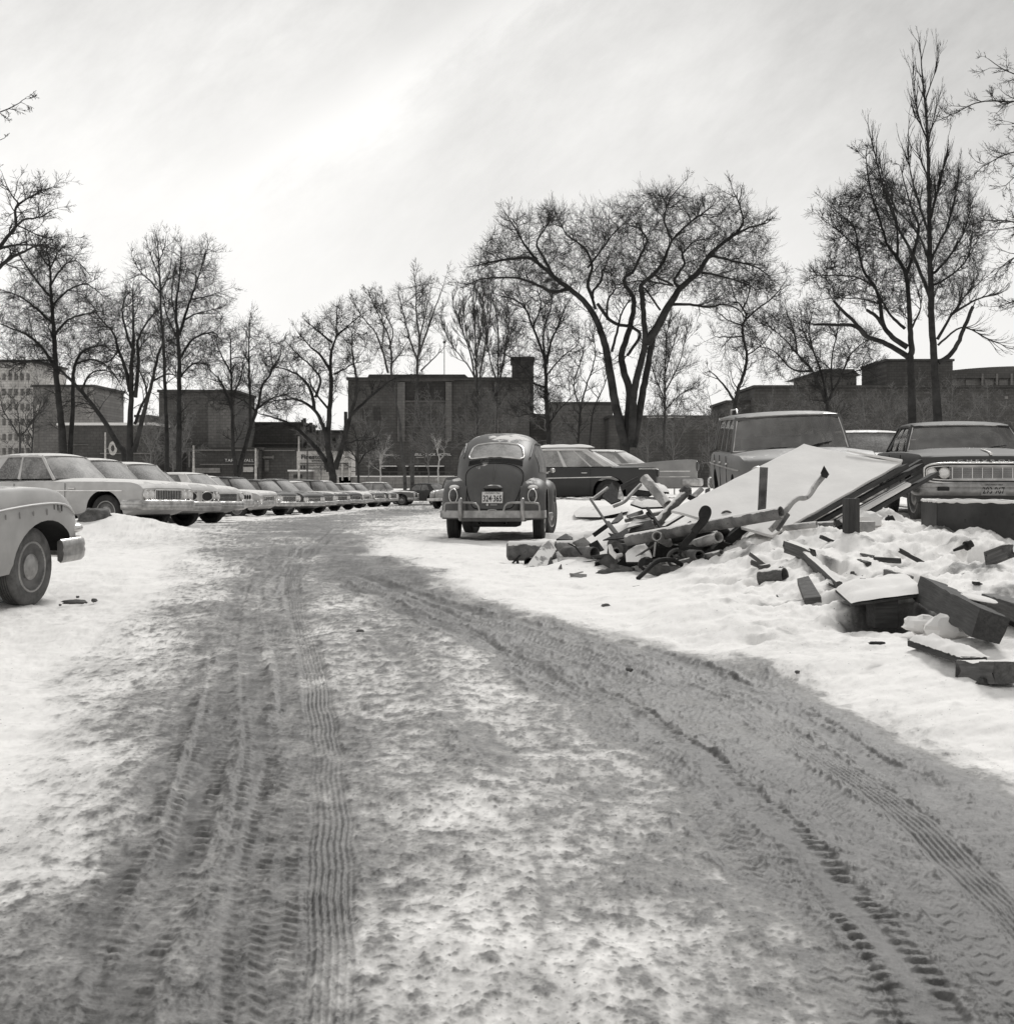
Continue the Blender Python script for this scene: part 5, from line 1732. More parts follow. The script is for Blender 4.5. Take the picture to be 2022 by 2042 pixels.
snowslab('snow-topped sheet low in the hollow right of the lowest pipe', [Q(zA, 1440, 1190, 14.6), Q(zA, 1520, 1110, 14.7), Q(zA, 1900, 965, 15.0), Q(zA, 1913, 1060, 14.7), Q(zA, 1700, 1205, 14.5)], .02)
shard('pale bright scrap plate sticking up by the clamp', [Q(zA, 1240, 330, 16.9), Q(zA, 1385, 200, 17.0), Q(zA, 1430, 240, 17.0), Q(zA, 1320, 345, 16.8)], .01, 'tin')
shard('dark upright plate at the left edge of the white sheet', [Q(zA, 1440, 245, 17.3), Q(zA, 1490, 228, 17.3), Q(zA, 1500, 375, 17.1), Q(zA, 1440, 350, 17.1)], .02, 'iron')
centred(MB().beam(Q(zA, 1240, 320, 16.6), Q(zA, 1440, 415, 16.5), .06, .06), 'iron_bar', M['iron'], 'black square bar running from the clamp to the white sheet', 'bar')
shard('grey curled plate on the snow right of the wooden stake', [Q(zA, 235, 680, 16.6), Q(zA, 380, 525, 16.9), Q(zA, 400, 600, 16.8), Q(zA, 330, 660, 16.6)], .02, 'rust')
shard('brown curled plate between snowy sheets and flat bar', [Q(zA, 440, 580, 17.0), Q(zA, 640, 510, 17.2), Q(zA, 660, 540, 17.1), Q(zA, 480, 620, 16.8)], .02, 'rust')
shard('broad dusty sheet lying behind the longest pipe', [Q(zA, 440, 740, 16.4), Q(zA, 540, 620, 16.8), Q(zA, 760, 570, 17.0), Q(zA, 800, 640, 16.7), Q(zA, 600, 700, 16.5)], .02, 'tin')
shard('dark upturned sheet leaning over the valve casting', [Q(zA, 140, 885, 15.9), Q(zA, 330, 800, 16.0), Q(zA, 450, 730, 16.1), Q(zA, 480, 830, 16.0), Q(zA, 420, 860, 15.9)], .015, 'iron')
shard('dark rusty board backing the longest pipe', [Q(zA, 470, 800, 16.5), Q(zA, 520, 690, 16.6), Q(zA, 760, 640, 16.6), Q(zA, 800, 740, 16.5)], .03, 'rust')
pipe('long dark pipe lying just under the longest pipe', Q(zA, 520, 965, 16.0), Q(zA, 1330, 815, 15.5), .044, 'iron')
pipe('thin rusty pipe lying over the broad dusty sheet', Q(zA, 430, 625, 16.9), Q(zA, 905, 520, 16.6), .026, 'rust_snow')
pipe('rusty pipe poking right from under the rusty wheel', Q(zA, 1100, 1175, 15.2), Q(zA, 1650, 1040, 14.7), .038, 'rust_snow')
pipe('long thin iron rod slanting up through the middle of the heap', Q(zA, 560, 1090, 15.4), Q(zA, 1260, 640, 15.6), .012, 'rust', 'rod', cat='rod', bore=False, k=8)
# rusty wheel
wc = Q(zA, 1085, 1105, 15.2)
wm = MB()
Mw = Matrix.Translation(wc) @ Matrix.Rotation(R(72), 4, 'X') @ Matrix.Rotation(R(8), 4, 'Y')
wm.lathe([(.085, -.02), (.112, -.02), (.112, .02), (.085, .02), (.085, -.02)], 30, Mw)
wm.lathe([(.02, -.025), (.035, -.025), (.035, .025), (.02, .025), (.02, -.025)], 16, Mw)
for k in range(5):
    a = 2 * PI * k / 5
    wm.beam(Mw @ Vector((.03 * math.cos(a), .03 * math.sin(a), 0)), Mw @ Vector((.09 * math.cos(a), .09 * math.sin(a), 0)), .016, .014)
centred(wm, 'pulley_wheel', M['rust'], 'rusty spoked wheel half sunk in front of the lowest pipe', 'wheel')
secs = []
for t in np.linspace(0, 1, 13):
    c0 = Q(zA, lerp(690, 1310, t), lerp(1230, 1265, t), lerp(15.0, 14.75, t))
    w = .10 * math.sin(PI * min(1, t * .9 + .12)) ** .6 + .01
    secs.append([c0 + Vector((0, w * math.cos(a), -w * 1.0 * math.sin(a) + .02)) for a in np.linspace(0, PI, 9)])
hull = MB().grid(secs)
hull.grid([[p + Vector((0, 0, .012)) for p in r] for r in secs], True)
centred(hull, 'metal_trough', M['rust'], 'dark boat-shaped half shell lying in front of the rusty wheel', 'metal shell')
centred(MB().tube(catmull([Q(zA, 585, 1365, 14.6), Q(zA, 700, 1260, 14.7), Q(zA, 790, 1170, 14.8), Q(zA, 900, 1125, 14.85), Q(zA, 1020, 1128, 14.9), Q(zA, 1150, 1190, 14.95)], 5), .024, 10), 'hose', M['iron'], 'dark thick hose arched over the boat-shaped shell', 'hose')
chunk('dark domed motor housing at the left end of the boat-shaped shell', Q(zA, 690, 1180, 15.1), (.085, .085, .075), 'iron', 'motor', 'motor', 11, 1)
chunk('tangled black scrap filling the middle of the heap', Q(zA, 900, 1020, 15.9), (.26, .22, .13), 'iron', seed=12)
chunk('dark scrap heap core under the black steel beam', Q(zA, 1480, 1060, 15.4), (.32, .25, .16), 'iron', seed=13)
chunk('brown scrap core behind the valve casting', Q(zA, 520, 980, 16.3), (.22, .2, .15), 'rust', seed=14)
chunk('black scrap knot behind the bent strap', Q(zA, 1330, 900, 16.1), (.25, .2, .15), 'iron', seed=15)
pipe('thin pale rod standing before the tangled scrap', Q(zA, 810, 900, 15.1), Q(zA, 790, 1085, 15.1), .010, 'rust_pale', 'rod', cat='rod', bore=False, k=8)
rg = MB().tube([Q(zA, 1715, 560, 15.6) + Vector((.055 * math.cos(a), 0, .045 * math.sin(a))) for a in np.linspace(0, 2 * PI, 19)], .012, 8, cap=False)
centred(rg, 'metal_ring', M['rust'], 'small rusty ring peeping over the longest pipe', 'ring')
pipe('dark pipe mouth peeping over the longest pipe beside the bent strap', Q(zA, 1510, 592, 15.7), Q(zA, 1515, 640, 16.1), .038, 'iron')
# small bracket out on the snow
centred(MB().beam(P(1311, 1158, 14.2), P(1320, 1186, 14.1), .035, .05).beam(P(1310, 1158, 14.2), P(1395, 1167, 14.4), .014, .014), 'angle_iron', M['iron'], 'L-shaped black iron lying alone on the snow in front of the heap', 'angle iron')
# --- upright pipe, bent pipe, short rod
pipe('upright grey pipe standing before the white sheet', Q(zC, 632, 1170, 15.3), Q(zC, 655, 700, 15.3), .044, 'rust', k=24)
bp = catmull([Q(zC, 720, 1370, 14.8), Q(zC, 800, 1290, 14.8), Q(zC, 895, 1150, 14.8), Q(zC, 955, 1070, 14.85), Q(zC, 1020, 1025, 14.9), Q(zC, 1085, 1022, 14.95), Q(zC, 1140, 985, 15.0), Q(zC, 1210, 880, 15.05), Q(zC, 1292, 785, 15.05)], 5)
o = pipe('crooked pale exhaust pipe with a torn black tip, standing before the white sheet', None, None, .031, 'rust_pale', 'exhaust_pipe', bend=bp)
child(MB().plate([Q(zC, 1255, 760, 15.0), Q(zC, 1290, 682, 15.0), Q(zC, 1345, 775, 15.0), Q(zC, 1318, 818, 15.0), Q(zC, 1265, 800, 15.0)], .012), 'torn_tip', M['iron'], o, 20)
pipe('short dark rod leaning beside the crooked exhaust pipe', Q(zC, 800, 1365, 14.6), Q(zC, 912, 1200, 14.7), .022, 'rust', 'rod', cat='rod', bore=False, k=12)
# --- the white sheet on its stack of boards
TL, TR = P(1603, 884.6, 17.4), P(1798, 922, 16.6)
BR = P(1579, 1045, 15.2)
ed = (BR - TR) * 1.16
BR2, BL2 = TR + ed, TL + ed
nrm = (TR - TL).cross(BR - TR).normalized()
if nrm.z < 0: nrm = -nrm
rows = []
for i in range(21):
    row = []
    for j in range(13):
        u, v = j / 12, i / 20
        p = TL.lerp(TR, u).lerp(BL2.lerp(BR2, u), v)
        e = 4 * u * (1 - u)
        p = p + nrm * (.012 * mnoise.noise(p * 2.0) + .008 * mnoise.noise(p * 6) - .02 * e * (1 - v))
        row.append(p)
    rows.append(row)
sh = MB().grid(rows)
sh.grid([[p - nrm * .03 for p in r] for r in rows], True)
n_, m_ = len(rows), len(rows[0])
def rim(i, j): return i * m_ + j
per = [rim(0, j) for j in range(m_)] + [rim(i, m_ - 1) for i in range(1, n_)] + [rim(n_ - 1, j) for j in range(m_ - 2, -1, -1)] + [rim(i, 0) for i in range(n_ - 2, 0, -1)]
for a, b in zip(per, per[1:] + per[:1]): sh.f.append((a, b, b + n_ * m_, a + n_ * m_)); sh.mi.append(0)
M['sheet'] = mat_simple('frosted_sheet', .70, .8, 0, .06, 2.5, bump=.25)
wp_ = centred(sh, 'wall_panel', M['sheet'], 'large white sheet dusted with snow, leaning on the heap in front of the station wagon', 'panel', None, 40)
tocam = Vector((0, -1, 0))
eu = (TR - TL).normalized()
du = ed.normalized()
def along(s, t, dn): return TR + eu * s + du * t - nrm * dn
lip = MB().tube([TL + (TR - TL) * t + nrm * .015 for t in np.linspace(.45, 1, 9)], [.008, .012, .014, .012, .016, .014, .018, .02, .022], 8)
child(lip, 'snow_rim', M['snow'], wp_)
centred(MB().beam(along(.0, -.06, .07), along(-.02, 2.4, .07), .12, .05, up=nrm), 'board', M['wood_dark'], 'dark board directly under the lower edge of the white sheet', 'board')
centred(MB().beam(along(.05, -.32, .135), along(.03, 2.3, .135), .12, .045, up=nrm), 'board', M['iron'], 'black board second below the white sheet, its tip sticking out toward the twin-lamp sedan', 'board')
b3 = centred(MB().beam(along(.10, -.18, .22), along(.06, 2.2, .22), .14, .05, up=nrm), 'board', M['wood_dark'], 'dark board with a strip of snow on it, third below the white sheet', 'board')
child(MB().beam(along(.16, .15, .185), along(.14, 1.5, .185), .09, .03, up=nrm, jag=.01), 'snow_strip', M['snow'], b3, 60)
centred(MB().beam(along(.12, -.55, .30), along(.10, 2.0, .30), .12, .045, up=nrm), 'board', M['wood_dark'], 'longest dark board, lowest of those under the white sheet, reaching across the twin-lamp sedan', 'board')
centred(MB().beam(P(1836, 919, 17.2), P(1770, 958, 16.9), .05, .04), 'board', M['iron'], 'short black slat poking out above the tip of the white sheet', 'board')
centred(MB().beam(along(.0, .5, .40), along(-.05, 2.2, .36), .12, .05, up=nrm), 'board', M['wood'], 'grey board deepest in the stack under the white sheet', 'board')
pipe('short pipe on the snow between exhaust pipe and square post', Q(zC, 860, 1345, 14.9), Q(zC, 1215, 1305, 14.7), .034, 'rust_pale')
pipe('second short pipe end left of the square post', Q(zC, 1190, 1320, 14.9), Q(zC, 1400, 1305, 14.8), .038, 'rust_snow')
centred(MB().beam(Q(zC, 1578, 1400, 14.3), Q(zC, 1578, 1030, 14.3), .125, .125, up=(.3, 1, 0), bev=.004), 'timber_post', M['wood_dark'], 'dark square timber post standing in the snow right of the white sheet', 'post')
centred(MB().box(P(1726, 1053, 14.6) , (.15, .14, .14), Matrix.Rotation(R(14), 3, 'Z'), .012), 'concrete_block', M['conc'], 'pale square block beside the dark timber post', 'block')
chunk('dark stone on the snow between the pale block and the trough', P(1775, 1040, 15.6), (.055, .055, .065), 'iron', 'stone', 'stone', 17)
chunk('snow hump banked behind the pale block', P(1722, 1042, 15.2), (.22, .2, .12), 'snow', 'snow_hump', 'snow', 18, 1)
# --- steel trough on the right
tr = MB()
x0, y0_, zt0, zb0 = P(1837, 1003, 14.9).x, 14.9, P(1837, 1003, 14.9).z, 0.95
Wt, Dt = 2.2, 1.0
fa, fb_ = Vector((P(1870, 1000, 14.55).x, 14.55, 0)), Vector((P(2140, 1012, 13.6).x, 13.6, 0))
ba = Vector((P(1839, 1003, 15.3).x, 15.3, 0))
bb = ba + (fb_ - fa)
def col(p, z): return Vector((p.x, p.y, z))
zt_ = P(1870, 1001, 14.55).z
for p, q in ((fa, fb_), (fa, ba), (ba, bb), (fb_, bb)):
    n_ = 10
    d = (q - p)
    s_ = Vector((-d.y, d.x, 0)).normalized() * .012
    tr.loft([[col(p.lerp(q, t), .62) - s_, col(p.lerp(q, t), zt_) - s_, col(p.lerp(q, t), zt_) + s_, col(p.lerp(q, t), .62) + s_] for t in np.linspace(0, 1, n_)])
o = centred(tr, 'steel_trough', mat_simple('streaked_dark_steel', .045, .65, .1, .4, 2.2, bump=.15, spots=.5), 'dark steel trough standing in the snow below the twin-lamp sedan', 'trough', None, 20)
for p, q in ((fa, fb_), (fa, ba), (ba, bb)):
    child(MB().tube([col(p.lerp(q, t), zt_ + .006 + .010 * mnoise.noise(Vector((t * 14, p.x, 0)))) for t in np.linspace(0, 1, 40)], [.018 + .008 * mnoise.noise(Vector((k * .9, 3, 0))) for k in range(40)], 7), 'snow_strip', M['snow'], o, 60)
# --- timbers at the right front
centred(MB().tube([Q(zD, 1490, 415, 12.9), Q(zD, 1610, 368, 13.0)], [.012, .028], 10).tube([Q(zD, 1575, 385, 12.97), Q(zD, 1590, 378, 12.98)], .045, 12).tube([Q(zD, 1605, 372, 13), Q(zD, 1620, 364, 13)], .034, 10), 'iron_spike', M['iron'], 'iron spike with a collar lying on the snow below the trough', 'spike')
centred(MB().beam(Q(zD, 1745, 470, 12.4), Q(zD, 1880, 420, 12.2), .12, .11, jag=.03), 'timber_stub', M['wood_snow'], 'dark log stub with a broken face at the right edge below the trough', 'timber')
centred(MB().beam(Q(zD, 400, 430, 13.6), Q(zD, 700, 700, 11.9), .05, .17, up=(.25, -.1, 1), jag=.012), 'timber', M['wood_snow'], 'long squared timber lying diagonally in the lumpy snow', 'timber')
centred(MB().beam(Q(zD, 318, 385, 13.6), Q(zD, 485, 445, 13.2), .10, .11, jag=.03), 'timber_stub', M['wood_snow'], 'broken grey stump at the head of the long squared timber', 'timber')
pipe('dark hollow log lying in a pit of the lumpy snow', Q(zD, 130, 610, 12.9), Q(zD, 300, 595, 12.75), .075, 'wood_snow', 'hollow_log', cat='log')
shard('grey split board sunk upright in the snow left of the propped sheet', [Q(zD, 390, 660, 12.0), Q(zD, 470, 640, 12.0), Q(zD, 560, 790, 11.6), Q(zD, 440, 800, 11.6)], .06, 'wood', 'split_board', 'board')
shard('thin shingle on the snow below the grey split board', flat(zD, [(485, 805), (670, 790), (683, 806), (545, 850)], 11.3, 11.8), .02, 'wood', 'shingle', 'shingle')
centred(MB().beam(Q(zD, 1005, 590, 12.3), Q(zD, 1190, 640, 11.9), .04, .10, jag=.012), 'plank', M['wood'], 'short grey plank edge showing in the snow behind the propped sheet', 'plank')
# propped sheet with a hollow beneath
A_, B_ = Q(zD, 765, 792, 10.75), Q(zD, 1345, 716, 10.9)
bk = Vector((.10, .95, .03))
ps = MB().plate([A_, B_, B_ + bk, A_ + bk], .018)
pso = centred(ps, 'propped_sheet', M['wood_dark'], 'thin wide sheet loaded with snow, propped up over a dark hollow', 'panel')
rows = []
for i in range(12):
    row = []
    for j in range(24):
        u, v = j / 23, i / 11
        e = (1 - abs(2 * u - 1) ** 8) * min(1, v * 6 + .12)
        p = A_.lerp(B_, u) + bk * v
        row.append(p + Vector((0, -.01 if i == 0 else 0, .004 + e * (.055 + .04 * mnoise.noise(p * 3) + .025 * mnoise.noise(p * 9)))))
    rows.append(row)
child(MB().grid(rows), 'snow_cover', M['snow'], pso, 60)
centred(MB().box(Q(zD, 985, 845, 10.95), (.185, .2, .24), Matrix.Rotation(R(6), 3, 'Z'), .012), 'timber_block', M['wood_dark'], 'dark wooden block holding up the propped sheet', 'block')
centred(MB().box(Q(zD, 1200, 800, 11.6), (.42, .03, .10), Matrix.Rotation(R(4), 3, 'Z')), 'board', M['tin'], 'pale board edge inside the hollow under the propped sheet', 'board')
# big broken beam
a_, b_ = Q(zE, 905, 300, 11.0), Q(zE, 1640, 720, 9.15)
big = MB()
dirb = (b_ - a_).normalized()
big.beam(a_, b_, .20, .19, up=(-.35, -.25, 1), jag=.018)
bo = centred(big, 'broken_beam', M['wood_dark'], 'heavy broken beam sloping toward the track at the right, its square end in view', 'beam', None, 25)
child(MB().ellipsoid(a_.lerp(b_, .62) + Vector((.11, .06, .09)), (.07, .36, .02), 18, 8, 1, None, None), 'snow_patch', M['snow'], bo, 60)
centred(MB().beam(Q(zE, 1630, 420, 10.9), Q(zE, 2050, 560, 10.0), .12, .13, jag=.01), 'timber', M['wood'], 'squared timber running out of the frame right of the heavy broken beam', 'timber')
centred(MB().beam(Q(zE, 1540, 430, 11.1), Q(zE, 2050, 700, 10.2), .10, .08, jag=.01), 'timber', M['wood_dark'], 'dark lower timber under the squared one at the right edge', 'timber')
# lower end: snowed-over plank ending in a dark stub
pa, pb = Q(zE, 800, 900, 9.6), Q(zE, 1460, 1120, 8.75)
po = centred(MB().beam(pa, pb, .16, .05, up=(0, -.2, 1), jag=.01), 'plank', M['wood_dark'], 'snow-buried plank nearest the track at the right, pointing to the dark stub', 'plank')
sd_ = (pb - pa).normalized().cross(Vector((0, 0, 1)))
child(MB().grid([[pa.lerp(pb, t) + sd_ * (u * .095) + Vector((0, 0, .022 + max(0, 1 - abs(u) ** 3) * (1 - abs(2 * t - 1) ** 8) * (.045 + .03 * mnoise.noise(Vector((t * 6, u * 1.5, 4)))) + .008 * mnoise.noise(Vector((t * 22, u * 6, 1))))) for u in np.linspace(-1, 1, 11)] for t in np.linspace(-.02, 1.0, 40)]), 'snow_cover', M['snow'], po, 60)
centred(MB().beam(Q(zE, 1400, 1230, 8.75), Q(zE, 1850, 1255, 8.35), .17, .13, up=(0, 0, 1), jag=.03), 'timber_stub', M['wood_snow'], 'dark broken timber stub lowest and nearest at the right edge', 'timber')
chunk('small ragged dark bit below the dark timber stub', Q(zE, 1545, 1375, 8.45), (.035, .04, .03), 'wood_dark', 'splinter', 'splinter', 21)
chunk('twig-like sliver alone on the smooth snow below the propped sheet', Q(zE, 290, 905, 9.4), (.055, .02, .010), 'iron', 'splinter', 'splinter', 22)
chunk('snow fin rising beside the hollow under the propped sheet', Q(zE, 1130, 720, 9.9), (.16, .12, .09), 'snow', 'snow_hump', 'snow', 23, 1)
chunk('snow bulge in the mouth of the hollow under the propped sheet', Q(zE, 830, 690, 10.2), (.14, .12, .07), 'snow', 'snow_hump', 'snow', 24, 1)
for (lab, xs, ys, Y, r, sd) in (('dark pebble on the smooth snow below the lone iron bracket', 1208, 1212, None, .05, 31), ('lone pebble at the right edge of the muddy track', 1590, 1341, None, .018, 32),
                                ('dark clod lying between the two wheel tracks', 718, 1262, None, .035, 33), ('small clod between the wheel tracks below the dark clod', 1255, 1338, None, .03, 34)):
    gx, gy = W(xs / DS, ys / DS)
    chunk(lab, (gx, gy, g1(gx, gy) + r * .1), (r * .9, r * .8, r * .6), 'rust', 'clod', 'clod', sd)
gx, gy = W(148 / DS, 1203 / DS)
chunk('flat dark slab of frozen mud beside the front wheel of the nearest car', (gx, gy, g1(gx, gy) + .012), (.11, .06, .02), 'rust', 'mud_slab', 'mud', 41)
for k, (xs, ys, r) in enumerate(((188, 1200, .03), (155, 1192, .018), (120, 1208, .015), (172, 1203, .012))):
    gx, gy = W(xs / DS, ys / DS)
    chunk(['lump right of the frozen mud slab', 'crumb behind the frozen mud slab', 'crumb left of the frozen mud slab by the tyre', 'tiny crumb between mud slab and lump'][k], (gx, gy, g1(gx, gy) + r * .4), (r * .9, r * .8, r * .6), 'rust', 'clod', 'clod', 50 + k)
# dark earth face of the ploughed heap behind the nearest car
e0 = P(178, 1030, 21.3)
chunk('dark bare earth heap behind the nose of the nearest car', (e0.x + .02, 21.5, e0.z - .08), (.27, .24, .20), 'rust', 'earth_heap', 'earth', 61, .9)

# small litter of the heap: nothing in the photo tells these apart
rg2 = random.Random(5)
BIT = 'scrap bits strewn among the pipes'
for k in range(46):
    u = rg2.random()
    sx, sy = rg2.uniform(1090, 1480), 0
    sy = lerp(1128, 1040, u) + (sx - 1250) * -.06
    Yk = lerp(15.0, 17.2, u)
    c0 = P(sx, sy, Yk)
    c0.z = g1(c0.x, c0.y) + rg2.uniform(.0, .10)
    if k % 3 == 0:
        dv_ = Vector((rg2.uniform(-1, 1), rg2.uniform(-.5, .5), rg2.uniform(-.1, .7))).normalized()
        l_ = rg2.uniform(.12, .38)
        mb = MB().tube([c0 - dv_ * l_ * .3, c0 + dv_ * l_ * .3 + Vector((0, 0, rg2.uniform(-.03, .05))), c0 + dv_ * l_], rg2.uniform(.006, .014), 7)
    else:
        a_ = rg2.uniform(0, PI)
        pts = []
        for j in range(rg2.choice((3, 4, 5))):
            a_ += rg2.uniform(.9, 1.7)
            pts.append(c0 + Vector((math.cos(a_) * rg2.uniform(.05, .16), rg2.uniform(-.05, .05), math.sin(a_) * rg2.uniform(.03, .10))))
        mb = MB().plate(pts, .012)
    centred(mb, 'scrap_bit', M[('iron', 'rust', 'rust_snow', 'tin')[k % 4]], 'small scrap bit strewn among the pipes of the heap', 'scrap', BIT)
CH = 'wood scraps poking out of the lumpy snow'
for k in range(26):
    sx, sy = rg2.uniform(1480, 2010), rg2.uniform(1060, 1200)
    Yk = lerp(14.2, 11.4, (sy - 1060) / 140)
    c0 = P(sx, sy, Yk)
    c0.z = g1(c0.x, c0.y) + .02
    dv_ = Vector((rg2.uniform(-1, 1), rg2.uniform(-1, 1), rg2.uniform(-.15, .35))).normalized()
    l_ = rg2.uniform(.08, .3)
    centred(MB().beam(c0 - dv_ * l_ / 2, c0 + dv_ * l_ / 2, rg2.uniform(.03, .08), rg2.uniform(.015, .05), jag=.012), 'wood_scrap', M[('wood', 'wood_dark', 'wood_snow')[k % 3]], 'small wood scrap poking out of the lumpy snow below the trough', 'wood scrap', CH)
# ------------------------------------------------------------------ bare trees
rng = np.random.default_rng(11)


def bark(name, v, light=0.0):
    m, nt, b, N, L = new_mat(name)
    n1 = n_noise(nt, 1.2, 6, 0.7)
    L.new(n_mix(nt, n_range(nt, n1, .3, .7), grey(v * .6), grey(v * 1.5)), b.inputs['Base Color'])
    b.inputs['Roughness'].default_value = .95
    b.inputs['Specular IOR Level'].default_value = .1
    return m


M['bark'] = bark('dark_bark', .04)
M['bark_grey'] = bark('grey_bark', .07)
M['bark_pale'] = bark('pale_bark', .16)
M['birch'] = bark('birch_bark', .42)


def unit(a): return a / np.maximum(1e-9, np.linalg.norm(a, axis=-1, keepdims=True))


def tubes_to_mesh(groups, name, mat, parent):
    """groups: list of (pts (N,n,3), rad (N,n), k)"""
    V, Fq = [], []
    base = 0
    for pts, rad, k in groups:
        Nn, n, _ = pts.shape
        if Nn == 0: continue
        t = np.empty_like(pts)
        t[:, 1:-1] = pts[:, 2:] - pts[:, :-2]
        t[:, 0] = pts[:, 1] - pts[:, 0]
        t[:, -1] = pts[:, -1] - pts[:, -2]
        t = unit(t)
        ref = unit(pts[:, -1] - pts[:, 0])[:, None, :]
        alt = np.where(np.abs(ref[..., 1:2]) < .9, np.array([0., 1., 0.]), np.array([1., 0., 0.]))
        u = unit(np.cross(t, np.broadcast_to(alt, t.shape)))
        w = np.cross(t, u)
        a = 2 * np.pi * np.arange(k) / k
        ring = pts[:, :, None, :] + rad[:, :, None, None] * (u[:, :, None, :] * np.cos(a)[None, None, :, None] + w[:, :, None, :] * np.sin(a)[None, None, :, None])
        V.append(ring.reshape(-1, 3))
        idx = base + np.arange(Nn * n * k).reshape(Nn, n, k)
        q = np.stack([idx[:, :-1], np.roll(idx[:, :-1], -1, 2), np.roll(idx[:, 1:], -1, 2), idx[:, 1:]], -1)
        Fq.append(q.reshape(-1, 4))
        base += Nn * n * k
    V = np.concatenate(V).astype(np.float32)
    Fq = np.concatenate(Fq).astype(np.int32)
    V = V - np.array(parent.location, np.float32)
    me = bpy.data.meshes.new(name)
    me.vertices.add(len(V)); me.vertices.foreach_set('co', V.ravel())
    me.loops.add(Fq.size); me.loops.foreach_set('vertex_index', Fq.ravel())
    me.polygons.add(len(Fq)); me.polygons.foreach_set('loop_start', np.arange(0, Fq.size, 4, dtype=np.int32))
    me.update(calc_edges=True)
    me.shade_smooth()
    me.materials.append(mat)
    o = bpy.data.objects.new(name, me)
    COL.objects.link(o)
    o.parent = parent
    return o


def shoots(P0, D, Ln, R0, n, wig, trop, tip=.35):
    """n-point wandering shoots"""
    Nn = len(P0)
    pts = np.empty((Nn, n, 3))
    pts[:, 0] = P0
    d = unit(D.copy())
    curl = rng.normal(0, wig * .5, (Nn, 3))
    st = (Ln / (n - 1))[:, None]
    for i in range(1, n):
        d = unit(d + rng.normal(0, wig, (Nn, 3)) + curl + np.array(trop) / (n - 1))
        pts[:, i] = pts[:, i - 1] + d * st
    rad = R0[:, None] * np.linspace(1, tip, n)[None]
    return pts, rad


def spawn(pts, rad, per, t0, ang, ratio, Lpar, rr, azbias=None):
    """children of every shoot: per each, from t0 up to the tip"""
    Nn, n, _ = pts.shape
    t = rng.uniform(t0, 1.0, (Nn, per))
    t[:, 0] = 1.0
    f = t * (n - 1)
    i0 = np.minimum(f.astype(int), n - 2)
    fr = (f - i0)[..., None]
    ar = np.arange(Nn)[:, None]
    p = pts[ar, i0] * (1 - fr) + pts[ar, i0 + 1] * fr
    d = unit(pts[ar, i0 + 1] - pts[ar, i0])
    r = rad[ar, i0] * (1 - fr[..., 0]) + rad[ar, i0 + 1] * fr[..., 0]
    rv = unit(rng.normal(0, 1, (Nn, per, 3)))
    perp = unit(rv - d * (rv * d).sum(-1, keepdims=True))
    a = np.radians(rng.uniform(ang[0], ang[1], (Nn, per)))[..., None]
    a[:, 0] *= .3
    dd = d * np.cos(a) + perp * np.sin(a)
    L_ = Lpar[:, None] * ratio * rng.uniform(.55, 1.2, (Nn, per)) * (1.15 - .45 * t)
    return p.reshape(-1, 3), dd.reshape(-1, 3), L_.ravel(), np.maximum(.004, np.minimum(r * .85, r * rr)).ravel()


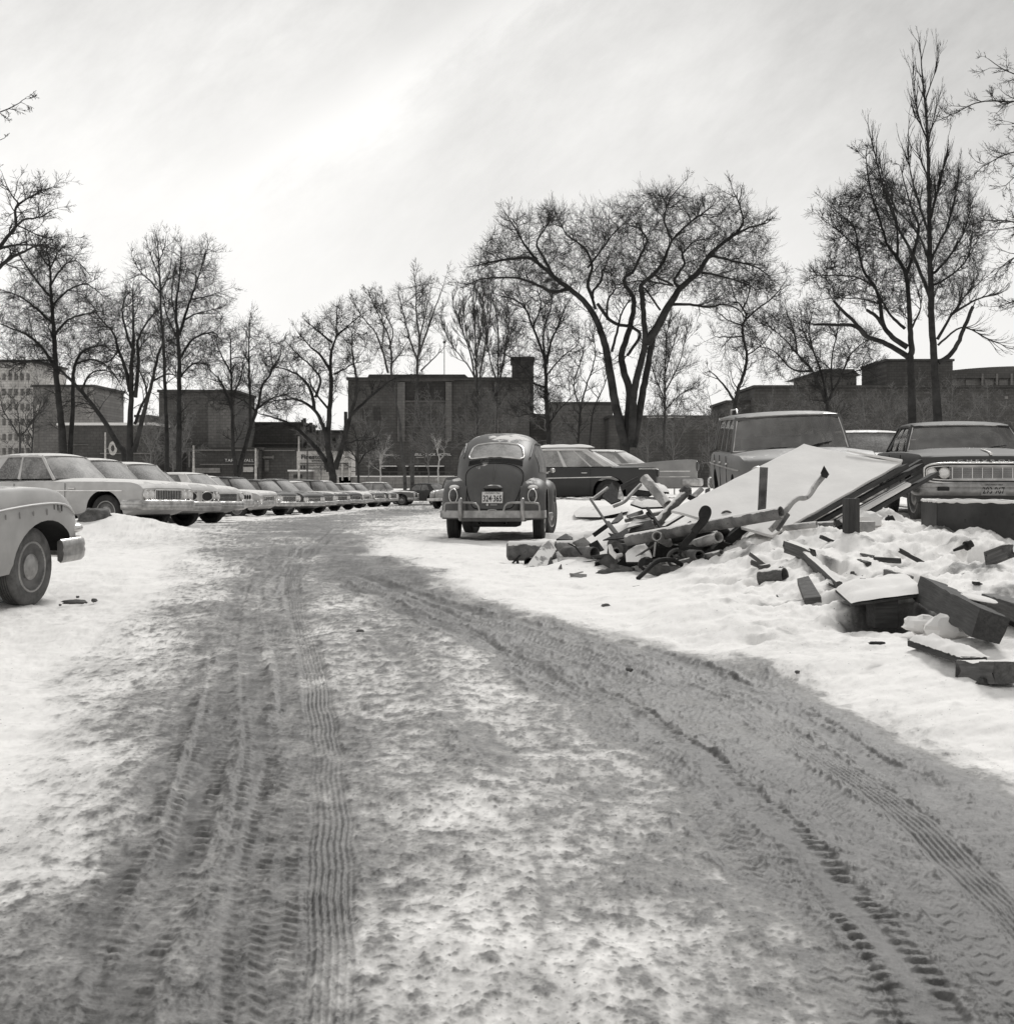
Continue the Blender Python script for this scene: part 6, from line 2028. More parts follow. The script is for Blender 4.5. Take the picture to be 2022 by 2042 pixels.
def tree(label, Y, limbs, z, l1=2.2, dens=2.2, trop=.35, wig=.14, per=(6, 4), ang=(28, 62), start=.3, mat='bark', tw=.0082, group=None, name='bare_tree', cat='tree', spread=.35, ground=True, ratio=(.5, .5), l1r=None, fill=None, nf=0):
    """limbs: list of (points in zoom pixels, radius at the start, radius at the tip in photo pixels[, first share carrying branches]); the first is the trunk"""
    k = Y / F
    l1 = l1 * (1.0 if fill else 1.25)
    per = (per[0] + 2, per[1] + 1)
    ratio = (.58, .62)
    polys = []
    base = None
    for li, lb in enumerate(limbs):
        pts, ra, rb = lb[0], lb[1], lb[2]
        st = lb[3] if len(lb) > 3 else start
        pp = [z(x, y) for x, y in pts]
        if li == 0 and ground:
            gx = (pp[0][0] - CX) * k
            gz = g1(gx, Y) - .1
            gy = HY - (gz - EYE) / k
            if gy > pp[0][1]: pp = [(pp[0][0], gy)] + pp
        w = [P(x, y, Y) for x, y in pp]
        if base is None: base = w[0].copy()
        # depth: limbs lean towards or away from the viewer as they leave the trunk
        sgn = [0.0, .8, -.8, .45, -.5, 1.0, -1.0, .25, -.3, .7, -.65][li % 11]
        root_d = None
        tot = 0
        for i in range(len(w)):
            if i: tot += (w[i] - w[i - 1]).length
            w[i] = w[i] + Vector((0, sgn * spread * tot, 0))
        c = catmull(w, 5)
        a = np.array([tuple(p) for p in c])
        # slight crookedness
        a[1:-1] += rng.normal(0, .012 * k * F / 80, a[1:-1].shape)
        n = len(a)
        tt = np.linspace(0, 1, n)
        rad = (ra + (rb - ra) * tt ** .85) * k
        polys.append((a, rad, st))
    # connect offset limbs to what they grow from: shift start depth to nearest earlier limb in the picture plane
    for i in range(1, len(polys)):
        a = polys[i][0]
        best, off = 1e9, 0
        for j in range(i):
            b = polys[j][0]
            dd = np.hypot(b[:, 0] - a[0, 0], b[:, 2] - a[0, 2])
            q = dd.argmin()
            if dd[q] < best: best, off = dd[q], b[q, 1] - a[0, 1]
        if best < 2.0: a[:, 1] += off
    root = empty(name, label, cat, loc=base, group=group)
    tg = []
    P0, D0, L0, R0 = [], [], [], []
    for a, rad, st in polys:
        tg.append((a[None], rad[None], 9))
        seg = np.linalg.norm(np.diff(a, axis=0), axis=1)
        s = np.concatenate([[0], np.cumsum(seg)])
        tot = s[-1]
        cnt = max(1, int(tot * (1 - st) * dens * (1.15 if fill else 1.6)))
        q = rng.uniform(st * tot, tot, cnt)
        q[0] = tot * .999
        for j, qq in enumerate(q):
            i = min(len(seg) - 1, np.searchsorted(s, qq) - 1)
            i = max(i, 0)
            t = (qq - s[i]) / seg[i]
            p = a[i] + (a[i + 1] - a[i]) * t
            d = unit(a[i + 1] - a[i])
            rv = rng.normal(0, 1, 3)
            pr = unit(rv - d * rv.dot(d))
            an = math.radians(rng.uniform(*ang)) * (.25 if j == 0 else 1)
            P0.append(p); D0.append(d * math.cos(an) + pr * math.sin(an))
            L0.append(l1 * rng.uniform(.45, 1.15) * (1.15 - .5 * qq / tot))
            R0.append(min(rad[i] * .75, (l1r or .032) * rng.uniform(.7, 1.2)))
    tubes_to_mesh(tg, 'trunk', M[mat], root)
    extra = []
    if fill:
        # boughs reaching for points spread through the crown's outline
        pg = np.array([z(x, y) for x, y in fill])
        xa, xb, ya, yb = pg[:, 0].min(), pg[:, 0].max(), pg[:, 1].min(), pg[:, 1].max()
        px_, py_ = rng.uniform(xa, xb, nf * 3), rng.uniform(ya, yb, nf * 3)
        ins = np.zeros(len(px_), bool)
        for i in range(len(pg)):
            (ax, ay), (bx, by) = pg[i], pg[(i + 1) % len(pg)]
            c_ = ((ay > py_) != (by > py_)) & (px_ < (bx - ax) * (py_ - ay) / (by - ay + 1e-9) + ax)
            ins ^= c_
        px_, py_ = px_[ins][:nf], py_[ins][:nf]
        hw = (xb - xa) / 2
        rel = np.clip(1 - ((px_ - (xa + xb) / 2) / hw) ** 2, .05, 1)
        dy_ = rng.uniform(-1, 1, len(px_)) * hw * k * .8 * np.sqrt(rel)
        T = np.stack([(px_ - CX) * k, np.full(len(px_), Y) + dy_, EYE + (HY - py_) * k], -1)
        T[:, 0] *= T[:, 1] / Y
        T[:, 2] = EYE + (T[:, 2] - EYE) * T[:, 1] / Y
        NP = np.concatenate([a[int(len(a) * .35):] for a, _, _ in polys])
        NT = unit(np.concatenate([np.gradient(a, axis=0)[int(len(a) * .35):] for a, _, _ in polys]))
        NR = np.concatenate([r_[int(len(a) * .35):] for a, r_, _ in polys])
        d0 = np.sqrt(((T[:, None, :] - NP[None]) ** 2).sum(-1)).min(1)
        for t_ in T[np.argsort(d0)]:
            v = t_ - NP
            ds = np.sqrt((v ** 2).sum(-1))
            cost = ds * (1.25 - .45 * (v * NT).sum(-1) / np.maximum(ds, 1e-6))
            j = cost.argmin()
            if ds[j] < .35 or ds[j] > 6: continue
            c1_ = NP[j] + NT[j] * ds[j] * .45 + rng.normal(0, .05 * ds[j], 3)
            q_ = np.linspace(0, 1, 6)[:, None]
            cv = (1 - q_) ** 2 * NP[j] + 2 * q_ * (1 - q_) * c1_ + q_ ** 2 * t_
            cv[1:-1] += rng.normal(0, .03 * ds[j], (4, 3))
            r0_ = min(NR[j] * .8, .016 + .013 * ds[j])
            rr_ = np.linspace(r0_, max(tw * 1.3, r0_ * .4), 6)
            extra.append((cv, rr_))
            NP = np.concatenate([NP, cv[2:]]); NT = np.concatenate([NT, unit(np.gradient(cv, axis=0)[2:])]); NR = np.concatenate([NR, rr_[2:]])
    p0, d0, l0, r0 = np.array(P0), np.array(D0), np.array(L0), np.array(R0)
    g = []
    A, Ra = shoots(p0, d0, l0, r0, 7, wig, (0, 0, trop))
    g.append((A, Ra, 4))
    if extra:
        Ex, Er = np.array([e[0] for e in extra]), np.array([e[1] for e in extra])
        g.append((Ex, Er, 4))
        el = np.full(len(Ex), l1 * .85)
        p, d, l, r = spawn(Ex, Er, 6, .15, (20, 60), .62, el, .7)
        B2, R2 = shoots(p, d, l, np.full(len(p), tw * 1.0), 5, wig * .6, (0, 0, trop))
        g.append((B2, R2, 3))
        p, d, l, r = spawn(B2, R2, 4, .1, (20, 55), .6, l, .7)
        C2_, R3 = shoots(p, d, l, np.full(len(p), tw * .8), 3, wig * .55, (0, 0, trop * .8), .5)
        g.append((C2_, R3, 3))
    p, d, l, r = spawn(A, Ra, per[0], .2, ang, ratio[0], l0, .7)
    Bm, Rb = shoots(p, d, l, np.maximum(r, tw * 1.15), 5, wig * .6, (0, 0, trop))
    g.append((Bm, Rb, 3))
    p, d, l, r = spawn(Bm, Rb, per[1], .15, ang, ratio[1], l, .7)
    Cm, Rc = shoots(p, d, l, np.full(len(p), tw), 3, wig * .55, (0, 0, trop * .8), .6)
    g.append((Cm, Rc, 3))
    tubes_to_mesh(g, 'crown', M[mat], root)
    return root


def z1(x, y): return (x / 3.219, 320 + y / 3.219)
def z2(x, y): return (400 + x / 3.188, 520 + y / 3.188)
def z3(x, y): return (880 + x / 2.733, 360 + y / 2.733)
def z4(x, y): return (1420 + x / 2.355, 60 + y / 2.355)


# the spreading elm-shaped tree in the middle
tree('tall spreading tree with four crooked stems and wide umbrella crown, right of the middle', 88, [
    ([(1000, 1450), (975, 1330), (945, 1200), (920, 1050), (900, 930), (868, 820), (830, 730), (770, 650), (700, 590), (620, 530), (540, 460), (480, 420), (390, 425), (290, 440), (220, 455)], 11, 1.6, .42),
    ([(1012, 1450), (1020, 1300), (1030, 1150), (1000, 1030), (990, 940), (1020, 850), (1050, 740), (1065, 640), (1055, 590), (1020, 530), (1030, 480), (1080, 440), (1130, 330), (1170, 240), (1130, 160), (1080, 120)], 9, 1.3, .5),
    ([(1030, 1450), (1040, 1300), (1048, 1150), (1075, 1020), (1100, 900), (1092, 780), (1080, 660), (1075, 590), (1140, 540), (1190, 460), (1220, 380), (1290, 310), (1390, 240)], 9, 1.3, .5),
    ([(1045, 1450), (1078, 1280), (1105, 1130), (1130, 1000), (1152, 900), (1160, 850)], 8.5, 5.0, .99),
    ([(1108, 900), (1180, 780), (1230, 690), (1285, 605), (1380, 520), (1440, 430), (1520, 360), (1620, 300), (1730, 270)], 9.5, 1.4, .35),
    ([(825, 640), (800, 560), (822, 470), (800, 380), (755, 330), (690, 280), (650, 200)], 4, 1.0, .25),
    ([(700, 590), (610, 608), (540, 580), (440, 545), (350, 540), (230, 550), (140, 590)], 4.2, .9, .25),
    ([(620, 530), (560, 420), (520, 340), (565, 260), (600, 190)], 3.2, .8, .25),
    ([(850, 670), (930, 770), (1030, 800), (1080, 845), (1010, 955)], 3.4, 3.0, .4),
    ([(840, 700), (825, 610), (875, 540), (880, 485), (905, 490)], 3.2, 1.5, .4),
    ([(905, 760), (905, 660), (945, 590), (930, 540)], 2.8, 1.0, .3),
    ([(1240, 690), (1340, 690), (1430, 705), (1530, 690), (1610, 730), (1650, 800)], 3.2, .8, .25),
    ([(1285, 605), (1255, 560), (1310, 470), (1300, 420), (1360, 350), (1420, 330)], 3.5, .9, .3),
    ([(1380, 520), (1480, 540), (1600, 580), (1680, 620)], 3, .8, .2),
    ([(1440, 430), (1560, 460), (1690, 490), (1760, 540)], 3, .8, .2),
    ([(1540, 350), (1610, 270), (1590, 170), (1560, 110)], 3, .8, .2),
    ([(930, 930), (965, 800), (985, 720), (1030, 640)], 3, 1.2, .4),
    ([(800, 470), (870, 380), (930, 300), (1000, 230)], 2.6, .7, .2),
    ([(540, 460), (450, 340), (400, 250), (360, 190)], 2.8, .7, .2),
    ([(1220, 380), (1180, 280), (1200, 180), (1260, 100)], 2.6, .7, .2),
    ([(1150, 560), (1240, 600), (1080, 570), (950, 590)], 2.4, .9, .3),
    ([(1180, 720), (1090, 600), (1090, 640)], 2.2, 1.2, .5)],
    z3, l1=1.9, dens=2.5, trop=.26, wig=.17, per=(6, 4), tw=.0085, spread=.22, name='elm_tree', fill=[(100, 600), (180, 470), (190, 390), (290, 290), (370, 200), (480, 180), (620, 150), (700, 180), (830, 140), (980, 140), (1010, 70), (1180, 50), (1330, 70), (1560, 90), (1700, 180), (1790, 260), (1810, 400), (1820, 520), (1770, 610), (1650, 640), (1500, 620), (1380, 640), (1250, 600), (1100, 640), (940, 640), (780, 560), (620, 600), (450, 570), (300, 580)], nf=1150)
# trees on the left
LT = 'bare trees behind the left row'
tree('bushy bare tree with arching side branches, tallest cone near the left edge', 98, [
    ([(405, 1900), (395, 1700), (372, 1500), (356, 1300), (345, 1100), (335, 950), (325, 800), (318, 680), (295, 540)], 9, 1.2, .25),
    ([(450, 1900), (440, 1600), (425, 1380), (428, 1280), (460, 1200), (530, 1160), (650, 1150)], 5.5, 1, .55),
    ([(350, 1330), (280, 1200), (190, 1120), (90, 1080), (0, 1040)], 3.5, .8, .2), ([(345, 1130), (430, 1020), (540, 980), (640, 960)], 3, .8, .2),
    ([(345, 1050), (250, 960), (150, 880), (40, 840)], 3.2, .8, .2), ([(335, 930), (420, 830), (520, 780), (600, 830)], 2.6, .7, .2), ([(330, 880), (240, 760), (170, 640), (150, 580)], 2.6, .7, .2),
    ([(325, 800), (400, 680), (480, 640), (560, 720)], 2.2, .7, .2), ([(355, 1290), (290, 1280), (180, 1290), (60, 1330)], 3, .7, .2), ([(428, 1290), (540, 1260), (640, 1320), (700, 1420)], 2.6, .7, .2), ([(318, 680), (260, 600), (230, 500)], 2, .6, .2), ([(318, 700), (370, 590), (420, 540)], 2, .6, .2)],
    z1, l1=2.0, dens=2.6, trop=.02, wig=.15, per=(6, 4), group=LT, fill=[(300, 530), (420, 570), (520, 650), (600, 780), (650, 880), (690, 1000), (690, 1200), (640, 1300), (480, 1340), (300, 1300), (100, 1350), (0, 1300), (0, 950), (80, 800), (150, 640), (200, 570)], nf=640)
tree('leaning bare tree whose trunk bows to the left, left of the four-stemmed one', 96, [
    ([(800, 1900), (760, 1830), (700, 1720), (610, 1590), (520, 1480), (440, 1395), (350, 1320), (240, 1290), (120, 1310)], 7.5, 1, .45),
    ([(520, 1480), (560, 1380), (640, 1340), (760, 1380)], 2.6, .7, .2), ([(610, 1590), (560, 1560), (470, 1580)], 2, .6, .2)],
    z1, l1=1.7, dens=1.8, trop=-.05, wig=.16, per=(5, 4), group=LT)
tree('four-stemmed bare tree rising in a fan from one stump, behind the first parked cars', 92, [
    ([(835, 1900), (835, 1700), (842, 1500), (846, 1300), (856, 1150), (856, 1000), (850, 860)], 8.5, 1.1, .4),
    ([(832, 1480), (800, 1350), (740, 1210), (690, 1090), (620, 1020), (540, 940)], 4.5, .9, .3), ([(858, 1870), (900, 1750), (950, 1600), (1010, 1430), (1062, 1270), (1110, 1180), (1130, 1060)], 6, 1, .4),
    ([(868, 1520), (880, 1300), (872, 1150), (930, 1020), (1010, 930)], 4.5, .9, .4), ([(865, 1690), (905, 1590), (950, 1500), (930, 1400), (900, 1330)], 3.4, 1, .3), ([(846, 1200), (780, 1040), (760, 900), (790, 820)], 3, .7, .25), ([(740, 1210), (690, 1280), (600, 1310)], 2, .6, .2), ([(1010, 1430), (1100, 1380), (1200, 1400)], 2.4, .6, .2)],
    z1, l1=2.0, dens=2.4, trop=.12, wig=.16, per=(6, 4), group=LT, fill=[(690, 900), (760, 840), (820, 810), (900, 860), (960, 920), (1050, 950), (1130, 1080), (1150, 1250), (1060, 1350), (900, 1300), (780, 1400), (640, 1350), (600, 1150), (640, 980)], nf=260)
tree('tall slim bare tree with a spindly top, right of the four-stemmed one', 105, [
    ([(1072, 1900), (1070, 1700), (1060, 1450), (1050, 1200), (1036, 1000), (1030, 850), (1020, 650), (1010, 500)], 5.5, .8, .4),
    ([(1030, 850), (960, 770), (880, 700), (835, 620)], 2, .6, .2), ([(1035, 830), (1085, 750), (1110, 660)], 1.8, .6, .2), ([(1028, 760), (980, 650), (940, 540)], 1.6, .5, .2), ([(1020, 650), (1060, 560), (1070, 500)], 1.4, .5, .2)],
    z1, l1=1.8, dens=2.0, trop=.35, wig=.12, per=(5, 4), group=LT, fill=[(940, 520), (1030, 480), (1080, 560), (1110, 680), (1080, 800), (1040, 900), (960, 860), (860, 760), (830, 640)], nf=70)
tree('tall bare tree forking into two spindly tops, behind the rear-facing car', 100, [
    ([(1150, 1900), (1150, 1600), (1150, 1300), (1140, 1100), (1130, 950), (1150, 780), (1165, 560)], 7, .8, .3),
    ([(1150, 1120), (1190, 950), (1240, 760), (1300, 510)], 3.5, .7, .3), ([(1155, 1270), (1250, 1150), (1380, 1110), (1440, 1160)], 2.8, .7, .2), ([(1150, 1400), (1240, 1300), (1340, 1310)], 2.4, .6, .2), ([(1145, 1150), (1080, 1000), (1060, 880)], 2.4, .6, .2), ([(1210, 880), (1300, 860), (1400, 820)], 2, .6, .2), ([(1175, 1020), (1270, 980), (1390, 960)], 2, .6, .2), ([(1130, 1000), (1100, 880), (1110, 700)], 1.8, .6, .2)],
    z1, l1=2.0, dens=2.5, trop=.12, wig=.15, per=(6, 4), group=LT, fill=[(1150, 560), (1300, 510), (1370, 640), (1400, 800), (1440, 980), (1430, 1120), (1400, 1250), (1330, 1350), (1200, 1350), (1060, 1250), (1040, 1000), (1080, 850), (1120, 680)], nf=430)
tree('V-shaped double-trunk bare tree behind the far half of the row', 102, [
    ([(228, 1400), (222, 1300), (205, 1150), (200, 900), (195, 700), (190, 500)], 7, .9, .35),
    ([(238, 1370), (262, 1240), (300, 1060), (335, 940), (362, 780), (412, 680), (385, 500)], 6, .9, .4), ([(305, 1050), (310, 800), (315, 600), (330, 400)], 3.5, .7, .3), ([(200, 950), (130, 780), (60, 700)], 3, .7, .2), ([(200, 870), (260, 740), (280, 640)], 2.4, .6, .2),
    ([(340, 930), (440, 860), (540, 840)], 2.6, .7, .2), ([(195, 720), (140, 600), (120, 520)], 2, .6, .2), ([(330, 950), (250, 880), (200, 860)], 2.2, .7, .3), ([(400, 690), (460, 600), (480, 520)], 2, .6, .2)],
    z2, l1=1.9, dens=2.5, trop=.15, wig=.15, per=(6, 4), group=LT, fill=[(150, 420), (330, 340), (400, 450), (500, 500), (540, 640), (570, 800), (600, 950), (480, 960), (350, 880), (200, 900), (60, 950), (0, 850), (20, 650), (80, 520)], nf=280)
tree('dark wide-forked tree with long curving limbs, left of the brick building', 118, [
    ([(842, 1420), (838, 1340), (822, 1250), (808, 1150), (820, 950), (830, 800), (825, 650), (835, 560), (862, 480), (866, 320)], 9.5, 1.1, .5),
    ([(818, 1340), (790, 1270), (720, 1180), (620, 1080), (540, 1030), (440, 990), (330, 960)], 6.5, .9, .4), ([(808, 1130), (775, 1030), (730, 950), (640, 890), (540, 890), (430, 912)], 5, .8, .4),
    ([(730, 950), (706, 830), (640, 740), (540, 690), (420, 668)], 4, .7, .3), ([(735, 870), (770, 760), (720, 680), (630, 600), (560, 520)], 3, .7, .3), ([(830, 700), (760, 600), (690, 540), (600, 440)], 3.6, .7, .3),
    ([(858, 1320), (900, 1200), (940, 1080), (975, 960), (1012, 870), (1020, 760), (1008, 620), (1022, 510)], 6, 1.0, .45), ([(975, 985), (1060, 900), (1150, 820), (1230, 760), (1330, 730)], 3.6, .7, .3), ([(925, 1165), (1000, 1145), (1085, 1140)], 2.4, .8, .3),
    ([(850, 720), (920, 680), (985, 640)], 2.4, .6, .2), ([(840, 520), (740, 440), (670, 380)], 2.6, .6, .2), ([(862, 480), (930, 420), (990, 370)], 2.4, .6, .2), ([(820, 950), (700, 800), (690, 720)], 2.6, .8, .4), ([(560, 1040), (450, 1040), (350, 1060)], 2.4, .6, .2)],
    z2, l1=1.8, dens=2.1, trop=.22, wig=.16, per=(5, 4), group=None, tw=.0105, fill=[(540, 510), (600, 450), (680, 380), (790, 310), (870, 280), (960, 340), (1000, 390), (1080, 430), (1110, 560), (1060, 700), (960, 720), (900, 800), (760, 860), (600, 980), (400, 980), (360, 900), (440, 800), (560, 700)], nf=300)
BT = 'slim bare trees before the brick building'
tree('slim leaning bare tree before the brick building, left of the straight one', 150, [
    ([(1300, 1400), (1285, 1250), (1268, 1050), (1240, 880), (1215, 740), (1215, 600), (1195, 480), (1150, 380), (1110, 300), (1065, 190)], 4.2, .7, .45),
    ([(1192, 710), (1150, 560), (1100, 440), (1020, 350), (955, 250)], 2.4, .6, .3), ([(1215, 650), (1270, 590), (1320, 520)], 1.8, .5, .2), ([(1200, 560), (1222, 450), (1175, 330), (1150, 220)], 1.8, .5, .2), ([(1150, 560), (1160, 400), (1120, 260)], 1.5, .5, .2)],
    z2, l1=2.2, dens=1.7, trop=.35, wig=.13, per=(5, 4), group=BT, tw=.014, mat='bark_grey', fill=[(950, 260), (1060, 180), (1180, 230), (1220, 380), (1300, 560), (1220, 700), (1140, 640), (1040, 420)], nf=70)
tree('straight tall bare tree before the brick building, its top forked three ways', 145, [
    ([(1345, 1420), (1350, 1200), (1368, 1000), (1375, 800), (1380, 640), (1392, 500), (1375, 350), (1370, 200), (1362, 100)], 5, .7, .45),
    ([(1380, 640), (1330, 500), (1290, 350), (1250, 190)], 2.4, .6, .3), ([(1385, 600), (1450, 430), (1500, 300), (1555, 160)], 2.4, .6, .3), ([(1400, 700), (1480, 620), (1555, 540)], 1.8, .5, .3), ([(1392, 500), (1430, 350), (1470, 160)], 1.8, .5, .2)],
    z2, l1=2.2, dens=1.7, trop=.35, wig=.13, per=(5, 4), group=BT, tw=.014, mat='bark_grey', fill=[(1245, 170), (1370, 110), (1560, 160), (1560, 320), (1480, 480), (1440, 620), (1380, 680), (1330, 600), (1270, 380)], nf=80)
tree('brush-like bare tree with many upright rods, left part of the vase-shaped pair', 130, [
    ([(195, 1450), (195, 1200), (190, 1000), (185, 850), (180, 700), (192, 620)], 3.2, .7, .35), ([(195, 1150), (160, 950), (110, 800), (70, 700), (60, 640)], 2.2, .6, .2), ([(200, 1150), (230, 950), (262, 800), (272, 660)], 2.2, .6, .2), ([(195, 1100), (140, 1000), (60, 900), (25, 830)], 1.8, .5, .2), ([(192, 1000), (140, 850), (120, 700)], 1.8, .5, .2), ([(188, 980), (215, 800), (225, 640)], 1.8, .5, .2)],
    z3, l1=2.0, dens=1.8, trop=.5, wig=.08, per=(6, 4), ang=(14, 40), group=BT, tw=.013, mat='bark_grey')
tree('brush-like bare tree with many upright rods, right part of the vase-shaped pair', 132, [
    ([(300, 1450), (305, 1150), (312, 900), (300, 720), (262, 620)], 3, .7, .35), ([(305, 1150), (345, 950), (370, 780), (360, 660)], 2, .6, .2), ([(305, 1100), (260, 950), (240, 780), (230, 650)], 1.8, .5, .2)],
    z3, l1=1.9, dens=1.8, trop=.45, wig=.08, per=(6, 4), ang=(14, 42), group=BT, tw=.013, mat='bark_grey')
tree('bare tree with an arching left limb, between brick building and elm', 110, [
    ([(585, 1430), (576, 1250), (570, 1100), (565, 980), (540, 900), (500, 800), (460, 700), (400, 650), (300, 620)], 5.5, .8, .4), ([(574, 1000), (600, 880), (640, 780), (680, 680), (720, 610)], 3, .6, .25), ([(570, 1130), (500, 1100), (430, 1010), (340, 950), (250, 960)], 2.6, .6, .3), ([(577, 1300), (500, 1270), (420, 1285)], 1.8, .6, .2), ([(585, 1330), (640, 1250), (705, 1190)], 1.8, .6, .2), ([(565, 980), (560, 820), (600, 680), (610, 590)], 2.4, .6, .2), ([(500, 800), (540, 690), (520, 590)], 2, .6, .2), ([(574, 1060), (660, 960), (740, 900)], 2, .6, .2), ([(460, 700), (420, 600)], 1.6, .6, .2)],
    z3, l1=2.2, dens=2.5, trop=.3, wig=.13, per=(6, 4), tw=.0105, fill=[(280, 620), (420, 580), (560, 570), (700, 600), (740, 760), (740, 950), (700, 1150), (560, 1250), (420, 1250), (250, 1000), (330, 850)], nf=300)
tree('thin crooked double stem just left of the elm trunk', 105, [
    ([(745, 1440), (760, 1250), (790, 1120), (830, 1000), (836, 900), (808, 800)], 2.6, .7, .3), ([(810, 1440), (832, 1250), (890, 1120), (915, 1050)], 2, .6, .3), ([(760, 1250), (720, 1120), (760, 980), (780, 860)], 1.6, .6, .2)],
    z3, l1=1.6, dens=1.8, trop=.3, wig=.16, per=(4, 4), tw=.009)
tree('pale feathery cone-shaped bare tree just right of the elm stems', 120, [
    ([(1215, 1430), (1218, 1250), (1218, 1100), (1222, 950), (1228, 850), (1250, 740)], 3, .7, .2), ([(1220, 1200), (1165, 1050), (1120, 900)], 1.6, .5, .2), ([(1220, 1150), (1290, 1000), (1325, 840)], 1.8, .5, .2), ([(1218, 1250), (1310, 1160), (1390, 1130)], 1.4, .5, .2), ([(1220, 1050), (1260, 900), (1290, 780)], 1.5, .5, .2)],
    z3, l1=2.0, dens=2.6, trop=.42, wig=.09, per=(6, 4), ang=(18, 45), tw=.0105, mat='bark_grey', fill=[(1120, 880), (1180, 750), (1260, 730), (1320, 800), (1380, 1000), (1420, 1180), (1300, 1250), (1150, 1200), (1090, 1000)], nf=120)
tree('crooked bare tree with bare snag branches, left of the station wagon roof', 92, [
    ([(1600, 1330), (1600, 1220), (1620, 1130), (1650, 1050), (1666, 960), (1650, 880), (1640, 800), (1662, 740), (1640, 690), (1600, 640), (1580, 560)], 5, .8, .4), ([(1592, 1200), (1550, 1120), (1500, 1060), (1468, 1030)], 2.8, .7, .4), ([(1660, 760), (1720, 700), (1800, 640), (1860, 560)], 2.2, .6, .2), ([(1642, 850), (1560, 850), (1495, 850)], 1.8, .6, .3), ([(1645, 790), (1560, 760), (1500, 715)], 1.8, .6, .2), ([(1640, 700), (1680, 620), (1690, 540)], 2, .6, .2), ([(1666, 950), (1740, 900), (1790, 830)], 1.6, .5, .2)],
    z3, l1=1.8, dens=2.1, trop=.25, wig=.17, per=(5, 4), tw=.0085, fill=[(1480, 700), (1560, 570), (1650, 540), (1740, 530), (1850, 570), (1870, 650), (1800, 760), (1740, 880), (1650, 960), (1500, 880), (1460, 800)], nf=160)
tree('low many-stemmed bare tree spreading above the station wagon', 115, [
    ([(540, 1800), (530, 1740), (470, 1600), (400, 1520), (330, 1440), (245, 1380)], 4.5, .7, .3), ([(540, 1740), (520, 1600), (490, 1500), (480, 1400), (505, 1290)], 3, .6, .25), ([(545, 1740), (600, 1620), (640, 1520), (725, 1450)], 3, .6, .25), ([(470, 1600), (380, 1590), (290, 1500), (190, 1480)], 2.4, .6, .25), ([(400, 1520), (380, 1420), (335, 1310)], 2.2, .6, .2), ([(600, 1620), (680, 1600), (760, 1560)], 2, .6, .2), ([(490, 1500), (430, 1400), (420, 1330)], 1.8, .6, .2), ([(560, 1700), (560, 1560), (590, 1420), (600, 1330)], 2.2, .6, .2)],
    z4, l1=2.2, dens=2.5, trop=.3, wig=.15, per=(6, 4), tw=.0105, fill=[(180, 1470), (240, 1340), (330, 1300), (430, 1320), (520, 1290), (620, 1330), (760, 1420), (780, 1560), (650, 1660), (400, 1680), (220, 1620)], nf=300)
tree('big bare tree with snapped left limbs, left of the poplar', 95, [
    ([(938, 1870), (936, 1650), (930, 1560), (936, 1500), (930, 1420), (925, 1300), (910, 1150), (870, 1070), (820, 1000), (790, 900), (740, 740), (722, 590)], 9.5, .9, .5),
    ([(922, 1535), (830, 1470), (740, 1430), (690, 1380), (600, 1370), (510, 1365)], 6, 2.4, .85), ([(740, 1430), (680, 1370), (610, 1310), (568, 1272)], 4.5, 2.6, .9), ([(918, 1490), (850, 1440), (810, 1380), (800, 1280), (780, 1200), (730, 1120), (710, 1020), (690, 900), (590, 800)], 6, .8, .4),
    ([(812, 1385), (765, 1335), (728, 1313)], 4, 3, .95), ([(905, 1400), (850, 1340), (800, 1230), (780, 1190)], 3.4, 1, .4), ([(912, 1150), (950, 950), (900, 850), (830, 680)], 4, .7, .3), ([(780, 1200), (690, 1150), (540, 1140), (470, 1160)], 2.2, .6, .25), ([(870, 1070), (860, 900), (800, 760)], 3, .7, .25), ([(800, 1280), (700, 1250), (560, 1250)], 2, .6, .2), ([(710, 1020), (620, 940), (530, 880)], 2, .6, .2), ([(936, 1400), (980, 1300), (960, 1200)], 2.4, .6, .3)],
    z4, l1=1.8, dens=2.4, trop=.28, wig=.15, per=(6, 4), tw=.011, fill=[(510, 880), (550, 800), (680, 720), (720, 620), (780, 660), (850, 690), (960, 800), (980, 1000), (950, 1200), (900, 1340), (740, 1300), (560, 1260), (430, 1160), (560, 1050)], nf=720)
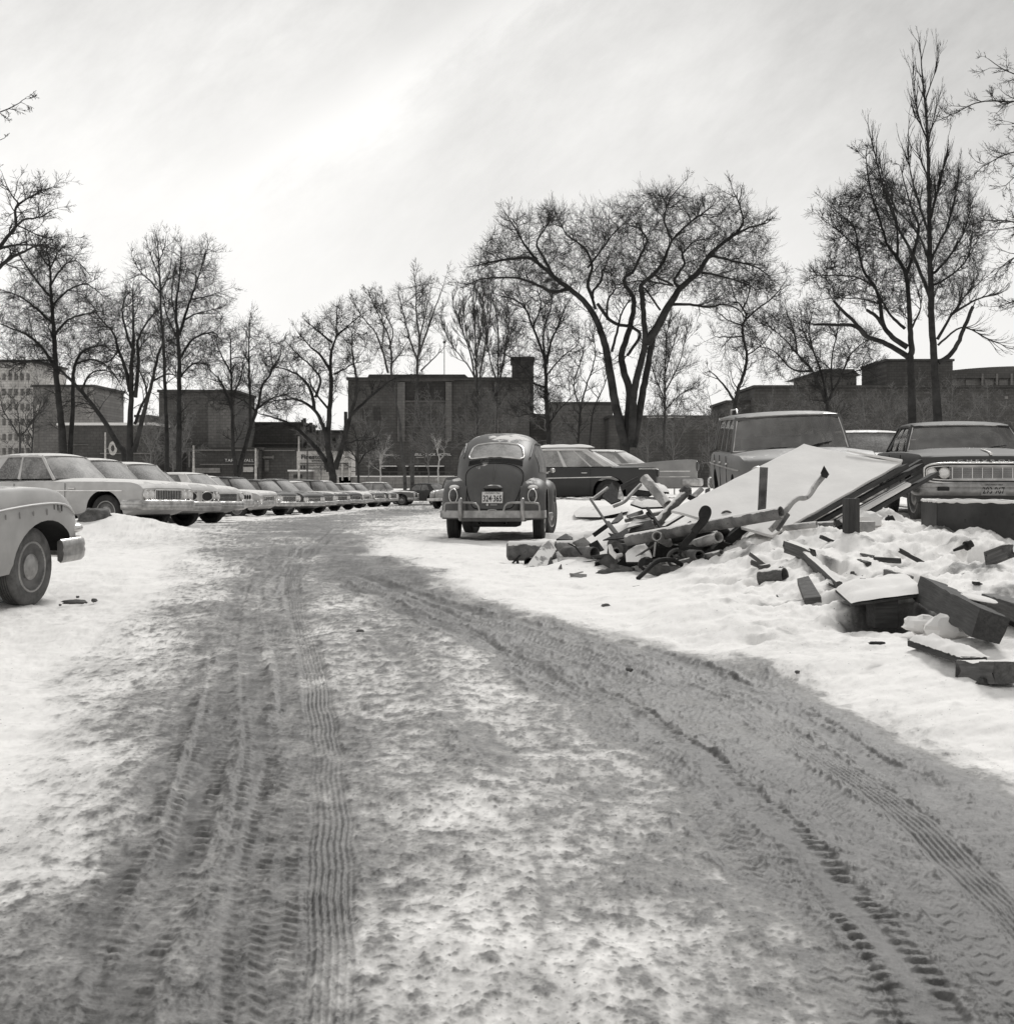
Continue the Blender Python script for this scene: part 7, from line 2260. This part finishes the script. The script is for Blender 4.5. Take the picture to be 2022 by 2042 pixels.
tree('towering narrow poplar with a spire-like top at the right', 90, [
    ([(1058, 1870), (1052, 1700), (1042, 1550), (1030, 1350), (1025, 1150), (1020, 950), (1018, 750), (1015, 600), (1005, 400), (990, 250), (975, 60)], 10.5, .8, .35),
    ([(1022, 1250), (960, 1050), (900, 900), (850, 700), (820, 500), (812, 360)], 4, .6, .3), ([(1018, 950), (960, 820), (900, 650), (880, 440)], 2.8, .5, .2), ([(1020, 900), (1080, 700), (1120, 560), (1132, 480)], 2.8, .5, .2), ([(1010, 520), (960, 400), (930, 280), (928, 190)], 2, .5, .2), ([(1012, 540), (1050, 420), (1082, 330)], 2, .5, .2), ([(1000, 330), (1030, 220), (1040, 140)], 1.4, .4, .2), ([(1016, 700), (980, 600), (940, 540)], 1.8, .5, .2),
    ([(1064, 1560), (1112, 1530), (1150, 1470), (1180, 1390), (1215, 1300)], 5.5, 3.4, .92), ([(1058, 1450), (1130, 1340), (1210, 1240), (1300, 1160)], 3.4, .7, .3), ([(1130, 1335), (1230, 1270), (1335, 1238)], 3, 1.0, .4), ([(1028, 1150), (1100, 1080), (1180, 950), (1220, 800)], 3.4, .7, .3), ([(1030, 1200), (1110, 1160), (1220, 1060), (1260, 930)], 2.8, .6, .25), ([(1060, 1480), (1160, 1400), (1260, 1450), (1350, 1500)], 2.4, .6, .3), ([(1024, 1080), (1120, 900), (1170, 720), (1185, 620)], 2.6, .6, .25), ([(1022, 1100), (960, 960), (830, 820), (760, 640)], 2.8, .6, .25)],
    z4, l1=1.75, dens=4.2, trop=.5, wig=.08, per=(2, 1), ang=(8, 30), tw=.0085, name='poplar_tree', fill=[(960, 850), (1010, 700), (1080, 640), (1180, 660), (1230, 780), (1290, 900), (1290, 1050), (1250, 1200), (1150, 1350), (1050, 1350), (960, 1100)], nf=640)
tree('bare tree standing outside the right edge, only its thin branches reaching in', 62, [
    ([(1640, 1850), (1630, 1400), (1620, 1000), (1610, 600), (1600, 200), (1590, 0)], 11, 3, .99), ([(1605, 340), (1500, 325), (1400, 318), (1290, 310), (1200, 345), (1110, 382)], 2.6, .6, .15), ([(1600, 260), (1480, 240), (1360, 210), (1262, 165)], 2.2, .6, .15),
    ([(1615, 920), (1500, 915), (1400, 890), (1265, 880)], 2.6, .7, .2), ([(1560, 900), (1470, 915), (1380, 935), (1265, 950)], 2, .6, .2), ([(1610, 600), (1500, 560), (1420, 560), (1335, 600), (1280, 645)], 2.2, .6, .15), ([(1615, 760), (1500, 700), (1420, 690), (1350, 740)], 2, .6, .15), ([(1620, 1080), (1500, 1040), (1400, 1080), (1330, 1150)], 2, .6, .15), ([(1622, 1250), (1500, 1230), (1400, 1280), (1320, 1300)], 2, .6, .15), ([(1605, 480), (1500, 440), (1420, 420)], 1.8, .6, .15)],
    z4, l1=1.0, dens=2.6, trop=.15, wig=.14, per=(5, 3), tw=.008)
tree('bare tree standing outside the left edge, its dark limbs reaching in high up', 70, [
    ([(-140, 1950), (-135, 1500), (-120, 1100), (-70, 800), (-20, 700), (70, 622), (140, 590), (220, 552), (310, 540)], 10, 1, .6), ([(-100, 900), (-60, 600), (0, 470), (40, 390), (16, 280), (20, 220), (62, 160), (90, 100), (62, 50)], 5, .8, .4), ([(40, 390), (100, 350), (180, 345), (250, 330), (310, 300)], 2.6, .6, .15), ([(-40, 550), (60, 525), (150, 520), (250, 530), (360, 560)], 3, .6, .2), ([(70, 622), (72, 580), (110, 520)], 2, .6, .2), ([(40, 380), (110, 410), (200, 450), (300, 440)], 1.8, .6, .15), ([(20, 220), (-30, 150), (-60, 60)], 2, .6, .2), ([(60, 160), (130, 130), (190, 100)], 1.6, .5, .15), ([(30, 660), (120, 700), (190, 760)], 1.6, .5, .2)],
    z1, l1=1.2, dens=2.7, trop=.08, wig=.16, per=(5, 4), tw=.009)
# small ones
tree('small bare tree at the far left before the pale tower block', 110, [([(125, 1920), (125, 1780), (80, 1700), (20, 1600), (0, 1500)], 3, .6, .4), ([(125, 1780), (180, 1700), (232, 1600), (230, 1480)], 1.8, .5, .2), ([(125, 1770), (130, 1650), (110, 1540)], 1.6, .5, .2)], z1, l1=1.6, dens=2.0, trop=.2, wig=.15, per=(4, 4), tw=.011, mat='bark_grey')
tree('small dark bare tree beside the small one at the far left', 108, [([(200, 1920), (210, 1780), (216, 1650), (215, 1540)], 2.4, .6, .3), ([(208, 1790), (160, 1700), (130, 1640)], 1.4, .5, .2), ([(214, 1680), (270, 1600), (300, 1560)], 1.3, .5, .2)], z1, l1=1.4, dens=2.0, trop=.2, wig=.15, per=(4, 4), tw=.011, mat='bark_grey')
tree('short stubby bare tree in front of the low white wall', 150, [([(1003, 1430), (1000, 1310), (972, 1230), (920, 1180)], 4, .7, .4), ([(1000, 1305), (1040, 1230), (1082, 1200)], 2.2, .6, .2), ([(1000, 1300), (1005, 1180), (990, 1090)], 2, .6, .2)], z2, l1=1.8, dens=2.2, trop=.2, wig=.15, per=(5, 4), tw=.013)
tree('white-barked forked birch before the shop fronts, near the humped car', 160, [([(1512, 1390), (1512, 1300), (1518, 1260), (1500, 1190), (1490, 1130)], 1.9, .6, .5), ([(1516, 1270), (1548, 1225), (1530, 1180)], 1.6, .5, .4)], z2, l1=1.4, dens=1.6, trop=.2, wig=.16, per=(4, 3), tw=.0105, mat='birch', name='birch_tree')
tree('white-barked thin birch left of the straight tall tree', 162, [([(1145, 1390), (1142, 1300), (1138, 1230), (1120, 1160)], 1.8, .6, .4), ([(1142, 1290), (1170, 1200), (1180, 1150)], 1.1, .5, .3)], z2, l1=1.5, dens=1.6, trop=.2, wig=.16, per=(4, 3), tw=.0105, mat='birch', name='birch_tree')
tree('pale sapling pair behind the snow-plastered car', 112, [([(1165, 1930), (1150, 1780), (1110, 1700), (1080, 1660)], 1.5, .5, .3), ([(1155, 1800), (1190, 1690), (1170, 1600)], 1.2, .5, .3)], z1, l1=1.2, dens=2.0, trop=.2, wig=.15, per=(4, 3), tw=.011, mat='bark_pale', name='sapling')
SAP = 'thin saplings growing before the buildings'
saps = [(1095, 900, 785, 'left of the elm trunk'), (1290, 900, 800, 'right of the elm trunk'), (1345, 905, 790, 'midway from elm to crooked tree'), (1415, 900, 780, 'left of the crooked tree'), (1540, 880, 800, 'above the station wagon, left'), (1600, 880, 790, 'above the station wagon, middle'), (1660, 880, 795, 'above the station wagon, right'),
        (1765, 885, 790, 'close left of the poplar trunk'), (1835, 880, 780, 'close right of the poplar trunk'), (1905, 880, 775, 'second right of the poplar trunk'), (1975, 880, 780, 'farthest right'), (735, 940, 830, 'at the left corner of the brick building'), (960, 920, 800, 'right half of the brick building'), (855, 930, 800, 'middle of the brick building'),
        (1010, 910, 790, 'at the right end of the brick building'), (640, 930, 850, 'behind the wide-forked tree'), (345, 925, 830, 'behind the dark block'), (300, 920, 820, 'between long shed and dark block'), (1720, 882, 800, 'before the snapped tree')]
for i, (sx, sb, st_, lab) in enumerate(saps):
    q = rng.uniform(-12, 12, 6)
    tree('pale thin sapling, ' + lab, 125 + (i * 7) % 40, [([(sx, sb + 30), (sx + q[0] * .4, sb - 20), (sx + q[1], (sb + st_) / 2), (sx + q[2] * 1.3, st_)], 1.3, .5, .2), ([(sx + q[0] * .4, sb - 20), (sx + q[3] - 14, (sb + st_) / 2), (sx + q[4] - 26, st_ + 20)], .9, .4, .2), ([(sx, sb - 10), (sx + 16 + q[5], (sb + st_) / 2 + 10), (sx + 30 + q[5], st_ + 30)], .9, .4, .2)],
         lambda x, y: (x, y), l1=1.9, dens=2.2, trop=.15, wig=.2, per=(5, 3), tw=.013, mat='bark_pale', name='sapling', group=SAP)

tree('bare tree outside the left edge, only twig ends showing high in the corner', 48, [
    ([(-330, 1000), (-320, 600), (-300, 200), (-280, -40)], 12, 4, .99), ([(-305, 330), (-150, 250), (-30, 200), (12, 165)], 3, .6, .7), ([(-300, 200), (-140, 150), (-20, 105), (14, 88)], 3, .6, .75), ([(-310, 420), (-150, 330), (-10, 262)], 3, .6, .75)],
    lambda x, y: (x, y), l1=.5, dens=2.5, trop=-.3, wig=.2, per=(4, 3), tw=.009)
# ------------------------------------------------------------------ buildings and street furniture far behind
def mat_wall(name, v, sx=1.0, brick=True):
    m, nt, b, N, L = new_mat(name)
    n1 = n_noise(nt, .25, 6, .65)
    n2 = n_noise(nt, 3.0, 4, .6)
    c = n_mix(nt, n_range(nt, n1, .3, .7), grey(v * .78), grey(v * 1.2))
    c = n_mix(nt, n_range(nt, n2, .35, .65, 0, .35), c, grey(v * .7))
    tc = N.new('ShaderNodeTexCoord')
    bk = N.new('ShaderNodeTexBrick')
    bk.inputs['Scale'].default_value = .55
    bk.inputs['Color1'].default_value = grey(.80); bk.inputs['Color2'].default_value = grey(1.0); bk.inputs['Mortar'].default_value = grey(.62)
    bk.inputs['Mortar Size'].default_value = .02
    sx_ = N.new('ShaderNodeSeparateXYZ'); cx_ = N.new('ShaderNodeCombineXYZ')
    L.new(tc.outputs['Object'], sx_.inputs[0]); L.new(sx_.outputs['X'], cx_.inputs[0]); L.new(sx_.outputs['Z'], cx_.inputs[1])
    L.new(cx_.outputs[0], bk.inputs['Vector'])
    ml = N.new('ShaderNodeMix'); ml.data_type = 'RGBA'; ml.blend_type = 'MULTIPLY'; ml.inputs[0].default_value = 1.0
    L.new(c, ml.inputs[6]); L.new(bk.outputs['Color'], ml.inputs[7])
    # rain streaks down the face
    mp_ = N.new('ShaderNodeMapping'); mp_.inputs['Scale'].default_value = (.9, .9, .06)
    L.new(tc.outputs['Object'], mp_.inputs[0])
    c = n_mix(nt, n_range(nt, n_noise(nt, 1.0, 5, .6, vec=mp_.outputs[0]), .42, .68, 0, .4), ml.outputs[2], grey(v * .55))
    L.new(c, b.inputs['Base Color'])
    b.inputs['Roughness'].default_value = .9
    b.inputs['Specular IOR Level'].default_value = .15
    return m


W_ = {k: mat_wall('wall_' + k, v) for k, v in dict(dark=.105, brick=.115, mid=.17, pale=.30, white=.62, stone=.18, window=.06, roof=.085, grey=.23).items()}  # tones lifted: distance haze is put into the wall colours


def building(label, Y, x0, x1, ytop, wall, depth=18, name='building', cat='building', base=None, parapet='roof', snow=False):
    k = Y / F
    X0, X1 = (x0 - CX) * k, (x1 - CX) * k
    zt = EYE + (HY - ytop) * k
    zg = base if base is not None else min(g1(X0, Y), g1(X1, Y)) - 1.0
    root = empty(name, label, cat, loc=((X0 + X1) / 2, Y, zg))
    w = X1 - X0
    MB().box((0, depth / 2, (zt - zg) / 2), (w, depth, zt - zg)).build('wall', W_[wall], root, 0)
    if parapet:
        MB().box((0, depth / 2, zt - zg + .2), (w + .5, depth + .5, .4)).build('roof', W_[parapet] if not snow else M['snow'], root, 0)
    root['_k'] = k
    def loc(xs, ys, dy=0.0): return Vector(((xs - CX) * k - (X0 + X1) / 2, dy, EYE + (HY - ys) * k - zg))
    del root['_k']
    def rect(nm, xa, xb, ya, yb, mat, dy=-.15, th=.3, par=None):
        a, b = loc(xa, ya), loc(xb, yb)
        return MB().box(((a.x + b.x) / 2, dy, (a.z + b.z) / 2), (abs(b.x - a.x), th, abs(a.z - b.z))).build(nm, mat, par or root, 0)
    return root, rect, loc, k


def windows(rect, xs, ys, w, h, mat='window', dy=-.06, frame=True):
    for y in ys:
        for x in xs:
            o = rect('window', x - w / 2, x + w / 2, y, y + h, W_['stone'] if frame else W_[mat], dy, .12)
            if frame: rect('pane', x - w / 2 + .5, x + w / 2 - .5, y + .6, y + h - .6, W_[mat], dy - .07, .08, o)


# left: veiling glare put into paler wall colours
b, rect, loc, k = building('pale many-windowed tower block at the far left edge', 240, -70, 66, 722, 'white')
windows(rect, [-40, -28, -16, -4, 8, 20, 32, 44, 56], [745, 775, 805, 835, 865, 893], 6, 13, mat='grey')
b, rect, loc, k = building('mid-grey blank block behind the cone-shaped tree at the left', 230, 67, 187, 772, 'grey')
rect('side_bay', 141, 187, 772.5, 848, W_['pale'], -.2, .5)
b, rect, loc, k = building('long low dark shed left of the leaning tree', 215, 116, 305, 848, 'dark', snow=True)
rect('sill_band', 200, 300, 903, 905, W_['pale'], -.1, .2)
rect('sill_band', 118, 176, 886, 887.5, W_['stone'], -.1, .2)
building('small white shed roof peeping between leaning tree and four-stemmed tree', 235, 271, 296, 832, 'pale', 8)
b, rect, loc, k = building('dark square block behind the slim tall trees at the left', 225, 317, 468, 782, 'brick')
rect('corner_bay', 415, 466, 800, 930, W_['mid'], -.1, .2)
windows(rect, [428, 445], [862, 884], 9, 11)
b, rect, loc, k = building('low dark row of houses with chimneys behind the wide-forked tree', 245, 476, 602, 846, 'dark')
for x, y in ((487, 838), (560, 840), (598, 836)):
    rect('chimney', x, x + 4, y, 848, W_['dark'], 2, 1.0)
rect('facade_line', 500, 596, 884, 886, W_['stone'], -.1, .2)
b, rect, loc, k = building('paler low house between row of houses and brick building', 250, 602, 694, 862, 'mid')
for x, y in ((601, 833), (614, 842), (684, 820)):
    rect('chimney', x, x + 6, y, 864, W_['brick'], 2, 1.0)
windows(rect, [618, 634, 650, 666, 682], [872, 886], 7, 8)
b, rect, loc, k = building('one-storey shop front with framed canopy behind the V-shaped tree', 222, 372, 520, 897, 'dark')
rect('canopy_frame', 378, 517, 896.5, 898.5, W_['pale'], -.5, .3)
rect('canopy_frame', 514.5, 516.5, 897, 932, W_['pale'], -.5, .3)
rect('canopy_frame', 378, 380, 897, 932, W_['pale'], -.5, .3)
rect('shop_window', 384, 440, 933, 943, W_['pale'], -.3, .3)
rect('shop_window', 470, 478, 931, 941, W_['white'], -.3, .3)
rect('shop_window', 486, 506, 931, 941, W_['white'], -.3, .3)
rect('sign_strip', 400, 510, 925, 927, W_['pale'], -.3, .3)
p = loc(478, 918)
text_mesh('sign_letters', 'TAPA   WALL', M['plate'], b, p + Vector((0, -.25, 0)), (1, 0, 0), (0, 0, 1), 58 * k, 6 * k, .05)
b, rect, loc, k = building('dark single-storey store with arrow sign, left of the tyre store board', 224, 521, 592, 898, 'brick')
rect('coping', 521, 592, 897, 899, W_['pale'], -.2, .3)
ar = loc(536, 912)
MB().plate([ar + Vector((x * k, -.4, z * k)) for x, z in ((-12, 0), (-7, 4), (-7, 2), (8, 2), (8, 4), (11, 4), (11, -4), (8, -4), (8, -2), (-7, -2), (-7, -4))], .1).build('arrow_sign', W_['grey'], b, 0)
rect('hanging_sign', 529, 537, 917, 940, W_['stone'], -.4, .2)
# white tyre-store board
b, rect, loc, k = building('white tyre store board with dark gothic lettering, left of the wide-forked trunk', 205, 592, 700, 899, 'white', 6, 'store_board', 'billboard')
p = loc(628, 911)
text_mesh('sign_letters', 'Firestone', M['ink'], b, p + Vector((0, -.1, 0)), (1, 0, 0), (0, 0, 1), 54 * k, 9 * k, .05, .02)
text_mesh('sign_letters', 'STORES', M['ink'], b, loc(634, 919) + Vector((0, -.1, 0)), (1, 0, 0), (0, 0, 1), 24 * k, 3.4 * k, .05, .02)
for y in (923, 927, 934): rect('sign_stripe', 596, 696, y, y + 1.6, W_['stone'], -.1, .15)
windows(rect, [601, 607, 613, 640, 648, 656, 664], [929], 3, 8, frame=False)
rect('kiosk', 586, 626, 939, 958, W_['grey'], -2.5, 4)
rect('kiosk_roof', 584, 628, 937, 940, M['snow'], -2.5, 5)
rect('kiosk_hatch', 595, 612, 946, 953, W_['window'], -4.55, .2)
rect('door_post', 682, 685, 925, 958, W_['white'], -.4, .4)
rect('door_post', 696, 699, 912, 958, W_['white'], -.4, .4)
# the big brick block
b, rect, loc, k = building('big dark brick building with stone pilasters in the middle distance', 232, 694, 1056, 757, 'brick')
rect('cornice', 692, 1058, 755, 758.5, W_['roof'], -.4, .8)
a0 = [loc(x, y, 5) for x, y in ((722, 758), (730, 742), (925, 742), (944, 758))]
pb = MB()
pb.loft([[p + Vector((0, d, 0)) for p in a0] for d in (0, 9)])
pb.build('penthouse', W_['roof'], b, 0)
for x0_, x1_ in ((793, 808), (889, 901), (986, 994)):
    rect('pilaster', x0_, x1_, 762, 880, W_['stone'], -.25, .5)
rect('stone_band', 716, 906, 757.6, 760, W_['stone'], -.45, .3)
rect('dark_panel', 809, 888, 763, 797, W_['window'], -.08, .2)
rect('stone_band', 809, 888, 799, 801, W_['stone'], -.2, .3)
rect('stone_band', 809, 888, 850, 851.5, W_['stone'], -.15, .2)
windows(rect, [822, 838, 854, 872], [768], 9, 24, frame=False, dy=-.22)
windows(rect, [822, 842, 862], [812], 13, 26, frame=False, mat='roof')
windows(rect, [728, 752, 920, 944], [812, 862], 12, 26, frame=False, mat='roof')
for xa, xb in ((762, 792), (806, 815), (828, 850), (852, 886)):
    rect('awning', xa, xb, 928.5, 930.5, M['snow'], -.8, 1.4)
    rect('shop_window', xa, xb, 931, 946, W_['window'], -.1, .2)
text_mesh('sign_letters', 'STEEL  BANK', M['plate_grey'], b, loc(745, 909) + Vector((0, -.2, 0)), (1, 0, 0), (0, 0, 1), 62 * k, 7 * k, .05, .02)
text_mesh('sign_letters', 'BELL · JACK HOTEL', M['plate'], b, loc(862, 907) + Vector((0, -.2, 0)), (1, 0, 0), (0, 0, 1), 76 * k, 6.5 * k, .05, .02)
rect('sign_rail', 830, 846, 911.5, 912.5, W_['white'], -.3, .1)
building('square dark tower on the roofline right of the brick building', 246, 1021, 1064, 716, 'dark', 14)
building('low flat brown block left of the elm trunk', 240, 1057, 1110, 830, 'brick')
building('low block showing behind the elm stems', 238, 1099, 1222, 806, 'mid')
b, rect, loc, k = building('long low dark warehouse right of the elm', 228, 1215, 1456, 833, 'brick')
windows(rect, [1248, 1300, 1352, 1404], [848], 30, 3, frame=False, mat='roof')
rect('roof_snow', 1290, 1365, 831.2, 833, M['snow'], -.3, .6)
building('stepped dark annex behind the crooked tree', 226, 1450, 1508, 803, 'dark')
b, rect, loc, k = building('long dark flat-roofed works behind the station wagon and poplar', 222, 1505, 2120, 773, 'dark')
rect('light_pane', 2003, 2009, 790, 795, W_['pale'], -.1, .2)
rect('roof_kerb', 1505, 2120, 775, 776.5, W_['brick'], -.2, .3)
b, rect, loc, k = building('hip-roofed grey house above the works', 262, 1622, 1708, 748, 'mid', parapet=None)
pr = [loc(x, y, 0) for x, y in ((1600, 749), (1640, 736), (1700, 736), (1714, 749))]
MB().loft([[p + Vector((0, d, 0)) for p in pr] for d in (-.5, 18)]).build('roof', W_['brick'], b, 0)
windows(rect, [1690, 1697, 1704], [762], 3, 8)
building('dark square block on the roofline behind the poplar', 255, 1768, 1900, 720, 'dark')
b, rect, loc, k = building('round-roofed arena with tall panes at the right edge', 280, 1900, 2140, 750, 'mid', parapet=None)
arc = [loc(lerp(1885, 2160, t), 752 - 22 * math.sin(PI * min(1, .12 + t * .62)) ** .6, 0) for t in np.linspace(0, 1, 17)]
arc = arc + [loc(2160, 754, 0), loc(1885, 754, 0)]
MB().loft([[p + Vector((0, d, 0)) for p in arc] for d in (-.6, 20)]).build('roof', W_['brick'], b, 20)
for x in (1955, 1984, 2013): rect('pillar', x, x + 4, 745, 773, W_['grey'], -.4, .6)
for x in (1925, 1962, 1991): rect('pane', x, x + 18, 757, 772, W_['stone'], -.15, .2)
# low white wall with snow on its coping
k = 205 / F
wl = empty('retaining_wall', 'low pale panelled wall with snowy coping behind the far parked cars', 'wall', loc=((790 - CX) * k, 205, g1((790 - CX) * k, 205) - .3))
zt = EYE + (HY - 951) * k - wl.location.z
for i in range(8):
    x0_ = 676 + i * 28
    MB().box(((x0_ + 14 - 790) * k, .2, zt / 2), (27.4 * k, .4, zt)).build('wall_panel', W_['pale'], wl, 0)
MB().box((0 * k, .2, zt + .08), (232 * k, .6, .16)).build('coping', M['snow'], wl, 0)
fl = MB()
fl.box((0, .6, zt + .75), (232 * k, .08, .12))
for i in range(12): fl.box(((676 + i * 20 - 790) * k, .6, zt + .4), (.12, .1, .8))
fl.build('guard_rail', W_['dark'], wl, 0)


def pole(label, xs, y0, y1, Y, r, mat='white', name='pole', group=None):
    a = P(xs, y0, Y)
    zg = g1(a.x, Y) - .1
    root = empty(name, label, 'pole', loc=(a.x, Y, zg), group=group)
    MB().tube([(0, 0, 0), (0, 0, (a.z - zg) * .5), (0, 0, a.z - zg)], [r, r * .9, r * .7], 10).build('shaft', W_[mat], root, 40)
    return root


p6 = pole('white pole carrying a round sign, before the long low shed', 210, 862, 905, 160, .12)
Mx = Matrix.Translation((.85, -.05, P(222, 894, 160).z - p6.location.z)) @ Matrix.Rotation(PI / 2, 4, 'X')
MB().lathe([(.30, -.05), (.62, -.05), (.62, .05), (.30, .05), (.30, -.05)], 24, Mx @ Matrix.Diagonal((.75, 1.25, 1, 1))).build('round_sign', W_['white'], p6, 30)
MB().box((.35, 0, P(222, 894, 160).z - p6.location.z), (.7, .05, .05)).build('bracket', W_['white'], p6, 0)
pole('white pole before the framed canopy, behind the rear-facing car', 386, 888, 945, 165, .13)
pole('white pole at the right post of the framed canopy', 510, 894, 952, 165, .13)
pole('slim white pole before the tyre store board', 596, 870, 955, 160, .12)
pole('dark pole in front of the tyre store board', 613, 898, 955, 160, .10, 'dark')
fp = pole('thin flagpole on the brick building roof', 886, 682, 742, 238, .09, 'dark', 'flagpole')
MB().ellipsoid((0, 0, P(886, 682, 238).z - fp.location.z), (.25, .25, .25), 10, 6).build('ball_top', W_['dark'], fp, 60)
lm = pole('lamp post with pale hood before the mid-grey blank block', 78, 808, 900, 150, .07, 'stone', 'street_lamp')
MB().ellipsoid((-.1, 0, P(76, 816, 150).z - lm.location.z), (.22, .22, .5), 12, 8).build('lamp_hood', W_['white'], lm, 60)
